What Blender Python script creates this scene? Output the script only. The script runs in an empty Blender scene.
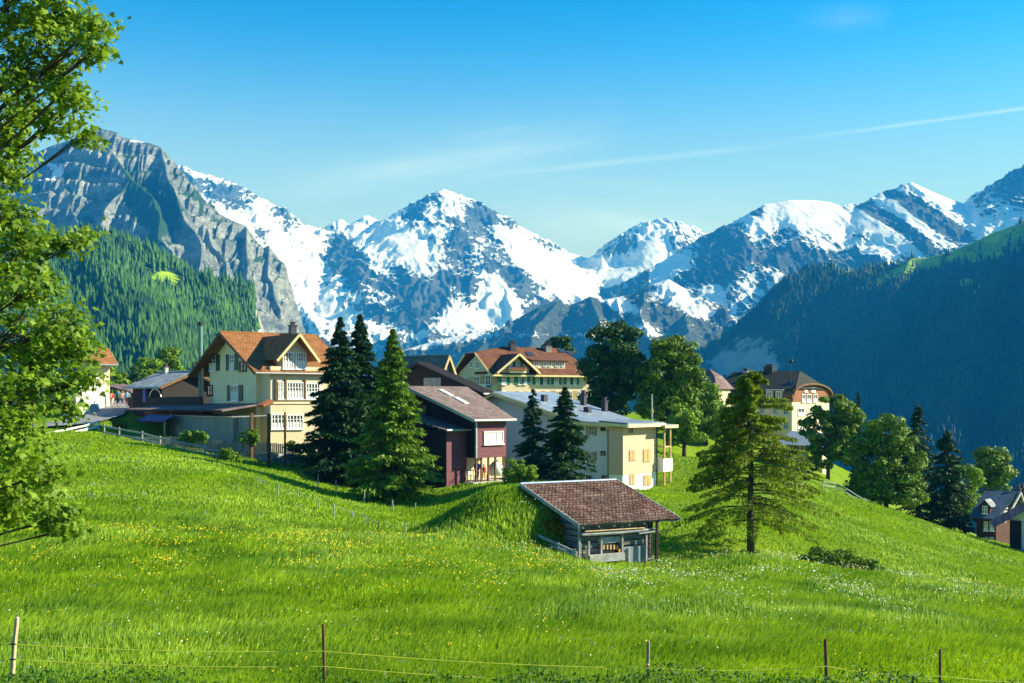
import bpy, math, random
import numpy as np
from mathutils import Vector, Matrix

# ------------------------------------------------------------------ camera, sky, sun, exposure
scn = bpy.context.scene
COL = scn.collection
R = math.radians
FPX = 40.0/36.0*1024.0          # focal length in picture units
HZ = 400.0                      # picture row of the eye-level horizon
cam_d = bpy.data.cameras.new('camera')
cam = bpy.data.objects.new('camera', cam_d); COL.objects.link(cam)
cam_d.lens = 40.0; cam_d.sensor_width = 36.0
cam_d.clip_start = 0.1; cam_d.clip_end = 60000
cam.location = (0, 0, 0); cam.rotation_euler = (R(90), 0, 0)
cam_d.shift_y = (HZ-341.5)/1024.0
scn.camera = cam

SUN_EL, SUN_AZ = 29.0, 84.0     # azimuth clockwise from +Y (view direction) towards +X
world = bpy.data.worlds.new('World'); scn.world = world; world.use_nodes = True
wn = world.node_tree; wn.nodes.clear()
def N(nt, typ, **kw):
    n = nt.nodes.new(typ)
    ins = kw.pop('ins', {})
    for k, v in kw.items(): setattr(n, k, v)
    for k, v in ins.items():
        if isinstance(v, bpy.types.NodeSocket): nt.links.new(v, n.inputs[k])
        else: n.inputs[k].default_value = v
    return n
def M_(nt, op, a, b=None, c=None, clamp=False):
    n = nt.nodes.new('ShaderNodeMath'); n.operation = op; n.use_clamp = clamp
    for i, v in enumerate((a, b, c)):
        if v is None: continue
        if isinstance(v, bpy.types.NodeSocket): nt.links.new(v, n.inputs[i])
        else: n.inputs[i].default_value = v
    return n.outputs[0]
def MIX(nt, fac, a, b, blend='MIX'):
    n = nt.nodes.new('ShaderNodeMix'); n.data_type = 'RGBA'; n.blend_type = blend
    for i, v in ((0, fac), (6, a), (7, b)):
        if isinstance(v, bpy.types.NodeSocket): nt.links.new(v, n.inputs[i])
        else:
            if i and len(v) == 3: v = (*v, 1)
            n.inputs[i].default_value = v
    return n.outputs[2]
sky = N(wn, 'ShaderNodeTexSky', sky_type='NISHITA')
sky.sun_disc = False
sky.sun_elevation = R(SUN_EL); sky.sun_rotation = R(SUN_AZ)
sky.altitude = 1300; sky.air_density = 1.1; sky.dust_density = 0.35; sky.ozone_density = 2.0
gm = N(wn, 'ShaderNodeGamma', ins={'Color': MIX(wn, 1.0, sky.outputs[0], (0.25, 0.25, 0.25), 'MULTIPLY'), 'Gamma': 1.75})
hs = N(wn, 'ShaderNodeHueSaturation', ins={'Hue': 0.492, 'Saturation': 1.85, 'Value': 2.7, 'Color': gm.outputs[0]})
tc = N(wn, 'ShaderNodeTexCoord')
sp = N(wn, 'ShaderNodeSeparateXYZ', ins={0: tc.outputs['Generated']})
yy = M_(wn, 'MAXIMUM', sp.outputs[1], 0.05)
su = M_(wn, 'DIVIDE', sp.outputs[0], yy); sv = M_(wn, 'DIVIDE', sp.outputs[2], yy)
def streak(u0, v0, u1, v1, w, fade):
    L = math.hypot(u1-u0, v1-v0); dx, dy = (u1-u0)/L, (v1-v0)/L
    a = M_(wn, 'ADD', M_(wn, 'MULTIPLY', M_(wn, 'SUBTRACT', su, u0), dx), M_(wn, 'MULTIPLY', M_(wn, 'SUBTRACT', sv, v0), dy))
    b = M_(wn, 'ADD', M_(wn, 'MULTIPLY', M_(wn, 'SUBTRACT', su, u0), -dy), M_(wn, 'MULTIPLY', M_(wn, 'SUBTRACT', sv, v0), dx))
    cv = N(wn, 'ShaderNodeCombineXYZ', ins={0: M_(wn, 'MULTIPLY', a, 1.0), 1: M_(wn, 'MULTIPLY', b, 7.0), 2: 0.3})
    nz = N(wn, 'ShaderNodeTexNoise', ins={'Vector': cv.outputs[0], 'Scale': 9.0, 'Detail': 6.0, 'Roughness': 0.6})
    wob = N(wn, 'ShaderNodeTexNoise', ins={'Vector': cv.outputs[0], 'Scale': 3.0, 'Detail': 2.0})
    b2 = M_(wn, 'ADD', b, M_(wn, 'MULTIPLY', M_(wn, 'SUBTRACT', wob.outputs[0], 0.5), w*2.2))
    g = M_(wn, 'POWER', 2.718, M_(wn, 'MULTIPLY', M_(wn, 'POWER', M_(wn, 'DIVIDE', b2, w), 2.0), -1.0))
    e0 = M_(wn, 'DIVIDE', a, fade, clamp=True); e1 = M_(wn, 'DIVIDE', M_(wn, 'SUBTRACT', L, a), fade, clamp=True)
    n1 = M_(wn, 'MULTIPLY', M_(wn, 'SUBTRACT', nz.outputs[0], 0.22), 2.0, clamp=True)
    return M_(wn, 'MULTIPLY', M_(wn, 'MULTIPLY', g, n1), M_(wn, 'MULTIPLY', e0, e1))
def uv(px, py): return (px-512)/FPX, (HZ-py)/FPX
s1 = M_(wn, 'MULTIPLY', streak(*uv(740, 146.5), *uv(1250, 78), 0.0016, 0.16), 0.36)
s2 = M_(wn, 'MULTIPLY', streak(*uv(450, 179), *uv(800, 143), 0.0026, 0.10), 0.24)
s3 = M_(wn, 'MULTIPLY', streak(*uv(240, 196), *uv(640, 130), 0.020, 0.15), 0.36)
s4 = M_(wn, 'MULTIPLY', streak(*uv(790, 22), *uv(900, 12), 0.012, 0.05), 0.14)
s5 = M_(wn, 'MULTIPLY', streak(*uv(470, 215), *uv(800, 235), 0.028, 0.12), 0.42)
cl = M_(wn, 'ADD', M_(wn, 'ADD', M_(wn, 'ADD', s1, s2), M_(wn, 'ADD', s3, s4)), s5, clamp=True)
elev = M_(wn, 'MAXIMUM', sp.outputs[2], 0.0)
pale = M_(wn, 'MULTIPLY', M_(wn, 'POWER', 2.718, M_(wn, 'MULTIPLY', M_(wn, 'POWER', M_(wn, 'DIVIDE', elev, 0.235), 4.0), -1.0)), 0.95)
skc = MIX(wn, cl, MIX(wn, pale, hs.outputs[0], (2.15, 2.30, 1.85)), (3.4, 3.8, 3.8))
bg = N(wn, 'ShaderNodeBackground', ins={'Color': skc, 'Strength': 0.12})
wo = N(wn, 'ShaderNodeOutputWorld', ins={'Surface': bg.outputs[0]})

sun_d = bpy.data.lights.new('sun', 'SUN'); sun_d.energy = 4.6; sun_d.angle = R(0.5); sun_d.color = (1.0, 0.93, 0.80)
sun = bpy.data.objects.new('sun', sun_d); COL.objects.link(sun)
SV = Vector((math.sin(R(SUN_AZ))*math.cos(R(SUN_EL)), math.cos(R(SUN_AZ))*math.cos(R(SUN_EL)), math.sin(R(SUN_EL))))
sun.rotation_euler = SV.to_track_quat('Z', 'Y').to_euler()
sun.location = (60, 0, 60)
vs = scn.view_settings
scn.display_settings.display_device = 'sRGB'
vs.view_transform = 'Standard'; vs.look = 'None'; vs.exposure = 1.4; vs.gamma = 1.0; vs.use_curve_mapping = False
scn.render.engine = 'CYCLES'
scn.cycles.max_bounces = 6; scn.cycles.diffuse_bounces = 3; scn.cycles.glossy_bounces = 2
scn.cycles.transmission_bounces = 3; scn.cycles.transparent_max_bounces = 8; scn.cycles.volume_bounces = 0
scn.cycles.use_adaptive_sampling = True
HAZE_D = 1.35e-4
HAZE_COL = (0.015, 0.31, 1.0)

# ------------------------------------------------------------------ helpers
rng = np.random.default_rng(7)
random.seed(7)
def V(px, py, Y): return Vector(((px-512)/FPX*Y, Y, (HZ-py)/FPX*Y))
def XA(px, Y): return (px-512)/FPX*Y
def ZA(py, Y): return (HZ-py)/FPX*Y

def tag(o, label=None, cat=None, group=None, kind=None):
    if label: o['label'] = label
    if cat: o['category'] = cat
    if group: o['group'] = group
    if kind: o['kind'] = kind
    return o
def link(name, me, mat=None, parent=None):
    me.name = name
    o = bpy.data.objects.new(name, me); COL.objects.link(o)
    if mat is not None:
        for m in (mat if isinstance(mat, (list, tuple)) else [mat]): me.materials.append(m)
    if parent is not None: o.parent = parent
    return o
def empty(name, loc, rz=0, label=None, cat=None, group=None):
    o = bpy.data.objects.new(name, None); COL.objects.link(o)
    o.empty_display_size = 0.3
    o.location = loc; o.rotation_euler = (0, 0, rz)
    return tag(o, label, cat, group)
def fast_mesh(name, verts, faces, smooth=False, attrs=None, matidx=None):
    """verts (n,3); faces (m,k) array of constant k"""
    me = bpy.data.meshes.new(name)
    verts = np.ascontiguousarray(verts, dtype=np.float32); faces = np.ascontiguousarray(faces, dtype=np.int32)
    m, k = faces.shape
    me.vertices.add(len(verts)); me.vertices.foreach_set('co', verts.ravel())
    me.loops.add(m*k); me.loops.foreach_set('vertex_index', faces.ravel())
    me.polygons.add(m); me.polygons.foreach_set('loop_start', np.arange(0, m*k, k, dtype=np.int32))
    try: me.polygons.foreach_set('loop_total', np.full(m, k, dtype=np.int32))
    except Exception: pass
    if matidx is not None: me.polygons.foreach_set('material_index', np.ascontiguousarray(matidx, dtype=np.int32))
    me.update(calc_edges=True)
    if smooth: me.polygons.foreach_set('use_smooth', np.ones(m, dtype=bool))
    for an, av in (attrs or {}).items():
        a = me.attributes.new(an, 'FLOAT', 'POINT'); a.data.foreach_set('value', np.ascontiguousarray(av, dtype=np.float32).ravel())
    me.validate(clean_customdata=False) if False else None
    return me
def grid_faces(nx, ny):
    i = np.arange(nx-1); j = np.arange(ny-1)
    J, I = np.meshgrid(j, i, indexing='ij')
    a = (J*nx+I).ravel()
    return np.stack([a, a+1, a+nx+1, a+nx], 1)

# numpy gradient noise
def _h(ix, iy, s):
    h = (ix.astype(np.int64)*374761393 + iy.astype(np.int64)*668265263 + s*982451653) & 0xffffffff
    h = ((h ^ (h >> 13))*1274126177) & 0xffffffff
    return (h ^ (h >> 16)) & 0xffff
def pn(x, y, s=0):
    ix = np.floor(x); iy = np.floor(y); fx = x-ix; fy = y-iy
    u = fx*fx*fx*(fx*(fx*6-15)+10); v = fy*fy*fy*(fy*(fy*6-15)+10)
    def g(dx, dy):
        a = _h(ix+dx, iy+dy, s)*(2*math.pi/65536.0)
        return np.cos(a)*(fx-dx)+np.sin(a)*(fy-dy)
    a = g(0, 0); b = g(1, 0); c = g(0, 1); d = g(1, 1)
    return ((a+(b-a)*u)+((c+(d-c)*u)-(a+(b-a)*u))*v)*1.5
def fbm(x, y, o=5, s=0, g=0.5):
    r = np.zeros_like(x); a = 1.0; t = 0
    for i in range(o):
        r += a*pn(x, y, s+i*17); t += a; a *= g; x = x*2.03+3.1; y = y*2.03+1.7
    return r/t
def ridged(x, y, o=5, s=0, g=0.55):
    r = np.zeros_like(x); a = 1.0; t = 0; w = np.ones_like(x)
    for i in range(o):
        n = 1-np.abs(pn(x, y, s+i*31))*1.6; n = np.clip(n, 0, 1)**2
        r += a*n*w; t += a; w = np.clip(n*1.6, 0, 1); a *= g; x = x*2.07+5.2; y = y*2.07+1.3
    return r/t
def sstep(a, b, x): t = np.clip((x-a)/(b-a), 0, 1); return t*t*(3-2*t)

# ------------------------------------------------------------------ materials
MATS = {}
def newmat(name):
    m = bpy.data.materials.new(name); m.use_nodes = True
    nt = m.node_tree; nt.nodes.clear()
    out = N(nt, 'ShaderNodeOutputMaterial'); b = N(nt, 'ShaderNodeBsdfPrincipled')
    nt.links.new(b.outputs[0], out.inputs[0])
    MATS[name] = m
    return m, nt, b
def c3(c): return (c[0], c[1], c[2], 1.0)
def noise_mat(name, c1, c2, scale=3.0, rough=0.8, detail=5.0, bump=0.0, bscale=20.0, stretch=(1, 1, 1), c_spot=None, spot=(0.62, 0.72), sscale=2.0, spec=0.3, metal=0.0):
    """two-tone noise material in object space, optional third tone in patches, optional bump"""
    m, nt, b = newmat(name)
    tc = N(nt, 'ShaderNodeTexCoord')
    mp = N(nt, 'ShaderNodeMapping', ins={0: tc.outputs['Object'], 'Scale': stretch})
    n1 = N(nt, 'ShaderNodeTexNoise', ins={'Vector': mp.outputs[0], 'Scale': scale, 'Detail': detail, 'Roughness': 0.6})
    f = N(nt, 'ShaderNodeMapRange', ins={0: n1.outputs[0], 1: 0.32, 2: 0.68})
    c = MIX(nt, f.outputs[0], c3(c1), c3(c2))
    if c_spot:
        n2 = N(nt, 'ShaderNodeTexNoise', ins={'Vector': mp.outputs[0], 'Scale': sscale, 'Detail': 6.0, 'Roughness': 0.65})
        f2 = N(nt, 'ShaderNodeMapRange', ins={0: n2.outputs[0], 1: spot[0], 2: spot[1]})
        c = MIX(nt, f2.outputs[0], c, c3(c_spot))
    nt.links.new(c, b.inputs['Base Color'])
    b.inputs['Roughness'].default_value = rough; b.inputs['Specular IOR Level'].default_value = spec; b.inputs['Metallic'].default_value = metal
    if bump:
        n3 = N(nt, 'ShaderNodeTexNoise', ins={'Vector': mp.outputs[0], 'Scale': bscale, 'Detail': 4.0})
        bp = N(nt, 'ShaderNodeBump', ins={'Height': n3.outputs[0], 'Strength': bump, 'Distance': 0.05})
        nt.links.new(bp.outputs[0], b.inputs['Normal'])
    return m

# ------------------------------------------------------------------ near terrain: thin-plate surface through surveyed points
CP = []   # (X, Y, Z)
def cpp(px, py, Y): CP.append((XA(px, Y), Y, ZA(py, Y)))
for X in (-14, -5, 5, 14): CP.append((X, 0.5, -1.75))
for X in (-14, -5, 5, 14): CP.append((X, 8, -3.25))
for px in (-150, 100, 400, 700): cpp(px, 683, 18)
cpp(1024, 690, 18); cpp(1200, 700, 18)
for px, py in ((-150, 605), (0, 600), (250, 600), (500, 603), (750, 612), (1024, 634), (1250, 655)): cpp(px, py, 28)
for px, py, Y in ((-120, 545, 40), (0, 545, 40), (250, 545, 41), (420, 545, 42), (520, 560, 42), (575, 574, 41), (650, 582, 41), (750, 559, 44), (850, 578, 42), (940, 588, 41), (1024, 597, 40), (1200, 620, 38)): cpp(px, py, Y)
for px, py, Y in ((750, 566, 52), (751, 561, 54), (850, 592, 49), (1024, 606, 49), (1200, 620, 48), (650, 563, 50), (596, 570, 45), (640, 572, 45.5)): cpp(px, py, Y)
# left slope up to the road
for px, py, Y in ((-200, 500, 56), (0, 497, 56), (120, 492, 56), (200, 492, 58), (-150, 447, 82), (0, 449, 78), (60, 441, 84), (110, 434, 90), (150, 444, 84), (215, 462, 76), (245, 476, 68),
                  (262, 484, 62), (319, 511, 56), (365, 525, 52), (400, 538, 49), (452, 538, 48)): cpp(px, py, Y)
# hollow behind it
for px, py, Y in ((240, 464, 84), (300, 474, 82), (319, 488, 79), (364, 504, 74), (395, 513, 70), (430, 517, 66), (440, 512, 72), (350, 485, 86), (400, 492, 86)): cpp(px, py, Y)
# mound
for px, py, Y in ((500, 486, 62), (535, 490, 60), (470, 497, 62), (445, 520, 58), (480, 530, 51), (530, 535, 48), (560, 512, 56), (520, 510, 55), (470, 515, 55)): cpp(px, py, Y)
# village platform
for px, py, Y in ((430, 490, 84), (490, 483, 80), (540, 480, 74), (570, 487, 74), (600, 496, 88), (660, 492, 90), (600, 520, 58), (680, 508, 66), (692, 462, 108), (690, 447, 125),
                  (715, 525, 58), (740, 500, 72), (740, 460, 98), (800, 520, 68), (820, 488, 96), (900, 514, 98), (900, 545, 68), (970, 538, 100), (970, 566, 70), (1024, 549, 102), (1024, 573, 72), (1150, 585, 104), (1200, 605, 70)): cpp(px, py, Y)
for px, py, Y in ((160, 446, 92), (220, 450, 92), (280, 456, 92), (270, 440, 105), (115, 409, 120), (60, 415, 118), (-100, 425, 110), (170, 412, 125), (-100, 415, 160), (110, 402, 150), (280, 425, 130), (400, 440, 110),
                  (520, 425, 112), (520, 412, 140), (600, 420, 130), (700, 425, 140), (780, 455, 130), (850, 490, 120), (830, 462, 150), (950, 545, 125), (1024, 570, 130), (1150, 600, 140), (300, 415, 170), (520, 415, 180), (760, 460, 190), (1000, 590, 190), (0, 400, 200)): cpp(px, py, Y)
CP = np.array(CP)
def _tps_fit(P):
    n = len(P); d = np.hypot(P[:, None, 0]-P[None, :, 0], P[:, None, 1]-P[None, :, 1])
    Kk = np.where(d > 0, d*d*np.log(d+1e-9), 0) + np.eye(n)*2.0
    A = np.zeros((n+3, n+3)); A[:n, :n] = Kk; A[:n, n] = 1; A[:n, n+1] = P[:, 0]; A[:n, n+2] = P[:, 1]; A[n:, :n] = A[:n, n:].T
    return np.linalg.solve(A, np.concatenate([P[:, 2], np.zeros(3)]))
_W = _tps_fit(CP)
def hgt(X, Y):
    X = np.asarray(X, float); Y = np.asarray(Y, float); sh = np.broadcast(X, Y).shape
    X = np.broadcast_to(X, sh).ravel(); Y = np.broadcast_to(Y, sh).ravel()
    xx = np.clip(X, -120, 120); ycl = np.clip(Y, -5, 195)
    out = np.full(X.shape, _W[-3]) + _W[-2]*xx + _W[-1]*ycl
    for i in range(len(CP)):
        d2 = (xx-CP[i, 0])**2+(ycl-CP[i, 1])**2
        out += _W[i]*0.5*d2*np.log(d2+1e-9)
    # the mound banked against the hay shed's left wall
    sa = (X-XA(578, 46))*math.cos(R(30))+(Y-46)*math.sin(R(30)); sb_ = -(X-XA(578, 46))*math.sin(R(30))+(Y-46)*math.cos(R(30))
    w = sstep(-5.2, -0.7, sa)*(sa < 0.05)*sstep(0.3, 1.9, sb_)*sstep(9.5, 4.5, sb_)
    w = np.where(sb_ > 4.6, sstep(-5.2, -0.7, sa)*sstep(5.0, 1.5, sa)*sstep(9.5, 4.6, sb_), w)
    zt = -5.0+0.29*np.clip(sb_, 0, 4.2)-0.22
    out = out*(1-w)+np.maximum(zt, out)*w
    out += 0.10*fbm(X*0.16, Y*0.16, 3, 5)*sstep(6, 14, Y)
    # fall to the valley floor beyond the village and out to the sides
    far = np.maximum(sstep(175, 800, Y), sstep(110, 700, np.abs(X)))
    far = np.maximum(far, sstep(20, 400, -Y)*0.4)
    out = out*(1-far) + (-420)*far
    return out.reshape(sh)
def gz(X, Y): return float(hgt(np.array([X]), np.array([Y]))[0])
def gp(px, Y): 
    X = XA(px, Y); return Vector((X, Y, gz(X, Y)))
def hit_ground(px, py, y0=16, y1=190):
    Y = np.linspace(y0, y1, 3000); z = hgt((px-512)/FPX*Y, Y); ray = (HZ-py)/FPX*Y
    k = np.nonzero(z >= ray)[0]
    if not len(k): return gp(px, 100)
    Yk = float(Y[k[0]]); return gp(px, Yk)

def spaced(lo, hi, d0, g, far):
    """coordinates from 0 outwards with spacing growing from d0"""
    a = [0.0]; d = d0
    while a[-1] < far:
        a.append(a[-1]+d)
        if a[-1] > hi: d *= g
    return a
ys = [y for y in spaced(0, 120, 0.45, 1.09, 6800)]
ys = sorted([-v for v in spaced(0, 10, 1.5, 1.5, 1200)[1:]] + ys)
xs = spaced(0, 65, 0.5, 1.10, 4600); xs = sorted([-v for v in xs[1:]]+xs)
xs = np.array(xs); ys = np.array(ys)
GX, GY = np.meshgrid(xs, ys); GZ = hgt(GX, GY)

m, nt, b = newmat('meadow_ground')
tc = N(nt, 'ShaderNodeTexCoord')
n1 = N(nt, 'ShaderNodeTexNoise', ins={'Vector': tc.outputs['Object'], 'Scale': 0.12, 'Detail': 5.0, 'Roughness': 0.6})
n2 = N(nt, 'ShaderNodeTexNoise', ins={'Vector': tc.outputs['Object'], 'Scale': 2.6, 'Detail': 6.0, 'Roughness': 0.75})
n3 = N(nt, 'ShaderNodeTexNoise', ins={'Vector': tc.outputs['Object'], 'Scale': 22.0, 'Detail': 4.0, 'Roughness': 0.7})
r1 = N(nt, 'ShaderNodeMapRange', ins={0: n1.outputs[0], 1: 0.35, 2: 0.65})
c = MIX(nt, r1.outputs[0], (0.14, 0.27, 0.008), (0.27, 0.40, 0.012))
r2 = N(nt, 'ShaderNodeMapRange', ins={0: n2.outputs[0], 1: 0.38, 2: 0.62})
c = MIX(nt, r2.outputs[0], MIX(nt, 1.0, c, (0.55, 0.66, 0.6), 'MULTIPLY'), c)
r3 = N(nt, 'ShaderNodeMapRange', ins={0: n3.outputs[0], 1: 0.3, 2: 0.7, 3: 0.55, 4: 1.15})
c = MIX(nt, 1.0, c, N(nt, 'ShaderNodeCombineColor', ins={0: r3.outputs[0], 1: r3.outputs[0], 2: r3.outputs[0]}).outputs[0], 'MULTIPLY')
nt.links.new(c, b.inputs['Base Color']); b.inputs['Roughness'].default_value = 0.9; b.inputs['Specular IOR Level'].default_value = 0.1
hh = M_(nt, 'ADD', M_(nt, 'MULTIPLY', n2.outputs[0], 0.25), M_(nt, 'MULTIPLY', n3.outputs[0], 0.10))
bp = N(nt, 'ShaderNodeBump', ins={'Height': hh, 'Strength': 0.8, 'Distance': 0.6})
nt.links.new(bp.outputs[0], b.inputs['Normal'])
ground = link('ground', fast_mesh('ground', np.stack([GX, GY, GZ], -1).reshape(-1, 3), grid_faces(len(xs), len(ys)), smooth=True), m)
tag(ground, kind='structure')

# ------------------------------------------------------------------ mountains
def tents(X, Y, lines, warp=None):
    """union of ridges: every ridge line (X,Y,Z) falls away on both sides"""
    out = np.full(X.shape, -2000.0)
    near = np.full(X.shape, 1e9)
    for pts, k, p in lines:
        for (ax, ay, az), (bx, by, bz) in zip(pts[:-1], pts[1:]):
            dx, dy = bx-ax, by-ay; L2 = dx*dx+dy*dy+1e-6
            t = np.clip(((X-ax)*dx+(Y-ay)*dy)/L2, 0, 1)
            d = np.hypot(X-ax-t*dx, Y-ay-t*dy)
            z = az+t*(bz-az) - k*d**p*(100.0**(1-p))
            out = np.maximum(out, z); near = np.minimum(near, d)
    return out, near
def ln(pts, k=0.9, p=1.0):
    """pts of (px, py, Y)"""
    return ([tuple(V(*q)) for q in pts], k, p)
def px_of(X, Y): return 512+FPX*X/np.maximum(Y, 1)
def py_of(Z, Y): return HZ-FPX*Z/np.maximum(Y, 1)
def blob(PX, PY, x, y, rx, ry, a=0.0):
    ca, sa = math.cos(R(a)), math.sin(R(a))
    u = ((PX-x)*ca+(PY-y)*sa)/rx; v = (-(PX-x)*sa+(PY-y)*ca)/ry
    return np.exp(-(u*u+v*v)**1.5)
def slope_nz(X, Y, Z):
    gy, gx = np.gradient(Z, Y[:, 0], X[0, :])
    return 1/np.sqrt(1+gx*gx+gy*gy), gx, gy

def mountain(name, xr, yr, nx, ny, f, mat, kind='structure'):
    x = np.linspace(*xr, nx); y = np.linspace(*yr, ny)
    X, Y = np.meshgrid(x, y)
    Z, attrs = f(X, Y)
    me = fast_mesh(name, np.stack([X, Y, Z], -1).reshape(-1, 3), grid_faces(nx, ny), smooth=True, attrs=attrs)
    o = link(name, me, mat); tag(o, kind=kind); return o, X, Y, Z

def rock_mat(name, rock1, rock2, snow, green=None, sc=1.0):
    m, nt, b = newmat(name)
    tc = N(nt, 'ShaderNodeTexCoord')
    mp = N(nt, 'ShaderNodeMapping', ins={0: tc.outputs['Object'], 'Scale': (sc, sc, sc*2.2)})
    n1 = N(nt, 'ShaderNodeTexNoise', ins={'Vector': mp.outputs[0], 'Scale': 0.006, 'Detail': 8.0, 'Roughness': 0.7})
    n2 = N(nt, 'ShaderNodeTexNoise', ins={'Vector': mp.outputs[0], 'Scale': 0.04, 'Detail': 8.0, 'Roughness': 0.85})
    r1 = N(nt, 'ShaderNodeMapRange', ins={0: n1.outputs[0], 1: 0.35, 2: 0.65})
    c = MIX(nt, r1.outputs[0], c3(rock1), c3(rock2))
    r2 = N(nt, 'ShaderNodeMapRange', ins={0: n2.outputs[0], 1: 0.34, 2: 0.66, 3: 0.3, 4: 1.75})
    c = MIX(nt, 1.0, c, N(nt, 'ShaderNodeCombineColor', ins={0: r2.outputs[0], 1: r2.outputs[0], 2: r2.outputs[0]}).outputs[0], 'MULTIPLY')
    if green:
        ag = N(nt, 'ShaderNodeAttribute', attribute_name='green')
        g = M_(nt, 'ADD', ag.outputs['Fac'], M_(nt, 'MULTIPLY', M_(nt, 'SUBTRACT', n2.outputs[0], 0.5), 0.9))
        g = N(nt, 'ShaderNodeMapRange', ins={0: g, 1: 0.42, 2: 0.58})
        c = MIX(nt, g.outputs[0], c, c3(green))
    asn = N(nt, 'ShaderNodeAttribute', attribute_name='snow')
    s = M_(nt, 'ADD', asn.outputs['Fac'], M_(nt, 'MULTIPLY', M_(nt, 'SUBTRACT', n2.outputs[0], 0.5), 1.5))
    s = N(nt, 'ShaderNodeMapRange', ins={0: s, 1: 0.46, 2: 0.54})
    c = MIX(nt, s.outputs[0], c, c3(snow))
    nt.links.new(c, b.inputs['Base Color']); b.inputs['Roughness'].default_value = 0.85; b.inputs['Specular IOR Level'].default_value = 0.1
    hb = M_(nt, 'MULTIPLY', M_(nt, 'SUBTRACT', 1.0, M_(nt, 'MULTIPLY', s.outputs[0], 0.85)), n2.outputs[0])
    bp = N(nt, 'ShaderNodeBump', ins={'Height': hb, 'Strength': 0.9, 'Distance': 34.0/sc})
    nt.links.new(bp.outputs[0], b.inputs['Normal'])
    return m
SNOW = (0.86, 0.88, 0.92)
mat_far = rock_mat('far_rock', (0.035, 0.05, 0.065), (0.15, 0.175, 0.19), SNOW)
mat_mid = rock_mat('mid_rock', (0.05, 0.07, 0.07), (0.16, 0.19, 0.17), SNOW, green=(0.045, 0.085, 0.025))
mat_cliff = rock_mat('cliff_rock', (0.09, 0.12, 0.135), (0.50, 0.53, 0.50), SNOW, green=(0.045, 0.11, 0.025), sc=1.8)

SKY_C = [(100,150),(150,158),(171,163),(184,164),(199,171),(222,176),(243,185),(254,192),(266,204),(275,215),(285,224),(305,223),(318,226),(331,223),(340,217),(348,222),(355,223),(368,213),(378,218),(387,220),(399,216),(408,211),(416,207),(421,199),(427,193),(435,190),(443,187),(457,191),(475,198),(486,208),(495,217),(510,223),(528,229),(548,238),(563,248),(593,253),(614,251),(625,239),(640,221),(652,218),(663,215),(675,219),(684,221),(693,224),(704,233),(720,246),(760,270),(820,300)]
SNOW_C = ((395,245,52,20,12,.7),(600,268,70,16,0,.9),(640,245,20,20,-40,.25),(300,250,26,20,35,.35),(445,205,16,15,50,.25),(325,290,60,16,38,.35),(330,318,46,11,30,.35),(495,300,24,30,50,.55),
              (470,322,40,12,0,.5),(545,318,40,8,-10,.4),(655,252,16,22,40,.5),(540,262,40,10,12,.5),(520,242,30,8,25,.25),(205,195,16,26,-30,.25),(250,222,20,26,-40,.35),(268,262,20,30,-60,.35),(400,330,70,12,15,.3),(575,290,22,10,0,.5),(425,275,14,10,0,.3))
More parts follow.
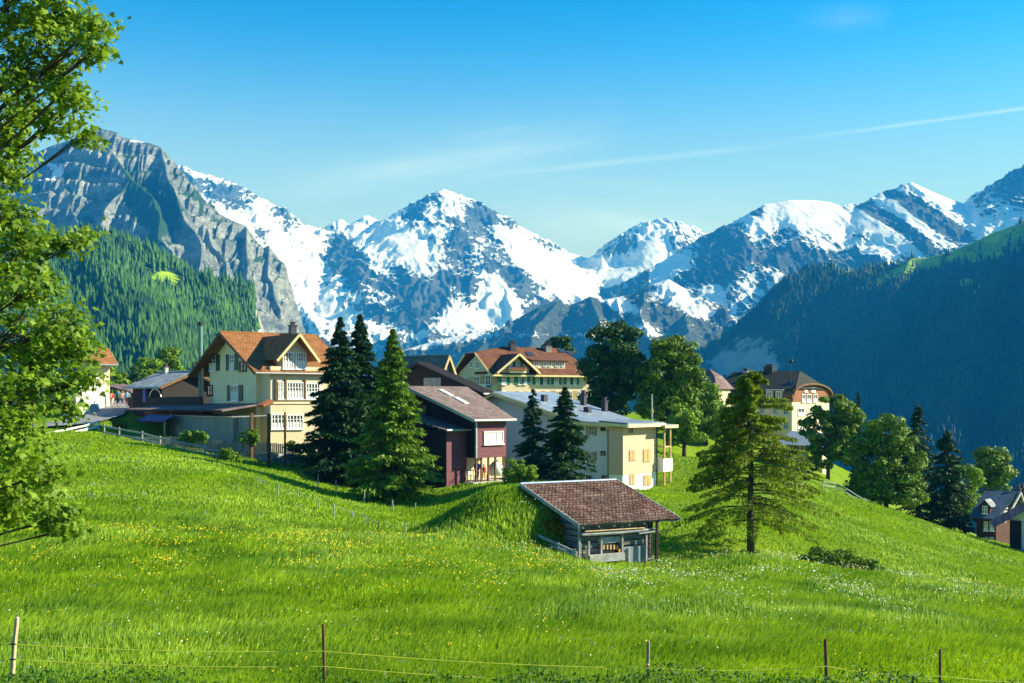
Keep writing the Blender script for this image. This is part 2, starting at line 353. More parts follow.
def f_main(X, Y):
    wx = 60*fbm(X/420, Y/420, 3, 3)*sstep(5900, 5300, Y); wy = 60*fbm(X/420+9, Y/420, 3, 8)*sstep(5900, 5400, Y)
    L = [ln([(a, b, 6000) for a, b in SKY_C], 0.62)]
    L += [ln([(443,187,6000),(456,212,5780),(478,240,5500),(500,272,5200),(512,305,4850)], 0.85),
          ln([(416,207,6000),(428,232,5750),(446,262,5450),(440,292,5150),(455,318,4800)], 0.85),
          ln([(399,216,6000),(390,238,5800),(402,262,5500),(425,295,5150)], 0.9),
          ln([(340,217,6000),(352,238,5800),(346,260,5500),(372,282,5250),(395,306,4950)], 0.85),
          ln([(305,223,6000),(312,248,5700),(306,275,5350),(330,305,5000)], 0.85),
          ln([(254,192,6000),(268,230,5700),(285,262,5350),(300,300,4950),(320,330,4600)], 0.8),
          ln([(222,176,6000),(232,215,5600),(262,262,5200)], 0.8),
          ln([(528,229,6000),(520,254,5750),(532,278,5450),(548,300,5150)], 0.85),
          ln([(495,217,6000),(505,246,5700),(522,270,5400)], 0.9),
          ln([(663,215,6000),(656,238,5800),(640,262,5550),(628,285,5300)], 0.9),
          ln([(693,224,6000),(690,246,5700),(676,270,5400)], 0.85),
          ln([(563,262,5800),(575,285,5450),(590,305,5100)], 0.5)]
    Z, near = tents(X+wx, Y+wy, L)
    amp = sstep(0, 160, near)
    rg = ridged(X/330+0.3*fbm(X/200, Y/200, 2, 40), Y/420, 6, 11)
    PX = px_of(X, Y); PY = py_of(Z-20, Y); sm = 0*X
    for a in SNOW_C: sm += a[5]*blob(PX, PY, *a[:5])
    sm = 1-0.78*np.clip(sm*1.6, 0, 1)
    Z = Z + (rg-0.55)*150*amp*sstep(6050, 5850, Y)*(0.35+0.65*sm) + 26*ridged(X/90, Y/150, 4, 23)*sstep(0, 60, near)*sm - 10
    Z += 16*(ridged(X/45+Y/300, Y/130, 4, 77)-0.4)*sm
    # glacier shelf
    PX = px_of(X, Y); PY = py_of(Z, Y)
    flat = blob(PX, PY, 600, 268, 52, 17); tz = ZA(266, 6000)-0.22*(6000-Y)
    Z = Z*(1-flat*0.8)+(flat*0.8)*np.maximum(Z*0.3+tz*0.7, tz)
    nz, gx, gy = slope_nz(X, Y, Z)
    PX = px_of(X, Y); PY = py_of(Z, Y)
    s = 0.68 + 0.34*ridged(X/34+0.5*fbm(X/120, Y/120, 2, 71), Y/260, 4, 72)-0.11 + 1.9*(nz-0.76) + 0.20*fbm(X/260, Y/260, 4, 51) + 0.30*fbm(X/60+Y/200, Y/90, 4, 52) + 0.12*sstep(340, 200, PY)
    for a in SNOW_C:
        s += 1.0*a[5]*blob(PX, PY, *a[:5])
    for a in ((352,258,26,20,50,.6),(345,238,12,16,60,.3),(437,262,22,20,10,.4),(425,298,22,26,50,.65),(468,225,18,20,50,.3),(500,265,15,30,-40,.5),(395,288,30,10,20,.35),(455,245,16,14,50,.3),(500,222,30,8,25,.25),(520,280,16,18,0,.4),
              (640,262,14,22,40,.45),(630,234,10,10,0,.3),(240,190,24,8,30,.3),(395,265,16,10,30,.2),(480,345,80,10,0,.2),(418,206,10,20,20,.5),(440,208,9,22,15,.35),(485,212,16,20,40,.35),(222,196,34,10,32,.55),(262,236,16,12,50,.4),(300,255,10,20,20,.4),(318,282,40,9,40,.35),(432,196,6,12,20,.3),(690,260,14,20,0,.4),(385,318,36,8,15,.4),(466,285,12,22,-10,.3)):
        s -= 1.3*a[5]*blob(PX, PY, *a[:5])
    return Z, {'snow': s}
mountain('snow_mountain_range', (XA(120, 6000), XA(800, 6000)), (3900, 6500), 760, 480, f_main, mat_far)

SKY_D = [(640,330),(665,295),(684,268),(693,257),(700,245),(707,235),(712,229),(719,230),(728,221),(743,217),(753,214),(758,208),(765,202),(775,201),(788,198),(813,198),(830,200),(841,204),(850,201),(860,204),(871,196),(882,189),(894,186),(903,182),(911,180),(929,188),(940,193),(952,198),(976,205),(988,197),(1004,189),(1011,178),(1020,169),(1040,160),(1080,130),(1130,150),(1200,110)]
SNOW_D = ((815,213,62,17,8,1.0),(760,225,16,8,0,.4),(870,225,42,9,28,.6),(905,212,34,8,38,.6),(938,195,34,6,26,.9),(885,205,20,8,30,.4),(965,215,26,10,30,.5),(860,246,40,6,20,.3),(712,300,14,20,-30,.5),(668,270,12,16,50,.5),(740,250,26,8,10,.2),(690,262,10,10,0,.3),(1005,225,20,10,0,.3))
def f_right(X, Y):
    wx = 40*fbm(X/320, Y/320, 3, 103)*sstep(4650, 4200, Y); wy = 40*fbm(X/320+9, Y/320, 3, 108)*sstep(4650, 4200, Y)
    L = [ln([(a, b, 4700) for a, b in SKY_D], 0.62)]
    L += [ln([(712,229,4700),(722,262,4450),(745,290,4150),(770,320,3800)], 0.85),
          ln([(765,202,4700),(752,235,4450),(772,268,4150),(790,300,3800)], 0.8),
          ln([(786,199,4700),(806,228,4500),(830,252,4250),(850,290,3900)], 0.7),
          ln([(850,201,4700),(872,230,4450),(900,255,4150)], 0.8),
          ln([(882,189,4700),(905,215,4500),(935,240,4250),(960,270,4000)], 0.8),
          ln([(911,180,4700),(940,205,4500),(965,225,4300),(990,260,4000)], 0.8),
          ln([(1020,169,4700),(1000,205,4450),(1020,240,4200)], 0.9),
          ln([(684,268,4700),(660,290,4500),(650,320,4100)], 0.8),
          ln([(693,257,4700),(700,290,4350),(690,330,3900)], 0.8)]
    Z, near = tents(X+wx, Y+wy, L)
    rg = ridged(X/260, Y/330, 6, 111)
    PX = px_of(X, Y); PY = py_of(Z-15, Y); sm = 0*X
    for a in SNOW_D: sm += a[5]*blob(PX, PY, *a[:5])
    sm = 1-0.8*np.clip(sm*1.6, 0, 1)
    Z = Z + (rg-0.55)*105*sstep(0, 150, near)*sstep(4740, 4600, Y)*(0.3+0.7*sm) + 20*ridged(X/70, Y/120, 4, 123)*sstep(0, 50, near)*sm - 8
    Z += 13*(ridged(X/38+Y/250, Y/110, 4, 177)-0.4)*sm
    nz, gx, gy = slope_nz(X, Y, Z)
    PX = px_of(X, Y); PY = py_of(Z, Y)
    s = 0.57 + 0.32*ridged(X/28+0.5*fbm(X/100, Y/100, 2, 171), Y/210, 4, 172)-0.10 + 1.6*(nz-0.77) + 0.20*fbm(X/170, Y/170, 4, 151) + 0.28*fbm(X/45, Y/70, 4, 152) + 0.10*sstep(330, 200, PY)
    for a in SNOW_D:
        s += a[5]*blob(PX, PY, *a[:5])
    for a in ((725,245,16,18,50,.5),(758,210,8,7,0,.8),(868,212,24,6,35,.7),(900,226,44,7,35,.75),(926,214,40,8,28,.75),(722,256,26,30,50,.5),(940,225,40,6,28,.5),(888,195,10,6,0,.5),(786,262,50,12,15,.3),(1012,185,20,20,0,.4),(700,275,14,16,0,.3),(840,262,60,8,10,.3)):
        s -= 1.5*a[5]*blob(PX, PY, *a[:5])
    return Z, {'snow': s, 'green': -1+0*s}
mountain('snowy_ridge', (XA(620, 4700), XA(1180, 4700)), (3100, 5100), 620, 400, f_right, mat_far)

SKY_E = [(250,400),(330,372),(390,352),(420,343),(450,335),(470,331),(490,328),(502,331),(513,328),(525,312),(542,303),(558,299),(568,303),(578,300),(590,294),(603,298),(617,295),(637,291),(646,285),(656,281),(668,277),(680,290),(700,305),(725,325),(750,340),(800,370),(860,400)]
def f_front(X, Y):
    wx = 30*fbm(X/220, Y/220, 3, 203)*sstep(3450, 3250, Y)
    L = [ln([(a, b, 3500) for a, b in SKY_E], 0.6)]
    for q in (([(490,328,3500),(480,345,3300),(470,370,3050)]), ([(558,299,3500),(540,320,3300),(525,350,3000)]), ([(590,294,3500),(598,320,3250),(590,350,2950)]), ([(646,285,3500),(640,312,3250),(655,345,2900)]), ([(617,295,3500),(622,325,3200),(615,350,2950)]), ([(680,290,3500),(690,320,3200),(680,350,2900)])):
        L.append(ln(q, 0.85))
    Z, near = tents(X+wx, Y, L)
    Z = Z + (ridged(X/170, Y/230, 6, 211)-0.55)*70*sstep(0, 100, near) + 14*ridged(X/50, Y/90, 4, 223)*sstep(0, 30, near) - 6
    nz, gx, gy = slope_nz(X, Y, Z)
    PX = px_of(X, Y); PY = py_of(Z, Y)
    s = 0.22 + 0.9*(nz-0.75) + 0.3*fbm(X/90, Y/140, 4, 251)
    for a in ((672,292,26,14,20,.75),(620,305,22,8,20,.6),(440,340,60,8,-8,.55),(640,330,40,8,10,.35),(705,310,20,12,20,.6),(735,325,16,8,0,.5),(560,335,50,5,0,.3)):
        s += a[5]*blob(PX, PY, *a[:5])
    g = 0.35 + 1.3*(nz-0.75) + 0.3*fbm(X/120, Y/120, 4, 271)
    return Z, {'snow': s, 'green': g}
mountain('rocky_foothill', (XA(230, 3500), XA(900, 3500)), (2700, 3800), 620, 260, f_front, mat_mid)

SKY_A = [(-160,230),(-100,205),(-40,180),(0,166),(25,158),(50,146),(75,138),(92,128),(104,129),(117,132),(122,137),(128,138),(140,141),(150,143),(161,147),(166,152),(169,157),(176,164),(181,172),(184,186),(196,197),(205,204),(213,210),(230,219),(246,226),(251,235),(255,250),(262,248),(269,245),(273,255),(278,268),(284,283),(290,298),(300,325),(312,360),(330,410)]
def f_cliff(X, Y):
    up = sstep(2650, 2500, Y)
    wx = 26*fbm(X/150, Y/150, 3, 303)*up
    L = [ln([(a, b, 2700) for a, b in SKY_A], 1.25, 0.93)]
    for q, k in (([(92,128,2700),(112,150,2640),(128,178,2560),(150,200,2470),(160,228,2390),(170,262,2250)], 1.3),
              ([(161,147,2700),(168,180,2600),(186,215,2500),(200,245,2420),(205,285,2280)], 1.5), ([(196,197,2700),(210,232,2580),(222,260,2450),(232,300,2300)], 1.4),
              ([(246,226,2700),(246,262,2560),(255,300,2380)], 1.4), ([(269,245,2700),(268,275,2600),(278,312,2450)], 1.5),
              ([(50,146,2700),(60,185,2600),(80,225,2450)], 1.3), ([(0,166,2700),(20,205,2550),(40,245,2350)], 1.2), ([(128,178,2560),(110,205,2480),(100,240,2330)], 1.4)):
        L.append(ln(q, k))
    Z, near = tents(X+wx, Y, L)
    Z = Z + (ridged(X/75, Y/170, 6, 311)-0.55)*62*sstep(0, 60, near)*up + 20*(ridged(X/24, Y/160, 5, 323)-0.4)*sstep(0, 12, near)
    Z = Z - np.maximum(0, X-XA(286, Y)+8*fbm(Y/50, X*0, 3, 61))*2.2
    # rock strata: benches
    q = Z/46 + 0.8*fbm(X/200, Y/200, 2, 330) + X/420; Z = Z + 9*np.sin(q*2*math.pi)*sstep(0, 30, near)
    nz, gx, gy = slope_nz(X, Y, Z)
    PX = px_of(X, Y); PY = py_of(Z, Y)
    s = 0.02 + 0.8*(nz-0.55) + 0.3*fbm(X/50, Y/80, 4, 351)
    for a in ((35,160,26,9,10,.45),(60,170,20,8,-20,.4),(130,142,16,4,10,.45),(40,185,24,6,-30,.35),(20,200,20,10,0,.35)):
        s += a[5]*blob(PX, PY, *a[:5])
    g = 0.32 + 1.3*(nz-0.6) + 0.40*fbm(X/60, Y/60, 4, 371)
    for a in ((152,205,24,36,-30,1.1),(165,222,16,14,0,.4),(190,190,40,6,45,.3),(130,165,10,14,0,.3),(230,235,30,7,40,.3)):
        g += a[5]*blob(PX, PY, *a[:5])
    return Z, {'snow': s, 'green': g}
mountain('cliff_mountain', (XA(-150, 2700), XA(340, 2700)), (1900, 2950), 620, 420, f_cliff, mat_cliff)

# wooded hills
m, nt, b = newmat('forest_floor')
tc = N(nt, 'ShaderNodeTexCoord')
n1 = N(nt, 'ShaderNodeTexNoise', ins={'Vector': tc.outputs['Object'], 'Scale': 0.008, 'Detail': 8.0})
c = MIX(nt, n1.outputs[0], (0.012, 0.04, 0.014), (0.03, 0.08, 0.02))
am = N(nt, 'ShaderNodeAttribute', attribute_name='meadow')
f = M_(nt, 'ADD', am.outputs['Fac'], M_(nt, 'MULTIPLY', M_(nt, 'SUBTRACT', n1.outputs[0], 0.5), 0.5))
f = N(nt, 'ShaderNodeMapRange', ins={0: f, 1: 0.4, 2: 0.55})
n4 = N(nt, 'ShaderNodeTexNoise', ins={'Vector': tc.outputs['Object'], 'Scale': 0.03, 'Detail': 8.0, 'Roughness': 0.75})
f4 = N(nt, 'ShaderNodeMapRange', ins={0: n4.outputs[0], 1: 0.38, 2: 0.6})
c = MIX(nt, f.outputs[0], c, MIX(nt, f4.outputs[0], (0.09, 0.20, 0.012), (0.30, 0.46, 0.02)))
ar = N(nt, 'ShaderNodeAttribute', attribute_name='rock')
n2 = N(nt, 'ShaderNodeTexNoise', ins={'Vector': N(nt, 'ShaderNodeMapping', ins={0: tc.outputs['Object'], 'Scale': (1, 1, 0.15)}).outputs[0], 'Scale': 0.05, 'Detail': 6.0, 'Roughness': 0.7})
f = M_(nt, 'ADD', ar.outputs['Fac'], M_(nt, 'MULTIPLY', M_(nt, 'SUBTRACT', n2.outputs[0], 0.5), 1.2))
f = N(nt, 'ShaderNodeMapRange', ins={0: f, 1: 0.42, 2: 0.58})
c = MIX(nt, f.outputs[0], c, MIX(nt, n2.outputs[0], (0.12, 0.13, 0.13), (0.40, 0.40, 0.37)))
nt.links.new(c, b.inputs['Base Color']); b.inputs['Roughness'].default_value = 0.95; b.inputs['Specular IOR Level'].default_value = 0.05
mat_floor = m

def leaf_mat(name, c1, c2, scale, rough=0.7, trans=0.0, spec=0.15):
    """foliage: colour varies clump by clump in object space"""
    m, nt, b = newmat(name)
    tc = N(nt, 'ShaderNodeTexCoord')
    n1 = N(nt, 'ShaderNodeTexNoise', ins={'Vector': tc.outputs['Object'], 'Scale': scale, 'Detail': 5.0, 'Roughness': 0.75})
    f = N(nt, 'ShaderNodeMapRange', ins={0: n1.outputs[0], 1: 0.32, 2: 0.68})
    c = MIX(nt, f.outputs[0], c3(c1), c3(c2))
    nt.links.new(c, b.inputs['Base Color']); b.inputs['Roughness'].default_value = rough; b.inputs['Specular IOR Level'].default_value = spec
    if trans:
        t = N(nt, 'ShaderNodeBsdfTranslucent', ins={'Color': MIX(nt, 1.0, c, (1.5, 1.35, 0.5), 'MULTIPLY')})
        mx = N(nt, 'ShaderNodeMixShader', ins={0: trans, 1: b.outputs[0], 2: t.outputs[0]})
        out = [n for n in nt.nodes if n.type == 'OUTPUT_MATERIAL'][0]
        nt.links.new(mx.outputs[0], out.inputs[0])
    return m
def far_conifers(name, P, H, mat, label, seed=1):
    """thousands of small firs in one mesh: two stacked ragged cones each"""
    r = np.random.default_rng(seed); n = len(P); k = 6
    vs, fs = [], []
    base = 0
    tiers = ((0.0, 0.62, 0.20), (0.38, 1.0, 0.125))
    for z0, z1, rad in tiers:
        a = np.linspace(0, 2*np.pi, k, endpoint=False)[None, :]+r.uniform(0, 6, (n, 1))
        rr = rad*H[:, None]*r.uniform(0.65, 1.25, (n, k))
        vx = P[:, 0:1]+rr*np.cos(a); vy = P[:, 1:2]+rr*np.sin(a); vz = P[:, 2:3]+(z0+r.uniform(-0.05, 0.05, (n, k)))*H[:, None]
        ring = np.stack([vx, vy, vz], -1)
        top = np.stack([P[:, 0], P[:, 1], P[:, 2]+z1*H], -1)[:, None, :]
        vv = np.concatenate([ring, top], 1).reshape(-1, 3)
        idx = (np.arange(n)*(k+1))[:, None]
        i = np.arange(k)[None, :]
        f = np.stack([idx+i, idx+(i+1) % k, np.broadcast_to(idx+k, (n, k))], -1).reshape(-1, 3)
        vs.append(vv); fs.append(f+base); base += len(vv)
    o = link(name, fast_mesh(name, np.concatenate(vs), np.concatenate(fs)), mat)
    return tag(o, label, 'forest', kind='stuff')
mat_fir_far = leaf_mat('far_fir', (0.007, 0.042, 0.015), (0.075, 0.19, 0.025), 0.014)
mat_fir_dark = leaf_mat('shade_tinted_fir', (0.002, 0.012, 0.009), (0.035, 0.10, 0.03), 0.007)  # darker copy of the far fir, hillside shade put into the colour

SKY_B = [(-200,200),(-100,215),(0,228),(60,233),(85,231),(99,234),(122,239),(146,248),(160,258),(168,272),(176,276),(184,282),(196,280),(207,277),(231,280),(243,285),(250,292),(255,305),(262,330),(275,370),(300,430)]
def f_hillB(X, Y):
    L = [ln([(a, b+3, 1250) for a, b in SKY_B], 0.62), ln([(99,237,1250),(120,285,1080),(150,330,900),(170,380,740)], 0.55), ln([(207,280,1250),(215,320,1120),(225,365,980)], 0.55), ln([(20,235,1250),(40,300,1000),(70,370,700)], 0.5)]
    Z, near = tents(X, Y, L)
    Z = Z + 14*fbm(X/120, Y/120, 4, 401)*sstep(0, 60, near)
    ed = XA(251, Y)+np.maximum(0, 1240-Y)*0.055+9*fbm(Y/60, X*0+3.0, 3, 44); Z = Z - np.maximum(0, X-ed)*2.4
    PX = px_of(X, Y); PY = py_of(Z, Y)
    md = blob(PX, PY, 166, 281, 14, 9, 10)*1.4 + blob(PX, PY, 176, 287, 12, 4, 30)
    rk = 1.0*sstep(-6, 3, X-ed)
    return Z, {'meadow': md, 'rock': rk}
oB, XB, YB, ZB = mountain('wooded_hill', (XA(-180, 1250), XA(320, 1250)), (560, 1400), 260, 320, f_hillB, mat_floor)
def scatter(X, Y, Z, n, seed, cond, y0=0, y1=1e9, x0=-1e9, x1=1e9):
    r = np.random.default_rng(seed)
    ax = X[0]; ay = Y[:, 0]
    u = r.uniform(max(ax[0], x0), min(ax[-1], x1), n); v = r.uniform(max(ay[0], y0), min(ay[-1], y1), n)
    fi = (u-ax[0])/(ax[1]-ax[0]); fj = (v-ay[0])/(ay[1]-ay[0])
    i = np.clip(fi.astype(int), 0, len(ax)-2); j = np.clip(fj.astype(int), 0, len(ay)-2)
    a = fi-i; c = fj-j
    z = (Z[j, i]*(1-a)+Z[j, i+1]*a)*(1-c)+(Z[j+1, i]*(1-a)+Z[j+1, i+1]*a)*c
    PX = px_of(u, v); PY = py_of(z, v)
    k = cond(PX, PY, u, v, z, r)
    return np.stack([u, v, z], -1)[k], r
def condB(PX, PY, u, v, z, r):
    k = (PX > -190) & (PX < 300) & (PY < 440)
    k &= u < XA(251, v)+np.maximum(0, 1240-v)*0.055+9*fbm(v/60, u*0+3.0, 3, 44)+3
    md = blob(PX, PY, 166, 281, 14, 9, 10)*1.4 + blob(PX, PY, 176, 287, 12, 4, 30)
    k &= md < 0.35
    k &= fbm(u/70, v/70, 3, 9) + r.uniform(-0.2, 0.5, len(u)) > 0.0
    return k
P, r = scatter(XB, YB, ZB, 52000, 3, condB)
far_conifers('forest', P, np.clip(r.normal(12.5, 3.6, len(P)), 5, 22), mat_fir_far, 'dense fir forest covering the green hill below the left cliff', 5)

SKY_F = [(560,470),(620,425),(660,392),(690,362),(700,350),(715,341),(724,336),(753,315),(777,295),(791,284),(799,272),(806,266),(827,265),(850,269),(876,264),(900,262),(911,256),(929,255),(953,248),(973,240),(993,230),(1024,220),(1080,195),(1150,165),(1250,120),(1400,60)]
def f_hillF(X, Y):
    pts = []
    for a, b in SKY_F:
        t = (a-560)/(1024-560); pts.append((a, b+2, 2600-500*t))
    L = [ln(pts, 0.80)]
    for q in (([(827,265,2312),(800,330,2150),(790,390,1950)]), ([(911,256,2222),(880,330,1980),(860,420,1700)]), ([(1024,220,2100),(980,320,1800),(950,440,1400)]), ([(1150,165,1965),(1080,320,1600),(1050,480,1150)])):
        L.append(ln(q, 0.75))
    Z, near = tents(X, Y, L)
    Z = Z + 48*fbm(X/170, Y/210, 4, 501)*sstep(0, 60, near)
    PX = px_of(X, Y); PY = py_of(Z, Y)
    md = 0*X
    for a in ((925,262,46,7,-22,2.0),(985,243,50,10,-24,2.2),(1010,236,30,12,-20,1.6),(970,286,14,7,20,1.0),(860,272,26,3,0,.6),(1000,255,30,4,-15,.8)): md += a[5]*blob(PX, PY, *a[:5])
    rk = 0.55*blob(PX, PY, 745, 352, 46, 22, -14) + 0.6*blob(PX, PY, 750, 368, 40, 12, 0) + .35*blob(PX, PY, 968, 320, 10, 7)
    return Z, {'meadow': md, 'rock': rk}
oF, XF, YF, ZF = mountain('shaded_hillside', (XA(540, 2600), XA(1350, 2100)), (1000, 2800), 360, 420, f_hillF, mat_floor)
def condF(PX, PY, u, v, z, r):
    k = (PX > 640) & (PX < 1060) & (PY < 520)
    md = 0*u
    for a in ((925,262,46,7,-22,2.0),(985,243,50,10,-24,2.2),(1010,236,30,12,-20,1.6),(970,286,14,7,20,1.0),(860,272,26,3,0,.6),(1000,255,30,4,-15,.8)): md += a[5]*blob(PX, PY, *a[:5])
    rk = blob(PX, PY, 745, 352, 46, 22, -14) + blob(PX, PY, 750, 368, 40, 12, 0)
    k &= (md*(0.75+1.6*fbm(u/28, v/28, 3, 66)) < 0.35+r.uniform(-.15, .4, len(u))) & (rk < 0.35+r.uniform(-.2, .5, len(u)))
    return k
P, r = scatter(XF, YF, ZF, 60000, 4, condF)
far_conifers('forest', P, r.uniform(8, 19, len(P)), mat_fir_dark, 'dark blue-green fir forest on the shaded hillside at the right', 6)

# far fir slope behind the village, left of centre valley
# haze: one closed box round everything, sky outside
def haze_box():
    m = bpy.data.materials.new('air'); m.use_nodes = True; nt = m.node_tree; nt.nodes.clear()
    out = N(nt, 'ShaderNodeOutputMaterial')
    v = N(nt, 'ShaderNodeVolumePrincipled')
    v.inputs['Color'].default_value = c3(HAZE_COL); v.inputs['Density'].default_value = HAZE_D
    v.inputs['Absorption Color'].default_value = (0.62, 0.85, 1.0, 1.0); v.inputs['Anisotropy'].default_value = 0.0
    nt.links.new(v.outputs[0], out.inputs['Volume'])
    x0, x1, y0, y1, z0, z1 = -5600, 5600, -2200, 8300, -1500, 1500
    vv = np.array([(x, y, z) for z in (z0, z1) for y in (y0, y1) for x in (x0, x1)], float)
    ff = np.array([(0,2,3,1),(4,5,7,6),(0,1,5,4),(2,6,7,3),(0,4,6,2),(1,3,7,5)])
    o = link('haze', fast_mesh('haze', vv, ff), m); tag(o, 'thin blue air between the village and the far mountains', 'haze', kind='stuff')
haze_box()

# ================================================================== building kit
class MB:
    """collects boxes, bars, prisms and tubes into ONE mesh"""
    def __init__(s): s.v = []; s.f = []
    def add(s, vs, fs):
        b = len(s.v); s.v += [tuple(v) for v in vs]; s.f += [tuple(i+b for i in f) for f in fs]; return s
    def box(s, x0, x1, y0, y1, z0, z1):
        x0, x1 = min(x0, x1), max(x0, x1); y0, y1 = min(y0, y1), max(y0, y1); z0, z1 = min(z0, z1), max(z0, z1)
        return s.add([(x, y, z) for z in (z0, z1) for y in (y0, y1) for x in (x0, x1)], [(0,2,3,1),(4,5,7,6),(0,1,5,4),(2,6,7,3),(0,4,6,2),(1,3,7,5)])
    def prism(s, poly, ex):
        """planar polygon (3-D points) pushed along the vector ex"""
        n = len(poly); ex = Vector(ex); p = [Vector(q) for q in poly]
        nrm = sum((p[i].cross(p[(i+1) % n]) for i in range(n)), Vector())
        if nrm.dot(ex) > 0: p = p[::-1]
        return s.add(p+[q+ex for q in p], [tuple(range(n)), tuple(range(2*n-1, n-1, -1))]+[(i, i+n, (i+1) % n+n, (i+1) % n) for i in range(n)])
    def bar(s, a, b, w, h=None, up=(0, 0, 1)):
        a, b = Vector(a), Vector(b); h = h or w; d = (b-a).normalized(); u = Vector(up)
        if abs(d.dot(u)) > 0.98: u = Vector((1, 0, 0))
        r = d.cross(u).normalized(); u = r.cross(d)
        vs = [p+r*sx*w/2+u*sz*h/2 for p in (a, b) for sx, sz in ((-1, -1), (1, -1), (1, 1), (-1, 1))]
        return s.add(vs, [(0,1,2,3),(7,6,5,4),(0,4,5,1),(1,5,6,2),(2,6,7,3),(3,7,4,0)])
    def tube(s, pts, rad, n=8, cap=True):
        pts = [Vector(p) for p in pts]
        if not isinstance(rad, (list, tuple)): rad = [rad]*len(pts)
        b = len(s.v); vs = []
        for i, p in enumerate(pts):
            d = (pts[min(i+1, len(pts)-1)]-pts[max(i-1, 0)]).normalized()
            u = Vector((0, 0, 1)) if abs(d.z) < 0.9 else Vector((1, 0, 0))
            r = d.cross(u).normalized(); u = r.cross(d)
            for k in range(n):
                a = 2*math.pi*k/n; vs.append(p+(r*math.cos(a)+u*math.sin(a))*rad[i])
        fs = []
        for i in range(len(pts)-1):
            for k in range(n): fs.append((i*n+k, i*n+(k+1) % n, (i+1)*n+(k+1) % n, (i+1)*n+k))
        if cap: fs += [tuple(range(n))[::-1], tuple((len(pts)-1)*n+k for k in range(n))]
        return s.add(vs, fs)
    def build(s, name, mat, parent=None, smooth=False):
        me = bpy.data.meshes.new(name); me.from_pydata(s.v, [], s.f); me.update()
        if smooth: me.polygons.foreach_set('use_smooth', np.ones(len(me.polygons), dtype=bool))
        return link(name, me, mat, parent)

class Frame:
    """a building's own axes: origin at its near corner, x along the left facade, y along the right facade"""
    def __init__(s, px, Y, base_py, deg, z0=None):
        X = XA(px, Y); s.o = Vector((X, Y, ZA(base_py, Y))); s.a = R(deg)
        s.x = Vector((math.cos(s.a), math.sin(s.a), 0)); s.y = Vector((-math.sin(s.a), math.cos(s.a), 0))
    def W(s, p): return s.o+s.x*p[0]+s.y*p[1]+Vector((0, 0, p[2]))
    def hit(s, axis, c, px, py):
        """where the line of sight through a picture point meets the facade plane; facade coordinates (s, z)"""
        d = Vector(((px-512)/FPX, 1, (HZ-py)/FPX)); n = s.x if axis == 'x' else s.y
        t = (s.o.dot(n)+c)/d.dot(n); p = d*t-s.o
        return (p.dot(s.y) if axis == 'x' else p.dot(s.x)), p.z
    def root(s, name, label, cat, group=None): 
        s.r = empty(name, s.o, s.a, label, cat, group); return s.r

def tile_mat(name, c1, c2, mortar, w=0.3, h=0.33, rough=0.85, spots=None, bump=0.6, scale_noise=0.8, metal=0.0):
    m, nt, b = newmat(name)
    tc = N(nt, 'ShaderNodeTexCoord')
    br = N(nt, 'ShaderNodeTexBrick', ins={'Vector': tc.outputs['Object'], 'Color1': c3(c1), 'Color2': c3(c2), 'Mortar': c3(mortar), 'Scale': 1.0, 'Mortar Size': 0.018, 'Brick Width': w, 'Row Height': h, 'Bias': 0.0})
    n1 = N(nt, 'ShaderNodeTexNoise', ins={'Vector': tc.outputs['Object'], 'Scale': scale_noise, 'Detail': 6.0, 'Roughness': 0.7})
    f = N(nt, 'ShaderNodeMapRange', ins={0: n1.outputs[0], 1: 0.3, 2: 0.7, 3: 0.62, 4: 1.25})
    c = MIX(nt, 1.0, br.outputs[0], N(nt, 'ShaderNodeCombineColor', ins={0: f.outputs[0], 1: f.outputs[0], 2: f.outputs[0]}).outputs[0], 'MULTIPLY')
    if spots:
        n2 = N(nt, 'ShaderNodeTexNoise', ins={'Vector': tc.outputs['Object'], 'Scale': 3.5, 'Detail': 6.0, 'Roughness': 0.75})
        f2 = N(nt, 'ShaderNodeMapRange', ins={0: n2.outputs[0], 1: 0.55, 2: 0.66})
        c = MIX(nt, f2.outputs[0], c, c3(spots))
    nt.links.new(c, b.inputs['Base Color']); b.inputs['Roughness'].default_value = rough; b.inputs['Specular IOR Level'].default_value = 0.25; b.inputs['Metallic'].default_value = metal
    bp = N(nt, 'ShaderNodeBump', ins={'Height': br.outputs[1], 'Strength': bump, 'Distance': -0.03}); nt.links.new(bp.outputs[0], b.inputs['Normal'])
    return m
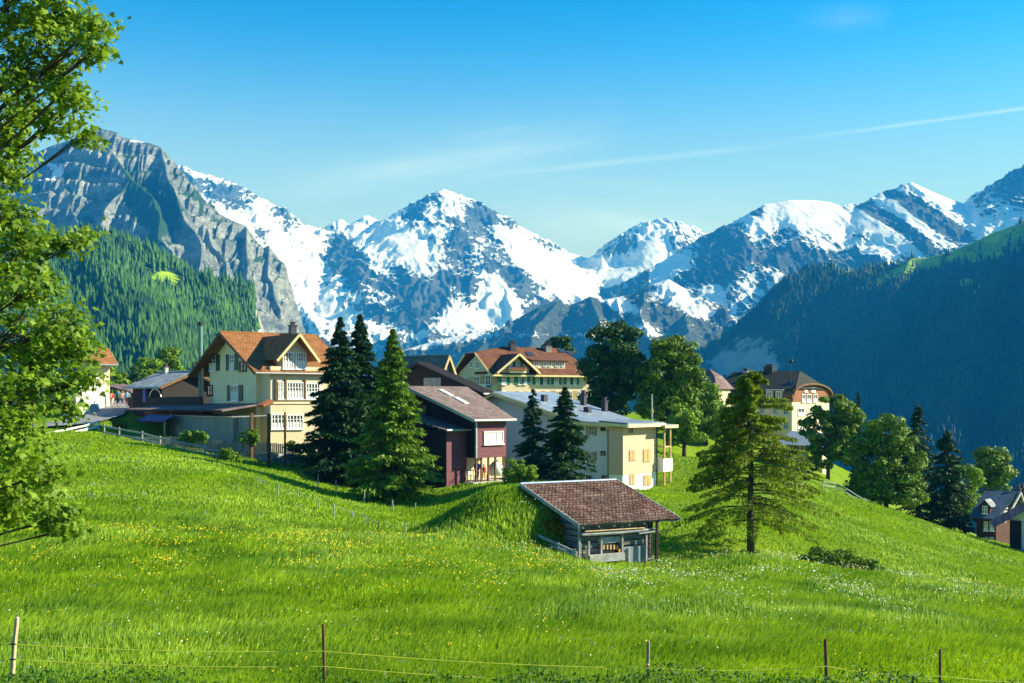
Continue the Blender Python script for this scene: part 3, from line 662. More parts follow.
def plank_mat(name, c1, c2, gap, pitch=0.16, vertical=False, rough=0.8):
    """boards: dark joint lines every pitch metres, grain streaked along the board"""
    m, nt, b = newmat(name)
    tc = N(nt, 'ShaderNodeTexCoord'); sp = N(nt, 'ShaderNodeSeparateXYZ', ins={0: tc.outputs['Object']})
    co = M_(nt, 'ADD', sp.outputs[0], sp.outputs[1]) if vertical else sp.outputs[2]
    fr = M_(nt, 'FRACT', M_(nt, 'DIVIDE', M_(nt, 'ADD', co, 100.0), pitch))
    j = M_(nt, 'LESS_THAN', fr, 0.12)
    st = (2.5, 2.5, 0.4) if vertical else (0.3, 0.3, 5.0)
    mp = N(nt, 'ShaderNodeMapping', ins={0: tc.outputs['Object'], 'Scale': st})
    n1 = N(nt, 'ShaderNodeTexNoise', ins={'Vector': mp.outputs[0], 'Scale': 2.2, 'Detail': 6.0, 'Roughness': 0.7})
    f = N(nt, 'ShaderNodeMapRange', ins={0: n1.outputs[0], 1: 0.32, 2: 0.68})
    c = MIX(nt, M_(nt, 'MULTIPLY', j, 0.75), MIX(nt, f.outputs[0], c3(c1), c3(c2)), c3(gap))
    nt.links.new(c, b.inputs['Base Color']); b.inputs['Roughness'].default_value = rough; b.inputs['Specular IOR Level'].default_value = 0.25
    bp = N(nt, 'ShaderNodeBump', ins={'Height': j, 'Strength': 0.5, 'Distance': -0.02}); nt.links.new(bp.outputs[0], b.inputs['Normal'])
    return m
m_cream = noise_mat('lifted_cream_plaster', (0.74, 0.66, 0.42), (0.82, 0.75, 0.52), 0.8, 0.9, bump=0.15, c_spot=(0.50, 0.46, 0.28), spot=(0.6, 0.8))  # cream brightened in colour to offset the shade on the left gable
m_cream2 = noise_mat('dimmed_cream_plaster', (0.61, 0.51, 0.36), (0.68, 0.58, 0.42), 0.8, 0.9, bump=0.15, c_spot=(0.5, 0.43, 0.28), spot=(0.62, 0.82))  # copy of the cream, dimmed in colour against full sun
m_white = noise_mat('white_plaster', (0.76, 0.78, 0.77), (0.84, 0.85, 0.84), 0.8, 0.9, bump=0.15, c_spot=(0.5, 0.54, 0.54), spot=(0.6, 0.8))
m_whitep = noise_mat('white_paint', (0.76, 0.78, 0.78), (0.82, 0.83, 0.82), 3, 0.5)
m_yellowp = noise_mat('pale_yellow_paint', (0.70, 0.58, 0.26), (0.78, 0.66, 0.34), 3, 0.6)
m_greenp = noise_mat('green_shutter_paint', (0.008, 0.045, 0.03), (0.015, 0.075, 0.045), 3, 0.5)
m_tealp = noise_mat('teal_shutter_paint', (0.015, 0.13, 0.10), (0.03, 0.19, 0.14), 3, 0.5)
m_glass, _nt, _b = newmat('window_glass')
_tc = N(_nt, 'ShaderNodeTexCoord'); _n = N(_nt, 'ShaderNodeTexNoise', ins={'Vector': _tc.outputs['Object'], 'Scale': 1.1, 'Detail': 3.0})
_nt.links.new(MIX(_nt, _n.outputs[0], (0.01, 0.015, 0.025), (0.07, 0.09, 0.12)), _b.inputs['Base Color']); _b.inputs['Roughness'].default_value = 0.08; _b.inputs['Specular IOR Level'].default_value = 0.8
m_curtain = noise_mat('curtain_cloth', (0.55, 0.57, 0.58), (0.75, 0.76, 0.76), 6, 0.9, stretch=(3, 3, 0.5))
m_dark = noise_mat('painted_dark', (0.01, 0.01, 0.012), (0.03, 0.028, 0.028), 2, 0.9)  # near-black colour painted in where there is only shade
m_brownw = plank_mat('dark_brown_boards', (0.045, 0.018, 0.014), (0.10, 0.042, 0.032), (0.01, 0.006, 0.005), 0.18)
m_redw = plank_mat('red_brown_boards', (0.13, 0.048, 0.066), (0.21, 0.085, 0.11), (0.05, 0.02, 0.025), 0.16)
m_blackw = plank_mat('black_boards', (0.012, 0.011, 0.013), (0.035, 0.03, 0.032), (0.004, 0.004, 0.004), 0.2)
m_tanw = plank_mat('pale_yellow_boards', (0.56, 0.41, 0.29), (0.63, 0.48, 0.36), (0.36, 0.25, 0.15), 0.22)
m_greyw = plank_mat('grey_weathered_boards', (0.16, 0.18, 0.17), (0.34, 0.37, 0.35), (0.03, 0.035, 0.035), 0.2, vertical=True)
m_greywh = plank_mat('grey_weathered_logs', (0.06, 0.068, 0.066), (0.25, 0.27, 0.265), (0.008, 0.009, 0.009), 0.24)
m_silver = noise_mat('silver_grey_wood', (0.22, 0.24, 0.25), (0.42, 0.44, 0.45), 3, 0.9, stretch=(1, 1, 1), bump=0.3)
m_pine = noise_mat('pale_pine_wood', (0.40, 0.27, 0.13), (0.54, 0.39, 0.21), 2, 0.7)
m_woodb = noise_mat('brown_timber', (0.10, 0.055, 0.025), (0.20, 0.11, 0.05), 2, 0.8)
m_concrete = noise_mat('concrete', (0.36, 0.37, 0.36), (0.52, 0.53, 0.50), 1.0, 0.95, bump=0.3, c_spot=(0.2, 0.22, 0.2), spot=(0.58, 0.75))
m_stone = noise_mat('grey_stone', (0.14, 0.15, 0.14), (0.34, 0.35, 0.33), 2.5, 0.95, bump=0.8, bscale=6, c_spot=(0.06, 0.10, 0.04), spot=(0.52, 0.66))
m_metal = noise_mat('galvanised_metal', (0.34, 0.38, 0.40), (0.48, 0.52, 0.54), 3, 0.4, metal=0.5)
m_darkmetal = noise_mat('dark_metal', (0.03, 0.03, 0.045), (0.07, 0.07, 0.09), 3, 0.5, metal=0.3)
m_blackp = noise_mat('black_paint', (0.012, 0.014, 0.016), (0.03, 0.03, 0.035), 3, 0.5)
m_tileor = tile_mat('orange_roof_tiles', (0.25, 0.105, 0.038), (0.37, 0.17, 0.065), (0.12, 0.05, 0.015), 0.26, 0.30, spots=(0.32, 0.13, 0.04))
m_tilebr = tile_mat('brown_roof_tiles', (0.13, 0.055, 0.032), (0.21, 0.085, 0.045), (0.05, 0.02, 0.012), 0.3, 0.35, spots=(0.10, 0.055, 0.04))
m_tilepk = tile_mat('grey_pink_roof_tiles', (0.17, 0.125, 0.125), (0.27, 0.20, 0.195), (0.06, 0.05, 0.05), 0.3, 0.32, spots=(0.22, 0.18, 0.17))
m_slate = tile_mat('blue_grey_slates', (0.22, 0.26, 0.29), (0.40, 0.46, 0.50), (0.06, 0.07, 0.08), 0.55, 0.5, spots=(0.5, 0.56, 0.6))
m_zinc = tile_mat('blue_grey_metal_roof', (0.30, 0.37, 0.46), (0.37, 0.44, 0.53), (0.07, 0.10, 0.16), 1.3, 0.7, rough=0.35, bump=0.4, scale_noise=0.5, metal=0.3)
m_roofdk = tile_mat('dark_green_grey_roof', (0.010, 0.018, 0.018), (0.022, 0.034, 0.032), (0.012, 0.018, 0.018), 0.4, 0.4)
m_roofbl = tile_mat('blue_slate_roof', (0.06, 0.11, 0.17), (0.09, 0.15, 0.22), (0.03, 0.05, 0.08), 0.5, 0.4)
m_roofpu = tile_mat('violet_grey_roof', (0.15, 0.11, 0.24), (0.20, 0.15, 0.30), (0.06, 0.04, 0.10), 0.5, 0.4)
m_roofte = tile_mat('teal_grey_roof', (0.05, 0.12, 0.13), (0.08, 0.16, 0.17), (0.02, 0.05, 0.06), 0.5, 0.4)
m_roofmv = tile_mat('mauve_sheet_roof', (0.15, 0.10, 0.11), (0.24, 0.17, 0.18), (0.06, 0.04, 0.05), 0.9, 1.5)

def plane(name, mat, parent, pts, th=0.12, matidx=None):
    """flat slab whose own x runs along pts[0]->pts[1] and y upslope, thickness below"""
    P = [Vector(p) for p in pts]; u = (P[1]-P[0]).normalized(); n = u.cross(P[-1]-P[0]).normalized()
    if n.z < 0: n = -n
    v = n.cross(u)
    q = [((p-P[0]).dot(u), (p-P[0]).dot(v), 0) for p in P]
    mb = MB(); mb.prism(q, (0, 0, -th)); o = mb.build(name, mat, parent)
    M = Matrix((u, v, n)).transposed().to_4x4(); M.translation = P[0]; o.matrix_local = M
    return o
def gable_house(fr, W, D, zE, zA, wall, roof, axis='y', ove=0.9, ovf=0.9, ovb=0.6, zb=-2.0, board=None, th=0.16, ap=0.5, front_apex=0.0, sides=('lo', 'hi')):
    """body under a pitched roof; ridge along the given local axis"""
    if axis == 'y':
        f = lambda a, b, z: (a-W, b, z); span, leng = W, D
    else:
        f = lambda a, b, z: (b-W, a, z); span, leng = D, W
    xa = span*ap; t = th+0.03
    sl, sh = (zA-zE)/xa, (zA-zE)/(span-xa)
    body = MB(); body.prism([f(0, 0, zb), f(span, 0, zb), f(span, 0, zE-t), f(xa, 0, zA-t), f(0, 0, zE-t)], Vector(f(0, leng, 0))-Vector(f(0, 0, 0)))
    w = body.build('wall', wall, fr.r)
    if axis == 'y': b0, b1 = -ovf, leng+ovb
    else: b0, b1 = -ovb, leng+ovf
    bf = front_apex
    A0 = b0-bf if axis == 'y' else b0; A1 = b1 if axis == 'y' else b1+bf
    planes = []
    if 'lo' in sides: planes.append(plane('roof_slope', roof, fr.r, [f(-ove, b0, zE-ove*sl), f(-ove, b1, zE-ove*sl), f(xa, A1, zA), f(xa, A0, zA)], th))
    if 'hi' in sides: planes.append(plane('roof_slope', roof, fr.r, [f(span+ove, b0, zE-ove*sh), f(span+ove, b1, zE-ove*sh), f(xa, A1, zA), f(xa, A0, zA)], th))
    rd = MB().tube([f(xa, A0+0.02, zA+0.0), f(xa, A1-0.02, zA+0.0)], 0.11, 8).build('ridge_cap', roof, fr.r)
    if board:
        for bb, s_ in ((b0, -1), (b1, 1)):
            Ab = A0 if s_ < 0 else A1
            for lo in (True, False):
                if lo and 'lo' not in sides or (not lo and 'hi' not in sides): continue
                e = (-ove, zE-ove*sl) if lo else (span+ove, zE-ove*sh)
                d = s_*0.035
                MB().bar(f(e[0], bb+d, e[1]-0.12), f(xa, Ab+d, zA-0.12), 0.06, 0.26).build('verge_board', board, fr.r)
        for lo in (True, False):
            if lo and 'lo' not in sides or (not lo and 'hi' not in sides): continue
            e = (-ove-0.05, zE-ove*sl) if lo else (span+ove+0.05, zE-ove*sh)
            MB().tube([f(e[0], b0, e[1]-0.09), f(e[0], b1, e[1]-0.09)], 0.08, 6).build('gutter', m_metal, fr.r)
    return w
def fbox(mb, axis, c, out, s0, s1, z0, z1, d0, d1):
    if axis == 'y': mb.box(s0, s1, c+out*d0, c+out*d1, z0, z1)
    else: mb.box(c+out*d0, c+out*d1, s0, s1, z0, z1)
def window(fr, axis, c, r, nx=2, ny=2, fm=None, shut=None, curtain=0.0, par=None, open_=True, sill=True, name='window', px=True, shw=None):
    """a framed window traced from picture rectangle r on a facade; left facades face -y, right facades +x"""
    out = -1 if axis == 'y' else 1; fm = fm or m_whitep; par = par or fr.r
    if px:
        cx = (r[0]+r[2])/2; cy = (r[1]+r[3])/2
        s0, _ = fr.hit(axis, c, r[0], cy); s1, _ = fr.hit(axis, c, r[2], cy); _, z1 = fr.hit(axis, c, cx, r[1]); _, z0 = fr.hit(axis, c, cx, r[3])
    else: s0, z0, s1, z1 = r
    fw = min(0.09, (s1-s0)*0.12); mb = MB()
    for a, b_, z_a, z_b in ((s0, s1, z0, z0+fw), (s0, s1, z1-fw, z1), (s0, s0+fw, z0+fw, z1-fw), (s1-fw, s1, z0+fw, z1-fw)): fbox(mb, axis, c, out, a, b_, z_a, z_b, 0.0, 0.09)
    for i in range(1, nx):
        q = s0+(s1-s0)*i/nx; fbox(mb, axis, c, out, q-0.035, q+0.035, z0+fw, z1-fw, 0.0, 0.075)
    for i in range(1, ny):
        q = z0+(z1-z0)*i/ny; fbox(mb, axis, c, out, s0+fw, s1-fw, q-0.022, q+0.022, 0.0, 0.065)
    if sill: fbox(mb, axis, c, out, s0-0.06, s1+0.06, z0-0.08, z0-0.001, 0.0, 0.16)
    w = mb.build(name, fm, par)
    gm = MB(); fbox(gm, axis, c, out, s0+fw*0.5, s1-fw*0.5, z0+fw*0.5, z1-fw*0.5, 0.005, 0.03); gm.build('pane', m_glass, w)
    if curtain:
        cm = MB()
        for i in range(nx):
            a = s0+(s1-s0)*i/nx+0.05; b_ = s0+(s1-s0)*(i+1)/nx-0.05
            fbox(cm, axis, c, out, a, b_, z0+fw, z0+fw+(z1-z0-2*fw)*curtain, 0.032, 0.04)
        cm.build('curtain', m_curtain, w)
    if shut:
        sw = shw or (s1-s0)*0.5
        for a, b_ in ((s0-sw-0.02, s0-0.02), (s1+0.02, s1+sw+0.02)):
            sm = MB(); fbox(sm, axis, c, out, a, b_, z0, z1, 0.02, 0.07)
            for k in range(3): fbox(sm, axis, c, out, a+0.02, b_-0.02, z0+(z1-z0)*(0.08+k*0.42), z0+(z1-z0)*(0.08+k*0.42)+0.06, 0.07, 0.085)
            sm.build('shutter', shut, par)
    return w
def chimney(fr, x, y, z0, z1, w=0.5, mat=None, cap=True, name='chimney'):
    mb = MB(); mb.box(x-w/2, x+w/2, y-w/2, y+w/2, z0, z1)
    o = mb.build(name, mat or m_stone, fr.r)
    if cap:
        MB().box(x-w/2-0.07, x+w/2+0.07, y-w/2-0.07, y+w/2+0.07, z1, z1+0.08).box(x-w*0.3, x+w*0.3, y-w*0.3, y+w*0.3, z1+0.08, z1+0.32).box(x-w*0.45, x+w*0.45, y-w*0.45, y+w*0.45, z1+0.32, z1+0.38).build('cowl', m_darkmetal, o)
    return o

# ================================================================== the road (left)
def ribbon(name, mat, pts, wid, lift=0.05, thick=0.0):
    """pts (X, Y); draped over the ground"""
    P = []
    for i in range(len(pts)-1):
        for k in range(8):
            t = k/8; P.append(Vector(pts[i]).lerp(Vector(pts[i+1]), t))
    P.append(Vector(pts[-1])); vs = []; fs = []; nk = 7
    for i, p in enumerate(P):
        d = (P[min(i+1, len(P)-1)]-P[max(i-1, 0)]).normalized(); n = Vector((-d.y, d.x))
        zc = gz(p.x, p.y)
        for k in range(nk):
            q = p+n*wid*(k/(nk-1)-0.5); vs.append((q.x, q.y, max(gz(q.x, q.y), zc-0.05)+lift))
    for i in range(len(P)-1):
        for k in range(nk-1): a = i*nk+k; fs.append((a, a+1, a+nk+1, a+nk))
    return link(name, fast_mesh(name, np.array([tuple(v) for v in vs]), np.array(fs), smooth=True), mat)
m_asph = noise_mat('asphalt', (0.16, 0.18, 0.20), (0.24, 0.26, 0.28), 1.5, 0.9, bump=0.2, c_spot=(0.12, 0.13, 0.14), spot=(0.55, 0.7))
roadpts = [(XA(-330, 60), 60), (XA(-60, 86), 86), (XA(20, 96), 96), (XA(72, 104), 104), (XA(104, 113), 113), (XA(118, 124), 124), (XA(124, 140), 140), (XA(128, 165), 165)]
tag(ribbon('road', m_asph, roadpts, 3.6, 0.22), kind='structure')

# ================================================================== cream chalet with orange roof (left)
fr = Frame(256, 95, 452, -53)
fr.root('cream_chalet', 'cream plastered three storey house with orange tiled roof and green shutters', 'house')
zA = ZA(332, 98.4)-fr.o.z; zE = zA-3.6*(4.95/7.25)
gable_house(fr, 9.9, 7.6, zE, zA, m_cream, m_tileor, ove=2.3, ovf=1.1, board=m_woodb, th=0.14)
H = lambda px, py: fr.hit('y', 0, px, py)
for r, cu in (((210, 355, 216.5, 371), 0.5), ((230, 354, 235, 370.5), 0.5)):
    window(fr, 'y', 0, r, 2, 3, shut=m_greenp, curtain=cu, shw=0.75)
window(fr, 'y', 0, (193, 362, 200, 373), 2, 2, fm=m_greenp)
window(fr, 'y', 0, (240, 361, 247, 371), 2, 2, fm=m_greenp)
window(fr, 'y', 0, (207.5, 385, 213, 395.5), 2, 2, fm=m_brownw)
window(fr, 'y', 0, (231.5, 385, 239, 401), 2, 3, shut=m_greenp, curtain=0.6, shw=0.85)
# flue up the gable
a = H(203.5, 406); MB().tube([(a[0], -0.28, a[1]-1), (a[0], -0.28, zA-0.9), (a[0], -0.28, zA+0.9)], 0.2, 10).build('flue', noise_mat('green_zinc', (0.10, 0.22, 0.22), (0.14, 0.28, 0.28), 2, 0.5), fr.r)
MB().tube([(a[0], -0.28, zA+0.9), (a[0], -0.28, zA+1.25)], 0.26, 10).build('cowl', m_darkmetal, fr.r)
chimney(fr, -4.6, 5.6, zA-0.4, zA+0.75, 0.55, m_darkmetal)
# winter-garden bay with its cross gable
bx = 1.95
y0, _ = fr.hit('x', bx, 270.5, 420); y1 = 6.6
bz = MB(); bz.box(0.0, bx, y0, y1, -2, fr.hit('x', bx, 280, 350)[1]-1.35)
bay = bz.build('bay', m_cream2, fr.r)
d0 = fr.hit('x', bx, 281.5, 365)[0]; d1 = fr.hit('x', bx, 307.5, 365)[0]; dm = (d0+d1)/2
dz = fr.hit('x', bx, 283, 352)[1]; da = fr.hit('x', bx, 295, 336)[1]
da = min(da, zA-0.25)
dm_ = MB().prism([(-4.6, d0, fr.hit('x', bx, 280, 350)[1]-1.36), (-4.6, d1, fr.hit('x', bx, 280, 350)[1]-1.36), (-4.6, d1, dz), (-4.6, dm, da-0.15), (-4.6, d0, dz)], (bx+4.58, 0, 0)).build('dormer', m_cream2, fr.r)
so = (da-dz)/(dm-d0)
plane('dormer_roof', m_tileor, fr.r, [(-4.6, d0-0.75, dz-0.75*so+0.2), (bx+0.75, d0-0.75, dz-0.75*so+0.2), (bx+0.95, dm, da+0.2), (-4.6, dm, da+0.2)], 0.12)
plane('dormer_roof', m_tileor, fr.r, [(-4.6, d1+0.75, dz-0.75*so+0.2), (bx+0.75, d1+0.75, dz-0.75*so+0.2), (bx+0.95, dm, da+0.2), (-4.6, dm, da+0.2)], 0.12)
for s_ in (-1, 1): MB().bar((bx+0.78, dm+s_*(dm-d0+0.75), dz-0.75*so+0.08), (bx+0.98, dm, da+0.08), 0.05, 0.2).build('verge_board', m_yellowp, fr.r)
for (a0, a1, b0, b1, nx, cu) in ((282.5, 293.5, 352, 369, 4, 0.5), (295.5, 305.5, 352, 369, 4, 0.5), (278, 283.6, 381.5, 399, 3, 0.5), (286.5, 303.5, 382, 399, 6, 0.5), (305.5, 320, 383, 399, 5, 0.5),
                                 (271, 284.5, 414, 429, 4, 0.4), (286.5, 303, 414.5, 429, 5, 0.5)):
    window(fr, 'x', bx, (a0, b0, a1, b1), nx, 3, curtain=cu)
for px in (275.5, 285.2, 304.6):
    s_, z_ = fr.hit('x', bx, px, 398); MB().box(bx+0.02, bx+0.14, s_-0.07, s_+0.07, z_-0.2, fr.hit('x', bx, px, 379)[1]).build('pilaster', m_woodb, fr.r)
z_ = fr.hit('x', bx, 290, 403)[1]; MB().box(bx, bx+0.1, y0, y1, z_-0.06, z_+0.06).build('string_course', m_cream, fr.r)
# veranda roof along the left facade
zt = H(200, 405)[1]; xl = fr.hit('y', -3.2, 128, 415)[0]
plane('veranda_roof', m_roofmv, fr.r, [(xl, -3.6, zt-0.45), (1.4, -3.6, zt-0.35), (1.4, -0.03, zt+0.1), (xl, -0.03, zt+0.1)], 0.14)
for px in (172, 251, 268): 
    s_ = fr.hit('y', -3.3, px, 425)[0]; MB().box(s_-0.1, s_+0.1, -3.35, -3.15, -1.5, zt-0.55).build('post', m_woodb, fr.r)
s0, s1 = fr.hit('y', -3.0, 171, 420)[0], fr.hit('y', -3.0, 233, 420)[0]
MB().box(s0, s1, -3.0, -2.2, -1.8, fr.hit('y', -3.0, 200, 416)[1]).build('lean_to_store', m_greyw, fr.r)
plane('lean_to_roof', m_metal, fr.r, [(s0-0.2, -3.14, fr.hit('y', -3.0, 200, 416)[1]+0.02), (s1+0.2, -3.14, fr.hit('y', -3.0, 200, 416)[1]+0.02), (s1+0.2, -0.1, fr.hit('y', -3.0, 200, 416)[1]+0.12), (s0-0.2, -0.1, fr.hit('y', -3.0, 200, 416)[1]+0.12)], 0.06)
s2, s3 = fr.hit('y', -2.6, 236, 420)[0], fr.hit('y', -2.6, 250, 420)[0]
MB().box(s2, s3, -2.6, -2.52, -1.8, zt-0.9).build('store_panel', m_greyw, fr.r)
# near-black block paints in the shade under the veranda, terrace left of the house
MB().box(xl, -9.9, -0.4, 4, -1.8, zt-0.6).build('shade_block', m_dark, fr.r)
s4 = fr.hit('y', -1.0, 128, 400)[0]; t0 = fr.hit('y', -1.0, 150, 406)[1]; t1 = fr.hit('y', -1.0, 150, 397)[1]
MB().box(s4, -9.3, -1.05, -0.93, t0+0.0, t1).box(s4, s4+0.12, -0.92, 3, t0, t1).build('terrace_parapet', m_blackw, fr.r)
MB().box(s4, -9.3, -0.9, 3, t0-0.9, t0+0.02).build('terrace', noise_mat('dull_red_paint', (0.14, 0.06, 0.06), (0.2, 0.09, 0.08), 1, .9), fr.r)
MB().box(-10.35, -10.2, -0.6, -0.45, t0, zE-0.55).build('post', m_pine, fr.r)
for r_ in ((146, 415, 171, 421),):
    a0 = fr.hit('y', -4.0, r_[0], 418)[0]; a1 = fr.hit('y', -4.0, r_[2], 418)[0]; z1 = fr.hit('y', -4, 160, 415)[1]
    plane('porch_roof', m_roofpu, fr.r, [(a0, -4.9, z1-0.55), (a1, -4.9, z1-0.55), (a1, -3.7, z1), (a0, -3.7, z1)], 0.08)
    MB().box(a1-0.15, a1-0.03, -4.6, -4.48, -1.5, z1-0.5).build('post', m_pine, fr.r)
t = MB(); s_ = fr.hit('y', -2.2, 258, 403)[0]
for k in range(5): t.tube([(s_-0.5+k*0.25, -2.0, zt-0.02), (s_-0.5+k*0.25, -1.2, zt+0.32+0.1*(k % 2))], 0.14, 8)
fr.cushion = t; o = t.build('rolled_canvas', noise_mat('rust_canvas', (0.30, 0.10, 0.05), (0.42, 0.16, 0.08), 3, .9), fr.r)

# walled garden terrace below the cream house
gw0 = [(172, 87), (205, 88), (240, 88), (272, 88), (300, 90), (318, 92)]
gtop = [447, 450, 452, 453, 456, 457]
mb = MB(); gt = []
for (a, Ya), za_, (b_, Yb), zb2 in zip(gw0[:-1], gtop[:-1], gw0[1:], gtop[1:]):
    A = V(a, za_, Ya); B_ = V(b_, zb2, Yb); mb.prism([(A.x, A.y, A.z-3), (B_.x, B_.y, B_.z-3), (B_.x, B_.y, B_.z), (A.x, A.y, A.z)], (0.1, 0.4, 0))
tag(mb.build('garden_wall', m_stone), 'low grey stone garden wall below the picket fence of the cream house', 'wall')
mb = MB(); q = [V(a, z-1.2, Y+0.3) for (a, Y), z in zip(gw0, gtop)]; q2 = [V(a, z-1.6, 96)+Vector((0, 0, -0.35)) for a, z in ((322, 456), (272, 452), (165, 444))]
mb.prism(q+q2, (0, 0, -2.5)); tag(mb.build('garden_ground', MATS['meadow_ground']), kind='structure')

# dark barn with slate roof, behind it to the left
fb = Frame(162, 112, 412, -40)
fb.root('slate_roof_barn', 'low dark timber barn with pale slate roof left of the cream house', 'barn')
zb_ = ZA(384, 112)-fb.o.z
gable_house(fb, 5.2, 6.5, zb_, zb_+1.3, m_blackw, m_slate, axis='x', ove=0.7, ovf=0.8, board=m_woodb)
chimney(fb, -3.9, 3.0, zb_+0.6, zb_+1.8, 0.35, m_concrete)
s0, z0 = fb.hit('y', 0, 147, 396); MB().box(s0-0.25, s0+0.15, -0.3, -0.05, z0-0.6, z0+1.0).build('door', noise_mat('violet_cloth', (0.12, 0.12, 0.5), (0.2, 0.2, 0.65), 3, .8), fb.r)  # violet cloth shape like a flag before the wall, no door leaf
arc = MB()
for k in range(9):
    a0, a1 = math.pi*k/9, math.pi*(k+1)/9; cx, cz = s0+1.6, z0-0.2
    arc.bar((cx+1.0*math.cos(a0), -0.08, cz+0.9*math.sin(a0)), (cx+1.0*math.cos(a1), -0.08, cz+0.9*math.sin(a1)), 0.08, 0.1)
arc.build('arch', m_metal, fb.r)

# orange-roofed house glimpsed behind the leaves
fo = Frame(94, 128, 398, -50)
fo.root('orange_roof_house', 'orange tiled house peeping out behind the leaves at far left', 'house')
zo = ZA(349, 131)-fo.o.z
gable_house(fo, 4.0, 1.8, zo-1.3, zo, m_cream2, m_tileor, ove=0.8, ovf=0.9, board=m_pine)
window(fo, 'x', 0, (96, 370, 99, 378), 2, 2)
# open shelter over the walkers
fs = Frame(118, 150, 405, -20)
fs.root('shelter', 'small open shelter with dark sloping roof behind the walkers', 'shelter')
zs = ZA(386, 150)-fs.o.z
plane('roof', m_roofmv, fs.r, [(-1.6, -0.5, zs+0.1), (2.4, -0.5, zs-0.75), (2.4, 3.0, zs-0.6), (-1.6, 3.0, zs+0.35)], 0.2)
for x in (-1.2, 1.9):
    for y in (0.0, 2.6): MB().box(x-0.1, x+0.1, y-0.1, y+0.1, -1.5, zs-0.05-0.2*(x+1.6)).build('post', m_woodb, fs.r)
# pale retaining wall above the road
P0 = [(58, 113), (76, 112), (92, 115), (106, 121), (109, 134)]
mb = MB()
for (a, Ya), (b_, Yb) in zip(P0[:-1], P0[1:]):
    A = Vector((XA(a, Ya), Ya)); B_ = Vector((XA(b_, Yb), Yb)); n = (B_-A).normalized(); n = Vector((-n.y, n.x))*0.5
    za, zb2 = ZA(396 if a < 70 else 386, Ya), ZA(386, Yb)
    mb.prism([(A.x, A.y, -6), (B_.x, B_.y, -6), (B_.x, B_.y, zb2), (A.x, A.y, za)], (n.x, n.y, 0))
rw = mb.build('retaining_wall', noise_mat('pale_limestone_wall', (0.42, 0.44, 0.43), (0.62, 0.62, 0.58), 0.6, 0.95, bump=0.8, bscale=2.0, c_spot=(0.22, 0.27, 0.26), spot=(0.52, 0.62), sscale=0.5))
tag(rw, 'pale limestone retaining wall on the uphill side of the road', 'wall')

# ================================================================== dark red-brown chalet on posts (centre)
fr = Frame(476, 84, 486, -45)
fr.root('red_brown_chalet', 'dark red-brown timber chalet with its lit upper room standing on posts', 'house')
def hx(px, py, c=0): return fr.hit('x', c, px, py)
def hy(px, py, c=0): return fr.hit('y', c, px, py)
D_ = hx(505.5, 440)[0]; zE = hx(490, 417.5)[1]; zlow = hx(490, 457.5)[1]
axx, azz = hy(420, 386)
W_ = 2*abs(axx)+0.2
body = MB().prism([(-W_, 0, zlow), (0, 0, zlow), (0, 0, zE-0.15), (-W_/2, 0, azz-0.2), (-W_, 0, zE-0.15)], (0, D_, 0)).build('wall', m_blackw, fr.r)  # black boards put this side's shade into the colour
MB().box(0.004, 0.07, 0.0, D_, zlow, zE-0.12).build('sunlit_front', m_redw, fr.r)  # thin slab carrying the red-brown tone of the sunlit face
MB().box(-W_, -2.4, 0.003, D_+2.5, -2.5, zlow-0.003).build('lower_storey', m_blackw, fr.r)
ridge_b = fr.hit('x', -W_/2, 467, 387)[0]
plane('roof_slope', m_tilepk, fr.r, [(0.55, -0.7, zE-0.1), (0.55, D_+0.5, zE-0.1), (-W_/2, max(D_+0.6, ridge_b), azz), (-W_/2, -1.4, azz)], 0.14)
plane('roof_slope', m_tilepk, fr.r, [(-W_-0.6, -0.7, zE-0.15), (-W_-0.6, D_+0.5, zE-0.15), (-W_/2, max(D_+0.6, ridge_b), azz), (-W_/2, -1.4, azz)], 0.14)
MB().bar((0.6, -0.75, zE-0.22), (-W_/2, -1.45, azz-0.1), 0.05, 0.24).build('verge_board', m_metal, fr.r)
MB().tube([(0.62, -0.75, zE-0.2), (0.62, D_+0.5, zE-0.2)], 0.09, 6).build('gutter', m_metal, fr.r)
MB().box(-0.02, 0.12, -0.1, 0.02, zlow, zE-0.1).build('downpipe', m_metal, fr.r)
for a, b_ in (((-W_/2+0.9, 1.2), (-W_/2+2.2, 1.25)), ((-W_/2+2.6, 1.25), (-W_/2+3.9, 1.3))):
    sl_ = (azz-zE+0.1)/(W_/2+0.55)
    z_ = lambda x: azz-(x+W_/2)*sl_+0.03
    plane('skylight', m_whitep, fr.r, [(a[0], a[1], z_(a[0])+0.05), (b_[0], a[1], z_(b_[0])+0.05), (b_[0], a[1]+0.45, z_(b_[0])+0.05), (a[0], a[1]+0.45, z_(a[0])+0.05)], 0.09)
window(fr, 'x', 0.07, (483.5, 431, 503, 444), 3, 1, curtain=0.95)
# lower wing in front of the dark wall
wx0, _ = hy(426, 450, -2.0); wx1, _ = hy(446, 450, -2.0); wz = hy(440, 430, -2.0)[1]
MB().box(wx0-2.5, wx1, -2.0, -0.003, -2.2, wz).build('side_wing', m_blackw, fr.r)  # shade of the wing's left side painted as black
MB().box(wx1+0.002, wx1+0.06, -2.0, -0.004, -0.6, wz).build('sunlit_wing_face', m_redw, fr.r)  # thin red-brown slab, the wing's sunlit tone
plane('wing_roof', m_tilepk, fr.r, [(wx1+0.5, -2.4, wz+0.02), (wx1+0.5, 0.0, wz+0.02), (wx0-2.5, 0.0, wz+1.1), (wx0-2.5, -2.4, wz+1.1)], 0.12)
MB().tube([(wx1+0.55, -2.4, wz), (wx1+0.55, 0.0, wz)], 0.08, 6).build('gutter', m_metal, fr.r)
window(fr, 'y', -0.0, (421, 405, 427, 414), 2, 2, fm=m_greenp)
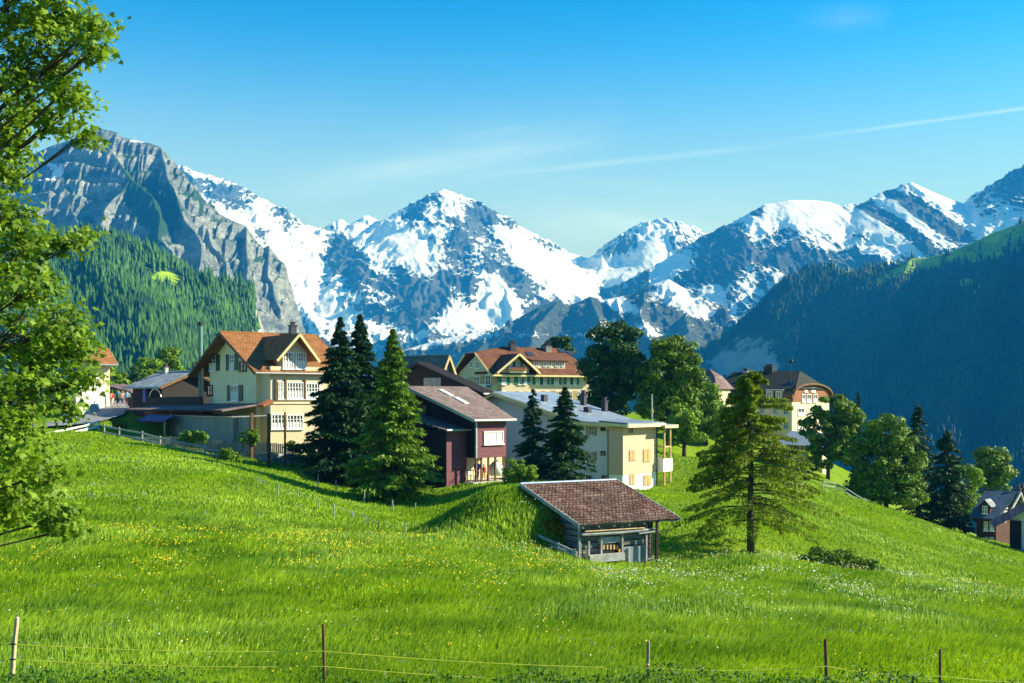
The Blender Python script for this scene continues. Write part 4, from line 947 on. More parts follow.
# patio under the raised room
pz = hx(480, 482)[1]
MB().box(-2.4, 0.15, -0.4, D_+0.2, pz-0.3, pz).build('patio_slab', m_concrete, fr.r)
MB().box(-1.2, 0.1, -0.35, 0.1, -3.0, pz-0.3).box(-0.3, 0.1, 0.1, D_, -3.0, pz-0.3).build('base_wall', m_stone, fr.r)
MB().box(wx1-0.35, wx1+0.1, -2.05, -1.6, -2.6, -0.55).build('pier', m_concrete, fr.r)
for px in (475, 482, 489, 496, 504):
    s_ = hx(px, 470)[0]; s_ = min(max(s_, 0.08), D_-0.08); MB().box(-0.14, -0.01, s_-0.06, s_+0.06, pz, zlow).build('post', m_woodb, fr.r)
for s_ in (0.25,): MB().box(-2.2, -2.08, s_, s_+0.12, pz, zlow).build('post', m_woodb, fr.r)
MB().box(-2.41, -2.33, 0.15, D_+2.0, pz, zlow-0.02).build('ground_floor_wall', m_cream2, fr.r)
window(fr, 'x', -2.33, (459, 461, 464, 481), 1, 1, fm=m_whitep, curtain=1.0, sill=False)
window(fr, 'x', -2.33, (452, 460, 456, 481), 1, 1, fm=m_pine, sill=False, name='door')
rl = MB(); rl.bar((-2.35, -0.35, pz+0.9), (0.1, -0.35, pz+0.9), 0.05)
for k in range(9): rl.bar((-2.3+k*0.3, -0.35, pz), (-2.3+k*0.3, -0.35, pz+0.9), 0.03)
rl.build('railing', m_woodb, fr.r)
FR_CH = fr; PZ_CH = pz; D_CH = D_

# long black roof rising behind the chalet
fq = Frame(480, 97, 440, -45)
fq.root('black_roof_barn', 'black roofed timber barn rising directly behind the red-brown chalet', 'barn')
ax_, az_ = fq.hit('y', 0, 420, 363); ex_, ez_ = fq.hit('y', 0, 488, 394); sl_ = (az_-ez_)/(ex_-ax_)
gable_house(fq, 2*abs(ax_), 1.0, az_-sl_*abs(ax_), az_, m_blackw, tile_mat('black_roof', (0.010, 0.009, 0.012), (0.02, 0.018, 0.024), (0.004, 0.004, 0.006), 0.5, 0.4), ove=0.7, ovf=0.3, ovb=0.2, board=m_blackw)
a0 = fq.hit('y', -0.02, 424, 378); a1 = fq.hit('y', -0.02, 441, 386)
MB().box(a0[0], a1[0], -0.06, 0.0, a1[1], a0[1]).build('gable_panel', m_silver, fq.r)
# teal roofed house with wooden gable
ft = Frame(438, 118, 420, -38)
ft.root('teal_roof_house', 'small house with teal grey roof and pine gable behind the black roof', 'house')
zt_ = ZA(356, 120)-ft.o.z
gable_house(ft, 6.5, 2.0, zt_-1.9, zt_, m_pine, m_roofte, axis='x', ove=0.8, ovf=0.7, board=m_pine)
window(ft, 'x', 0, (447, 368, 451, 374), 2, 2)

# ================================================================== cream hotel with brown roof (middle)
fr = Frame(494, 140, 412, -62)
fr.root('cream_hotel', 'large cream hotel with brown hipped roof, front gable and teal shutters', 'hotel')
zE = ZA(370.5, 140)-fr.o.z; 
Wl = abs(fr.hit('y', 0, 458.5, 380)[0]); Dl = fr.hit('x', 0, 592, 380)[0]
zr = fr.hit('x', -Wl/2, 535, 347.5)[1]
y_r0 = fr.hit('x', -Wl/2, 502, 347.5)[0]; y_r1 = min(fr.hit('x', -Wl/2, 570, 349)[0], Dl-2)
MB().prism([(-Wl, 0, -4), (0, 0, -4), (0, 0, zE-0.1), (-Wl/2, 0, zE+2.0), (-Wl, 0, zE-0.1)], (0, Dl, 0)).build('wall', m_cream2, fr.r)
ov = 0.9; sl = (zr-zE)/(Wl/2); ze = zE-ov*sl
hz_ = zE+2.3; yh = -0.8   # half hip at the left gable
xh0 = -Wl/2+(zr-hz_)/sl; xh1 = -Wl/2-(zr-hz_)/sl
plane('roof_slope', m_tilebr, fr.r, [(ov, yh, ze), (ov, Dl+ov, ze), (-Wl/2, y_r1, zr), (-Wl/2, y_r0, zr), (xh0, yh, hz_)], 0.18)
plane('roof_slope', m_tilebr, fr.r, [(-Wl-ov, yh, ze), (-Wl-ov, Dl+ov, ze), (-Wl/2, y_r1, zr), (-Wl/2, y_r0, zr), (xh1, yh, hz_)], 0.18)
plane('roof_slope', m_tilebr, fr.r, [(xh1, yh-0.1, hz_), (xh0, yh-0.1, hz_), (-Wl/2, y_r0, zr)], 0.15)
plane('roof_slope', m_tilebr, fr.r, [(ov, Dl+ov, ze), (-Wl-ov, Dl+ov, ze), (-Wl/2, y_r1, zr)], 0.15)
for s_ in ((ov, ze, xh0), (-Wl-ov, ze, xh1)): MB().bar((s_[0], yh-0.05, s_[1]-0.1), (s_[2], yh-0.05, hz_-0.1), 0.08, 0.28).build('verge_board', m_yellowp, fr.r)
MB().bar((ov+0.06, yh, ze-0.05), (ov+0.06, Dl+ov, ze-0.05), 0.12, 0.22).build('eaves_board', m_yellowp, fr.r)
# front gable
g0 = fr.hit('x', 0.5, 495.5, 369)[0]; g1 = fr.hit('x', 0.5, 535.5, 371)[0]; gm_ = (g0+g1)/2; gz_ = fr.hit('x', 0.5, 515.8, 353.5)[1]
MB().prism([(-3, g0+0.9, -4), (-3, g1-0.9, -4), (-3, g1-0.9, zE+0.3), (-3, gm_, gz_-0.4), (-3, g0+0.9, zE+0.3)], (3.45, 0, 0)).build('front_gable', m_cream2, fr.r)
plane('gable_roof', m_tilebr, fr.r, [(-Wl/2, g0-0.2, zE-0.25), (1.35, g0-0.2, zE-0.25), (1.5, gm_, gz_), (-Wl/2, gm_, gz_)], 0.14)
plane('gable_roof', m_tilebr, fr.r, [(-Wl/2, g1+0.2, zE-0.25), (1.35, g1+0.2, zE-0.25), (1.5, gm_, gz_), (-Wl/2, gm_, gz_)], 0.14)
for g_ in (g0-0.2, g1+0.2): MB().bar((1.4, g_, zE-0.35), (1.55, gm_, gz_-0.12), 0.07, 0.26).build('verge_board', m_yellowp, fr.r)
for a0, a1 in ((501.5, 506.0), (518, 521.5), (523.5, 526.5)): window(fr, 'x', 0.45, (a0, 375, a1, 384.5), 2, 2, shut=m_tealp, curtain=.3, shw=0.5, fm=m_whitep)
for a0, a1 in ((535.5, 539.5), (543, 546.5), (554, 558.5), (566.5, 570), (573, 576)): window(fr, 'x', 0, (a0, 375.5, a1, 384.5), 2, 2, shut=m_tealp, curtain=.3, shw=0.42)
for a0, a1 in ((508.5, 512), (515.5, 520)): window(fr, 'x', 0.45, (a0, 361.5, a1, 368), 2, 2, shut=m_tealp, shw=0.35)
for a0, a1 in ((502, 506), (519, 523), (536, 540), (545, 549), (556, 560), (568, 572), (577, 580)): window(fr, 'x', 0.45 if a0 < 530 else 0, (a0, 391, a1, 400), 2, 2, shut=m_pine, shw=0.4)
b0, b1 = fr.hit('x', 0.45, 507, 371)[0], fr.hit('x', 0.45, 523, 371)[0]; bz0 = fr.hit('x', 0.45, 515, 373)[1]; bz1 = fr.hit('x', 0.45, 515, 368.5)[1]
MB().box(0.452, 1.3, b0, b1, bz0, bz0+0.12).box(1.22, 1.3, b0, b1, bz0+0.12, bz1).box(0.452, 1.22, b0, b0+0.08, bz0+0.12, bz1).build('balcony', m_cream, fr.r)
fl = MB()
for k in range(12): fl.box(1.3, 1.48, b0+0.1+k*(b1-b0-0.2)/12, b0+0.1+(k+0.8)*(b1-b0-0.2)/12, bz1-0.25-0.05*(k % 2), bz1+0.08*(k % 3))
fl.build('flower_box', noise_mat('geraniums', (0.04, 0.14, 0.03), (0.45, 0.05, 0.06), 9, .8), fr.r)
# shed dormer
q0, q1 = fr.hit('x', -0.6, 533, 364)[0], fr.hit('x', -0.6, 565, 364)[0]; qz0 = fr.hit('x', -0.6, 550, 368)[1]; qz1 = fr.hit('x', -0.6, 550, 361)[1]
MB().box(-3.4, -0.6, q0, q1, qz0-0.8, qz1).build('dormer', m_cream2, fr.r)
plane('dormer_roof', m_tilebr, fr.r, [(-0.2, q0-0.3, qz1+0.05), (-0.2, q1+0.3, qz1+0.05), (-3.6, q1+0.3, qz1+0.75), (-3.6, q0-0.3, qz1+0.75)], 0.12)
for a0, a1 in ((534, 538), (543, 546.5), (548, 551), (555, 559), (561, 564)): window(fr, 'x', -0.6, (a0, 362, a1, 367), 2, 1, sill=False)
# left facade
for a0, a1, b0, b1 in ((464, 467.5, 378, 386), (474.5, 480, 376, 386), (486, 491, 375, 385), (470, 473, 361.5, 367.5), (476, 479.5, 361, 368.5)): window(fr, 'y', 0, (a0, b0, a1, b1), 2, 2, shut=m_pine if b0 > 370 else None, shw=0.8)
c0 = fr.hit('y', 0, 482, 388); c1 = fr.hit('y', 0, 492, 384)
MB().box(c0[0], c1[0], -0.9, -0.003, c0[1]-0.1, c0[1]).box(c0[0], c1[0], -0.9, -0.82, c0[1], c1[1]).build('balcony', m_cream, fr.r)
for px, py in ((512, 343.5), (547.5, 346)):
    s_, z_ = fr.hit('x', -Wl/2+0.6, px, py); chimney(fr, -Wl/2+0.6, s_, zr-1.2, z_, 0.8, m_darkmetal if px < 530 else m_stone)
s_, z_ = fr.hit('x', -Wl/2, 503.5, 343); MB().tube([(-Wl/2, y_r0, zr), (-Wl/2, y_r0, z_)], [0.10, 0.02], 6).build('finial', m_darkmetal, fr.r)
def on_roof(px, py):   # point on the front slope
    best = None
    for c in np.linspace(ov, -Wl/2, 200):
        s_, z_ = fr.hit('x', c, px, py)
        if z_ <= zE-sl*c+0.05 : best = (c, s_, zE-sl*c) ; break
    return best
for px, py in ((530, 354), (562, 351), (571, 353)):
    q = on_roof(px, py)
    if q: plane('skylight', m_glass, fr.r, [(q[0]+0.4, q[1]-0.5, q[2]-0.4*sl+0.1), (q[0]+0.4, q[1]+0.5, q[2]-0.4*sl+0.1), (q[0]-0.4, q[1]+0.5, q[2]+0.4*sl+0.1), (q[0]-0.4, q[1]-0.5, q[2]+0.4*sl+0.1)], 0.1)

# ================================================================== white and timber apartment house with metal roof
fr = Frame(623, 88, 492, -38)
fr.root('metal_roof_house', 'white and pale yellow boarded house under a blue-grey metal roof', 'house')
gw = 1.35   # the white gable wall stands behind the yellow boarded box
xw1 = fr.hit('y', gw, 608, 450)[0]; xw0 = fr.hit('y', gw, 487, 420)[0]
za_x, za = fr.hit('y', gw-0.6, 495, 391.5)
z578x, z578 = fr.hit('y', gw-0.6, 578, 420.5)
Dx = fr.hit('x', 0, 656, 450)[0]
ztop = fr.hit('x', 0, 640, 427)[1]; zmid = fr.hit('x', 0, 640, 473.5)[1]
# main white body
MB().prism([(xw0, gw, -3), (-0.3, gw, -3), (-0.3, gw, z578-0.25), (z578x, gw, z578-0.25), (za_x, gw, za-0.3), (xw0, gw, za-0.7)], (0, Dx-gw-0.1, 0)).build('wall', m_white, fr.r)
# yellow box, white foot
xb0 = fr.hit('y', 0, 608.5, 450)[0]
MB().box(xb0, 0, 0, Dx, zmid+0.002, ztop).build('boarded_box', m_tanw, fr.r)
MB().box(xb0, -0.05, 0.05, Dx-0.05, -3, zmid).build('foot_wall', m_white, fr.r)
# roof: main slope with fall towards the right, verge in front
e_x, e_z = fr.hit('x', 0.0, 655, 424.5)
yB = 9.0
xe = 1.9; rs = (za-z578)/(z578x-za_x)
z_at = lambda x: za-(x-za_x)*rs
xr = fr.hit('y', Dx+1.0, 674, 425)[0]
zr_ = fr.hit('y', Dx+1.0, 674, 425)[1]
rs2 = (z578-zr_)/(xr-z578x)
plane('roof_slope', m_zinc, fr.r, [(z578x, gw-0.7, z578), (z578x, yB, z578), (za_x, yB, za), (za_x, gw-0.9, za)], 0.16)
plane('roof_slope', m_zinc, fr.r, [(xr, Dx-0.5, zr_), (xr, Dx+1.6, zr_), (z578x, yB, z578), (z578x, gw-0.7, z578), (0.0, gw-0.7, z578-rs2*(0-z578x)), (0.0, Dx-0.5, z578-rs2*(0-z578x))], 0.16)
plane('roof_slope', m_zinc, fr.r, [(-1.9, -0.5, z578-rs2*(-1.9-z578x)+0.22), (0.75, -0.5, z578-rs2*(0.75-z578x)+0.22), (0.75, Dx+0.2, z578-rs2*(0.75-z578x)+0.22), (-1.9, Dx+0.2, z578-rs2*(-1.9-z578x)+0.22)], 0.16)
plane('roof_slope', m_zinc, fr.r, [(za_x-2.2, gw-0.7, za-0.9), (za_x-2.2, yB, za-0.9), (za_x, yB, za), (za_x, gw-0.9, za)], 0.16)
MB().bar((z578x, gw-0.75, z578-0.2), (za_x, gw-0.95, za-0.2), 0.08, 0.3).build('verge_board', m_yellowp, fr.r)
MB().bar((z578x, gw-0.75, z578-0.2), (0.0, gw-0.75, z578-rs2*(0-z578x)-0.2), 0.08, 0.26).build('verge_board', m_yellowp, fr.r)
MB().bar((za_x-2.2, gw-0.75, za-1.1), (za_x, gw-0.95, za-0.2), 0.08, 0.3).build('verge_board', m_yellowp, fr.r)
MB().bar((-1.9, -0.55, z578-rs2*(-1.9-z578x)), (0.8, -0.55, z578-rs2*(0.8-z578x)), 0.08, 0.24).build('verge_board', m_yellowp, fr.r)
MB().bar((0.8, -0.5, z578-rs2*(0.8-z578x)), (0.8, Dx+0.2, z578-rs2*(0.8-z578x)), 0.08, 0.24).build('eaves_board', m_cream2, fr.r)
MB().bar((xr+0.04, Dx-0.5, zr_-0.1), (xr+0.04, Dx+1.6, zr_-0.1), 0.08, 0.26).build('eaves_board', m_cream2, fr.r)
for r_ in ((589, 426, 594, 435.5), (589, 451.5, 594, 461)): window(fr, 'y', gw, r_, 2, 2, shut=m_pine, fm=m_whitep)
for r_ in ((601, 426, 605.5, 431), (601, 451, 605.5, 455.5)): window(fr, 'y', gw, r_, 1, 1, fm=m_darkmetal, sill=False)
for r_ in ((585, 475, 592, 483), (602, 475, 606.5, 484)): window(fr, 'y', gw, r_, 2, 1, fm=m_pine)
def closed_shutters(r_):
    s0, z0 = fr.hit('x', 0, r_[0], r_[3]); s1, z1 = fr.hit('x', 0, r_[2], r_[1]); m = (s0+s1)/2
    c_ = 0.0 if r_[1] < 470 else -0.05
    mb = MB()
    for a, b_ in ((s0, m-0.02), (m+0.02, s1)):
        mb.box(c_+0.003, c_+0.06, a, b_, z0, z1)
        for k in range(8): mb.box(c_+0.061, c_+0.075, a+0.05, b_-0.05, z0+(z1-z0)*(k+0.3)/8.3, z0+(z1-z0)*(k+0.8)/8.3)
    mb.build('shutter', m_pine, fr.r)
for r_ in ((629, 450, 635, 461), (643, 449, 650, 462), (630, 474.5, 635, 485), (644, 474.5, 651, 486)): closed_shutters(r_)
window(fr, 'x', 0, (628.5, 426.5, 632.5, 433.5), 2, 1, fm=m_pine, sill=False)
MB().tube([(xw1+0.1, gw-0.12, -2), (xw1+0.1, gw-0.12, z578-0.6)], 0.06, 6).build('downpipe', m_darkmetal, fr.r)
MB().tube([(0.06, Dx+0.05, -2), (0.06, Dx+0.05, ztop)], 0.06, 6).build('downpipe', m_darkmetal, fr.r)
# balconies on the right end
bp0 = fr.hit('x', 0.2, 663, 470); 
for y_ in (Dx+0.35, Dx+1.3): MB().box(0.5, 0.62, y_-0.06, y_+0.06, -2.5, zr_-0.3+0.3).build('post', m_pine, fr.r)
for p0, p1 in ((459, 472), (486.5, 492)):
    z0 = fr.hit('x', 0.6, 662, p1)[1]; z1 = fr.hit('x', 0.6, 662, p0)[1]
    MB().box(-0.9, 0.65, Dx+0.05, Dx+1.5, z0, z0+0.12).box(0.6, 0.66, Dx+0.05, Dx+1.5, z0+0.12, z1).box(-0.9, 0.6, Dx+1.44, Dx+1.5, z0+0.12, z1).box(0.0, 0.6, Dx+0.05, Dx+0.1, z0+0.12, z1).build('balcony', m_white, fr.r)
s0, z0 = fr.hit('x', 0.6, 662, 447); MB().box(-0.2, 0.63, Dx+0.3, Dx+1.35, z0-0.06, z0+0.06).build('beam', m_pine, fr.r)
def roof_pt(px, py):
    for c in np.linspace(gw-0.5, yB, 300):
        x_, z_ = fr.hit('y', c, px, py)
        zz = z_at(x_) if x_ < z578x else z578-rs2*(x_-z578x)
        if z_ <= zz: return x_, c, zz
    return x_, c, zz
for px, py, hpx, w, mt in ((583.5, 405, 391, 0.42, m_darkmetal), (604.5, 411, 398, 0.42, m_darkmetal)):
    x_, c, zz = roof_pt(px, py); z1 = fr.hit('y', c, px, hpx)[1]; chimney(fr, x_, c, zz-0.3, z1-0.3, w, mt)
x_, c, zz = roof_pt(587.5, 412); MB().box(x_-0.25, x_+0.25, c-0.25, c+0.25, zz-0.1, zz+0.45).build('roof_vent', m_darkmetal, fr.r)
x_, c, zz = roof_pt(544, 401); MB().box(x_-0.16, x_+0.2, c-0.25, c+0.25, zz-0.1, zz+0.55).build('roof_vent', m_darkmetal, fr.r)

# ================================================================== right-hand hotel with dark mansard
fr = Frame(792, 150, 440, -38)
fr.root('dark_roof_hotel', 'big cream hotel with dark roof and brown arched gable behind the larch', 'hotel')
Wh = abs(fr.hit('y', 0, 712, 420)[0]); Dh = fr.hit('x', 0, 829, 400)[0]
ze = fr.hit('y', 0, 780, 402)[1]; z1 = fr.hit('y', Dh/2, 790, 371)[1]
MB().box(-Wh, 0, 0, Dh, -8, ze).build('wall', m_cream2, fr.r)
# mansard: steep dark storey, then hipped top
zm = ze+1.9
MB().prism([(-Wh, 0.0, ze), (-Wh, 0.9, zm), (-Wh, Dh-0.9, zm), (-Wh, Dh, ze)], (Wh-1.2, 0, 0)).build('mansard', m_roofdk, fr.r)
plane('roof_slope', m_roofdk, fr.r, [(-Wh, 0.5, zm-0.15), (0.3, 0.5, zm-0.15), (-1.6, Dh/2, z1), (-Wh, Dh/2, z1)], 0.16)
plane('roof_slope', m_roofdk, fr.r, [(-Wh, Dh-0.5, zm-0.15), (0.3, Dh-0.5, zm-0.15), (-1.6, Dh/2, z1), (-Wh, Dh/2, z1)], 0.16)
plane('roof_slope', m_roofdk, fr.r, [(0.3, 0.3, zm-0.15), (0.3, Dh-0.3, zm-0.15), (-1.6, Dh/2, z1)], 0.16)
# arched brown gable
n = 16; arc_o = []; ym = Dh/2; ro, hh = Dh/2+0.4, (zm-ze)+0.2
pts = [(0.0, ym-ro-0.5, ze)]+[(0.0, ym-ro*math.cos(math.pi*k/n), ze+0.25+hh*math.sin(math.pi*k/n)**0.7) for k in range(n+1)]+[(0.0, ym+ro+0.5, ze)]
MB().prism([(-1.15, p[1], p[2]) for p in pts], (1.2, 0, 0)).build('arched_gable', plank_mat('brown_gable_boards', (0.20, 0.075, 0.035), (0.30, 0.12, 0.06), (0.08, 0.03, 0.015), 0.3), fr.r)
ar = MB()
for p, q in zip(pts[:-1], pts[1:]): ar.bar((0.25, p[1], p[2]+0.1), (0.25, q[1], q[2]+0.1), 0.5, 0.2)
ar.build('arch_rim', m_woodb, fr.r)
for a0, a1, b0, b1 in ((804, 807, 387.5, 392), (811, 815, 387.5, 392), (801.5, 805, 394, 402), (806.5, 811, 394, 402), (813, 817, 394, 402), (797.5, 804, 408, 415), (797.5, 804, 422, 429), (810, 815, 408, 415), (818, 823, 408, 415)):
    window(fr, 'x', 0.05 if b0 < 404 else 0, (a0, b0, a1, b1), 2, 1, curtain=.4, fm=m_whitep)
for a0, a1, b0, b1 in ((773, 777, 408, 414), (783.5, 788.5, 408, 414.5), (783.5, 788.5, 421.5, 429), (760, 764, 408, 414), (773, 777, 421.5, 429), (745, 749, 408, 414), (730, 734, 408, 414), (760, 764, 421.5, 429)):
    window(fr, 'y', 0, (a0, b0, a1, b1), 2, 2, fm=noise_mat('light_blue_paint', (.3, .5, .6), (.4, .6, .7), 3, .5) if 'light_blue_paint' not in MATS else MATS['light_blue_paint'])
for px in (769.5, 779, 755, 742):
    s_, z_ = fr.hit('y', 0.1, px, 397); w = MB().box(s_-0.5, s_+0.5, 0.05, 1.3, z_-0.8, z_+0.9).build('dormer', m_cream2, fr.r)
    plane('dormer_roof', m_slate, w, [(s_-0.65, -0.1, z_+0.92), (s_+0.65, -0.1, z_+0.92), (s_+0.65, 1.6, z_+1.25), (s_-0.65, 1.6, z_+1.25)], 0.08)
    window(fr, 'y', 0.05, (s_-0.38, z_-0.55, s_+0.38, z_+0.75), 2, 2, px=False, par=w)
for px, py in ((770, 367),): 
    s_, z_ = fr.hit('y', Dh/2, px, py); chimney(fr, s_, Dh/2, z1-0.6, z_, 1.3, m_blackp)
s_, z_ = fr.hit('y', Dh/2, 746, 371); chimney(fr, s_, Dh/2, z1-0.6, z_, 0.8, m_concrete)
for px, py in ((790, 385), (811, 376)):
    s_, z_ = fr.hit('y', 1.8, px, py)
    if px < 800:
        plane('skylight', m_glass, fr.r, [(s_-0.6, 1.3, z_-0.2), (s_+0.6, 1.3, z_-0.2), (s_+0.6, 2.2, z_+0.5), (s_-0.6, 2.2, z_+0.5)], 0.12)
# brown-roofed pavilion beside it
fp = Frame(716, 146, 432, -38)
fp.root('pavilion', 'pavilion with mauve brown tent roof left of the larch top', 'building')
zp = ZA(389, 146)-fp.o.z; zp1 = ZA(369, 150)-fp.o.z
MB().box(-4, 0, 0, 4, -6, zp).build('wall', m_cream2, fp.r)
plane('roof_slope', m_roofmv, fp.r, [(-4.4, -0.4, zp), (0.4, -0.4, zp), (-0.7, 0.9, zp+1.7), (-3.3, 0.9, zp+1.7)], 0.12)
plane('roof_slope', m_roofmv, fp.r, [(0.4, -0.4, zp), (0.4, 4.4, zp), (-0.7, 3.1, zp+1.7), (-0.7, 0.9, zp+1.7)], 0.12)
plane('roof_slope', m_roofmv, fp.r, [(-3.3, 0.9, zp+1.7), (-0.7, 0.9, zp+1.7), (-2, 2, zp1)], 0.1)
plane('roof_slope', m_roofmv, fp.r, [(-0.7, 0.9, zp+1.7), (-0.7, 3.1, zp+1.7), (-2, 2, zp1)], 0.1)
window(fp, 'y', 0, (703, 394, 706, 401), 2, 2); window(fp, 'y', 0, (709, 394, 712, 401), 2, 2)
# white awning and veranda in front of the hotel
fa = Frame(815, 128, 460, -38)
fa.root('veranda_pavilion', 'low veranda pavilion with white awning roof between hotel and round trees', 'pavilion')
za0 = ZA(444, 128)-fa.o.z; za1 = ZA(431, 132)-fa.o.z
plane('awning', m_metal, fa.r, [(-4.2, -1.2, za0), (0.4, -1.2, za0-0.2), (0.4, 3.0, za1-0.2), (-4.2, 3.0, za1)], 0.1)
plane('awning', m_silver, fa.r, [(0.45, -1.2, za0-0.22), (1.8, -1.2, za0-0.8), (1.8, 3.0, za0-0.6), (0.45, 3.0, za1-0.25)], 0.1)
for x_ in (-4.0, -2.5, -1.1, 0.2): MB().box(x_-0.07, x_+0.07, -1.1, -0.96, -2, za0-0.2).build('post', noise_mat('dull_red_post', (.25, .05, .05), (.3, .08, .07), 2, .7) if 'dull_red_post' not in MATS else MATS['dull_red_post'], fa.r)
MB().box(-4.1, 0.3, 1.4, 2.9, -2, za0-0.25).build('wall', m_cream, fa.r)
MB().box(-4.1, 0.3, -1.15, -1.1, -0.1, 0.75).build('parapet', m_white, fa.r)
window(fa, 'y', 1.4, (-3.9, 0.5, -2.4, 1.7), 4, 1, px=False); window(fa, 'y', 1.4, (-1.9, 0.5, -0.4, 1.7), 4, 1, px=False)

# ================================================================== dark houses at the right edge
fr = Frame(996, 104, 545, -38)
fr.root('blue_roof_house', 'dark brown timber house with blue slate roof at the right edge', 'house')
ze = fr.hit('y', 0, 985, 516.5)[1]; z1 = ZA(491, 107)-fr.o.z; Wd = abs(fr.hit('y', 0, 976.5, 530)[0])
MB().box(-Wd, 0, 0, 6.5, -3, ze).build('wall', m_brownw, fr.r)
plane('roof_slope', m_roofbl, fr.r, [(-Wd-0.5, -0.7, ze-0.1), (0.2, -0.7, ze-0.1), (1.2, 3.2, z1), (-Wd-0.2, 3.2, z1)], 0.14)
plane('roof_slope', m_roofbl, fr.r, [(-Wd-0.5, 7.2, ze-0.1), (0.5, 7.2, ze-0.1), (1.2, 3.2, z1), (-Wd-0.2, 3.2, z1)], 0.14)
MB().prism([(-0.6, -0.2, ze-0.2), (-0.6, 6.7, ze-0.2), (-0.6, 3.2, z1-0.35)], (0.75, 0, 0)).build('gable', m_brownw, fr.r)
for y_ in (-0.9, 7.3): MB().bar((0.95, y_, ze-0.35), (1.35, 3.2, z1-0.05), 0.12, 0.22).build('verge_board', m_silver, fr.r)
plane('roof_slope', m_slate, fr.r, [(-1.2, 7.4, ze-0.3), (0.95, 7.4, ze-0.3), (1.25, 3.25, z1+0.04), (-0.6, 3.25, z1+0.04)], 0.08)
s_, z_ = fr.hit('y', 0.2, 986, 511); w = MB().prism([(s_-0.42, -0.1, z_-0.3), (s_+0.42, -0.1, z_-0.3), (s_+0.42, -0.1, z_+0.55), (s_, -0.1, z_+0.95), (s_-0.42, -0.1, z_+0.55)], (0, 1.3, 0)).build('dormer', m_brownw, fr.r)
plane('dormer_roof', m_roofbl, w, [(s_-0.65, -0.3, z_+0.4), (s_-0.65, 1.5, z_+0.4), (s_, 1.5, z_+1.1), (s_, -0.3, z_+1.1)], 0.07)
plane('dormer_roof', m_slate, w, [(s_+0.65, -0.3, z_+0.4), (s_+0.65, 1.5, z_+0.4), (s_, 1.5, z_+1.1), (s_, -0.3, z_+1.1)], 0.07)
window(fr, 'y', -0.1, (s_-0.22, z_-0.2, s_+0.22, z_+0.5), 2, 2, px=False, par=w)
for r_ in ((984, 521.5, 988, 530.5), (990, 521.5, 994, 530.5), (985, 537, 988.5, 543), (990, 537, 993.5, 543)): window(fr, 'y', 0, r_, 2, 2, fm=m_whitep, curtain=.3)
for r_ in ((1003, 503, 1006, 508), (1003, 511, 1006, 516), (1015, 503, 1018, 508)): window(fr, 'x', 0.15, r_, 2, 2, fm=m_whitep)
for px in (1018, 1022):
    s_, z_ = fr.hit('x', 0.9, px, 487); chimney(fr, 0.9, s_, z1-0.9, z1+0.2, 0.45, m_blackp)
fv = Frame(1006, 92, 548, -40)
fv.root('violet_roof_house', 'house with violet grey roof and whitewashed gable cut off by the right edge', 'house')
xo, zo_ = fv.hit('y', -0.9, 992, 522.5); xp, zp_ = fv.hit('y', -0.9, 1030, 502)
MB().prism([(xo+1.3, 0, -3), (xp+5, 0, -3), (xp+5, 0, zo_+0.3), (xp, 0, zp_-0.35), (xo+1.3, 0, zo_+0.45)], (0, 6, 0)).build('wall', m_white, fv.r)
plane('roof_slope', m_roofpu, fv.r, [(xo, -0.9, zo_), (xo, 6.6, zo_), (xp, 6.6, zp_), (xp, -0.9, zp_)], 0.16)
plane('roof_slope', m_roofpu, fv.r, [(2*xp-xo, -0.9, zo_), (2*xp-xo, 6.6, zo_), (xp, 6.6, zp_), (xp, -0.9, zp_)], 0.16)
MB().bar((xo-0.02, -0.95, zo_-0.14), (xp, -0.95, zp_-0.14), 0.06, 0.62).build('verge_board', m_roofpu, fv.r)
MB().box(xo+1.25, xp+4, -0.7, -0.003, -0.5, 0.0).build('balcony', m_silver, fv.r)
MB().box(xo+1.2, xo+2.0, -0.35, 0.0, -3, zo_+0.2).build('corner_timber', m_blackw, fv.r)

# ================================================================== vegetation
def tris_from(c, d, w, L, up=None, bend=0.0):
    """leaf/blade triangles: base centre c, unit direction d, half-width vector w, length L"""
    a = c-w; b = c+w; t = c+d*L
    return np.stack([a, b, t], 1)
def unit(v): return v/np.maximum(np.linalg.norm(v, axis=-1, keepdims=True), 1e-9)
def tri_obj(name, T, mat, parent=None, attrs=None):
    V_ = T.reshape(-1, 3); F = np.arange(len(V_)).reshape(-1, 3)
    return link(name, fast_mesh(name, V_, F, attrs=attrs), mat, parent)
def foliage(name, dark, light, scale, trans=0.18):
    """leaf colour varies leaf by leaf (tint attribute) and clump by clump"""
    m, nt, b = newmat(name)
    at = N(nt, 'ShaderNodeAttribute', attribute_name='tint')
    tc = N(nt, 'ShaderNodeTexCoord'); n1 = N(nt, 'ShaderNodeTexNoise', ins={'Vector': tc.outputs['Object'], 'Scale': scale, 'Detail': 3.0})
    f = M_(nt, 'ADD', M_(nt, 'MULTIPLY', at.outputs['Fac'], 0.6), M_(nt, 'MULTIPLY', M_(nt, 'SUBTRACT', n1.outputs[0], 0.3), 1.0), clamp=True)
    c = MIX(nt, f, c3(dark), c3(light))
    nt.links.new(c, b.inputs['Base Color']); b.inputs['Roughness'].default_value = 0.55; b.inputs['Specular IOR Level'].default_value = 0.25
    t = N(nt, 'ShaderNodeBsdfTranslucent', ins={'Color': MIX(nt, 1.0, c, (1.25, 1.2, 0.4), 'MULTIPLY')})
    mx = N(nt, 'ShaderNodeMixShader', ins={0: trans, 1: b.outputs[0], 2: t.outputs[0]})
    out = [n for n in nt.nodes if n.type == 'OUTPUT_MATERIAL'][0]
    nt.links.new(mx.outputs[0], out.inputs[0])
    return m
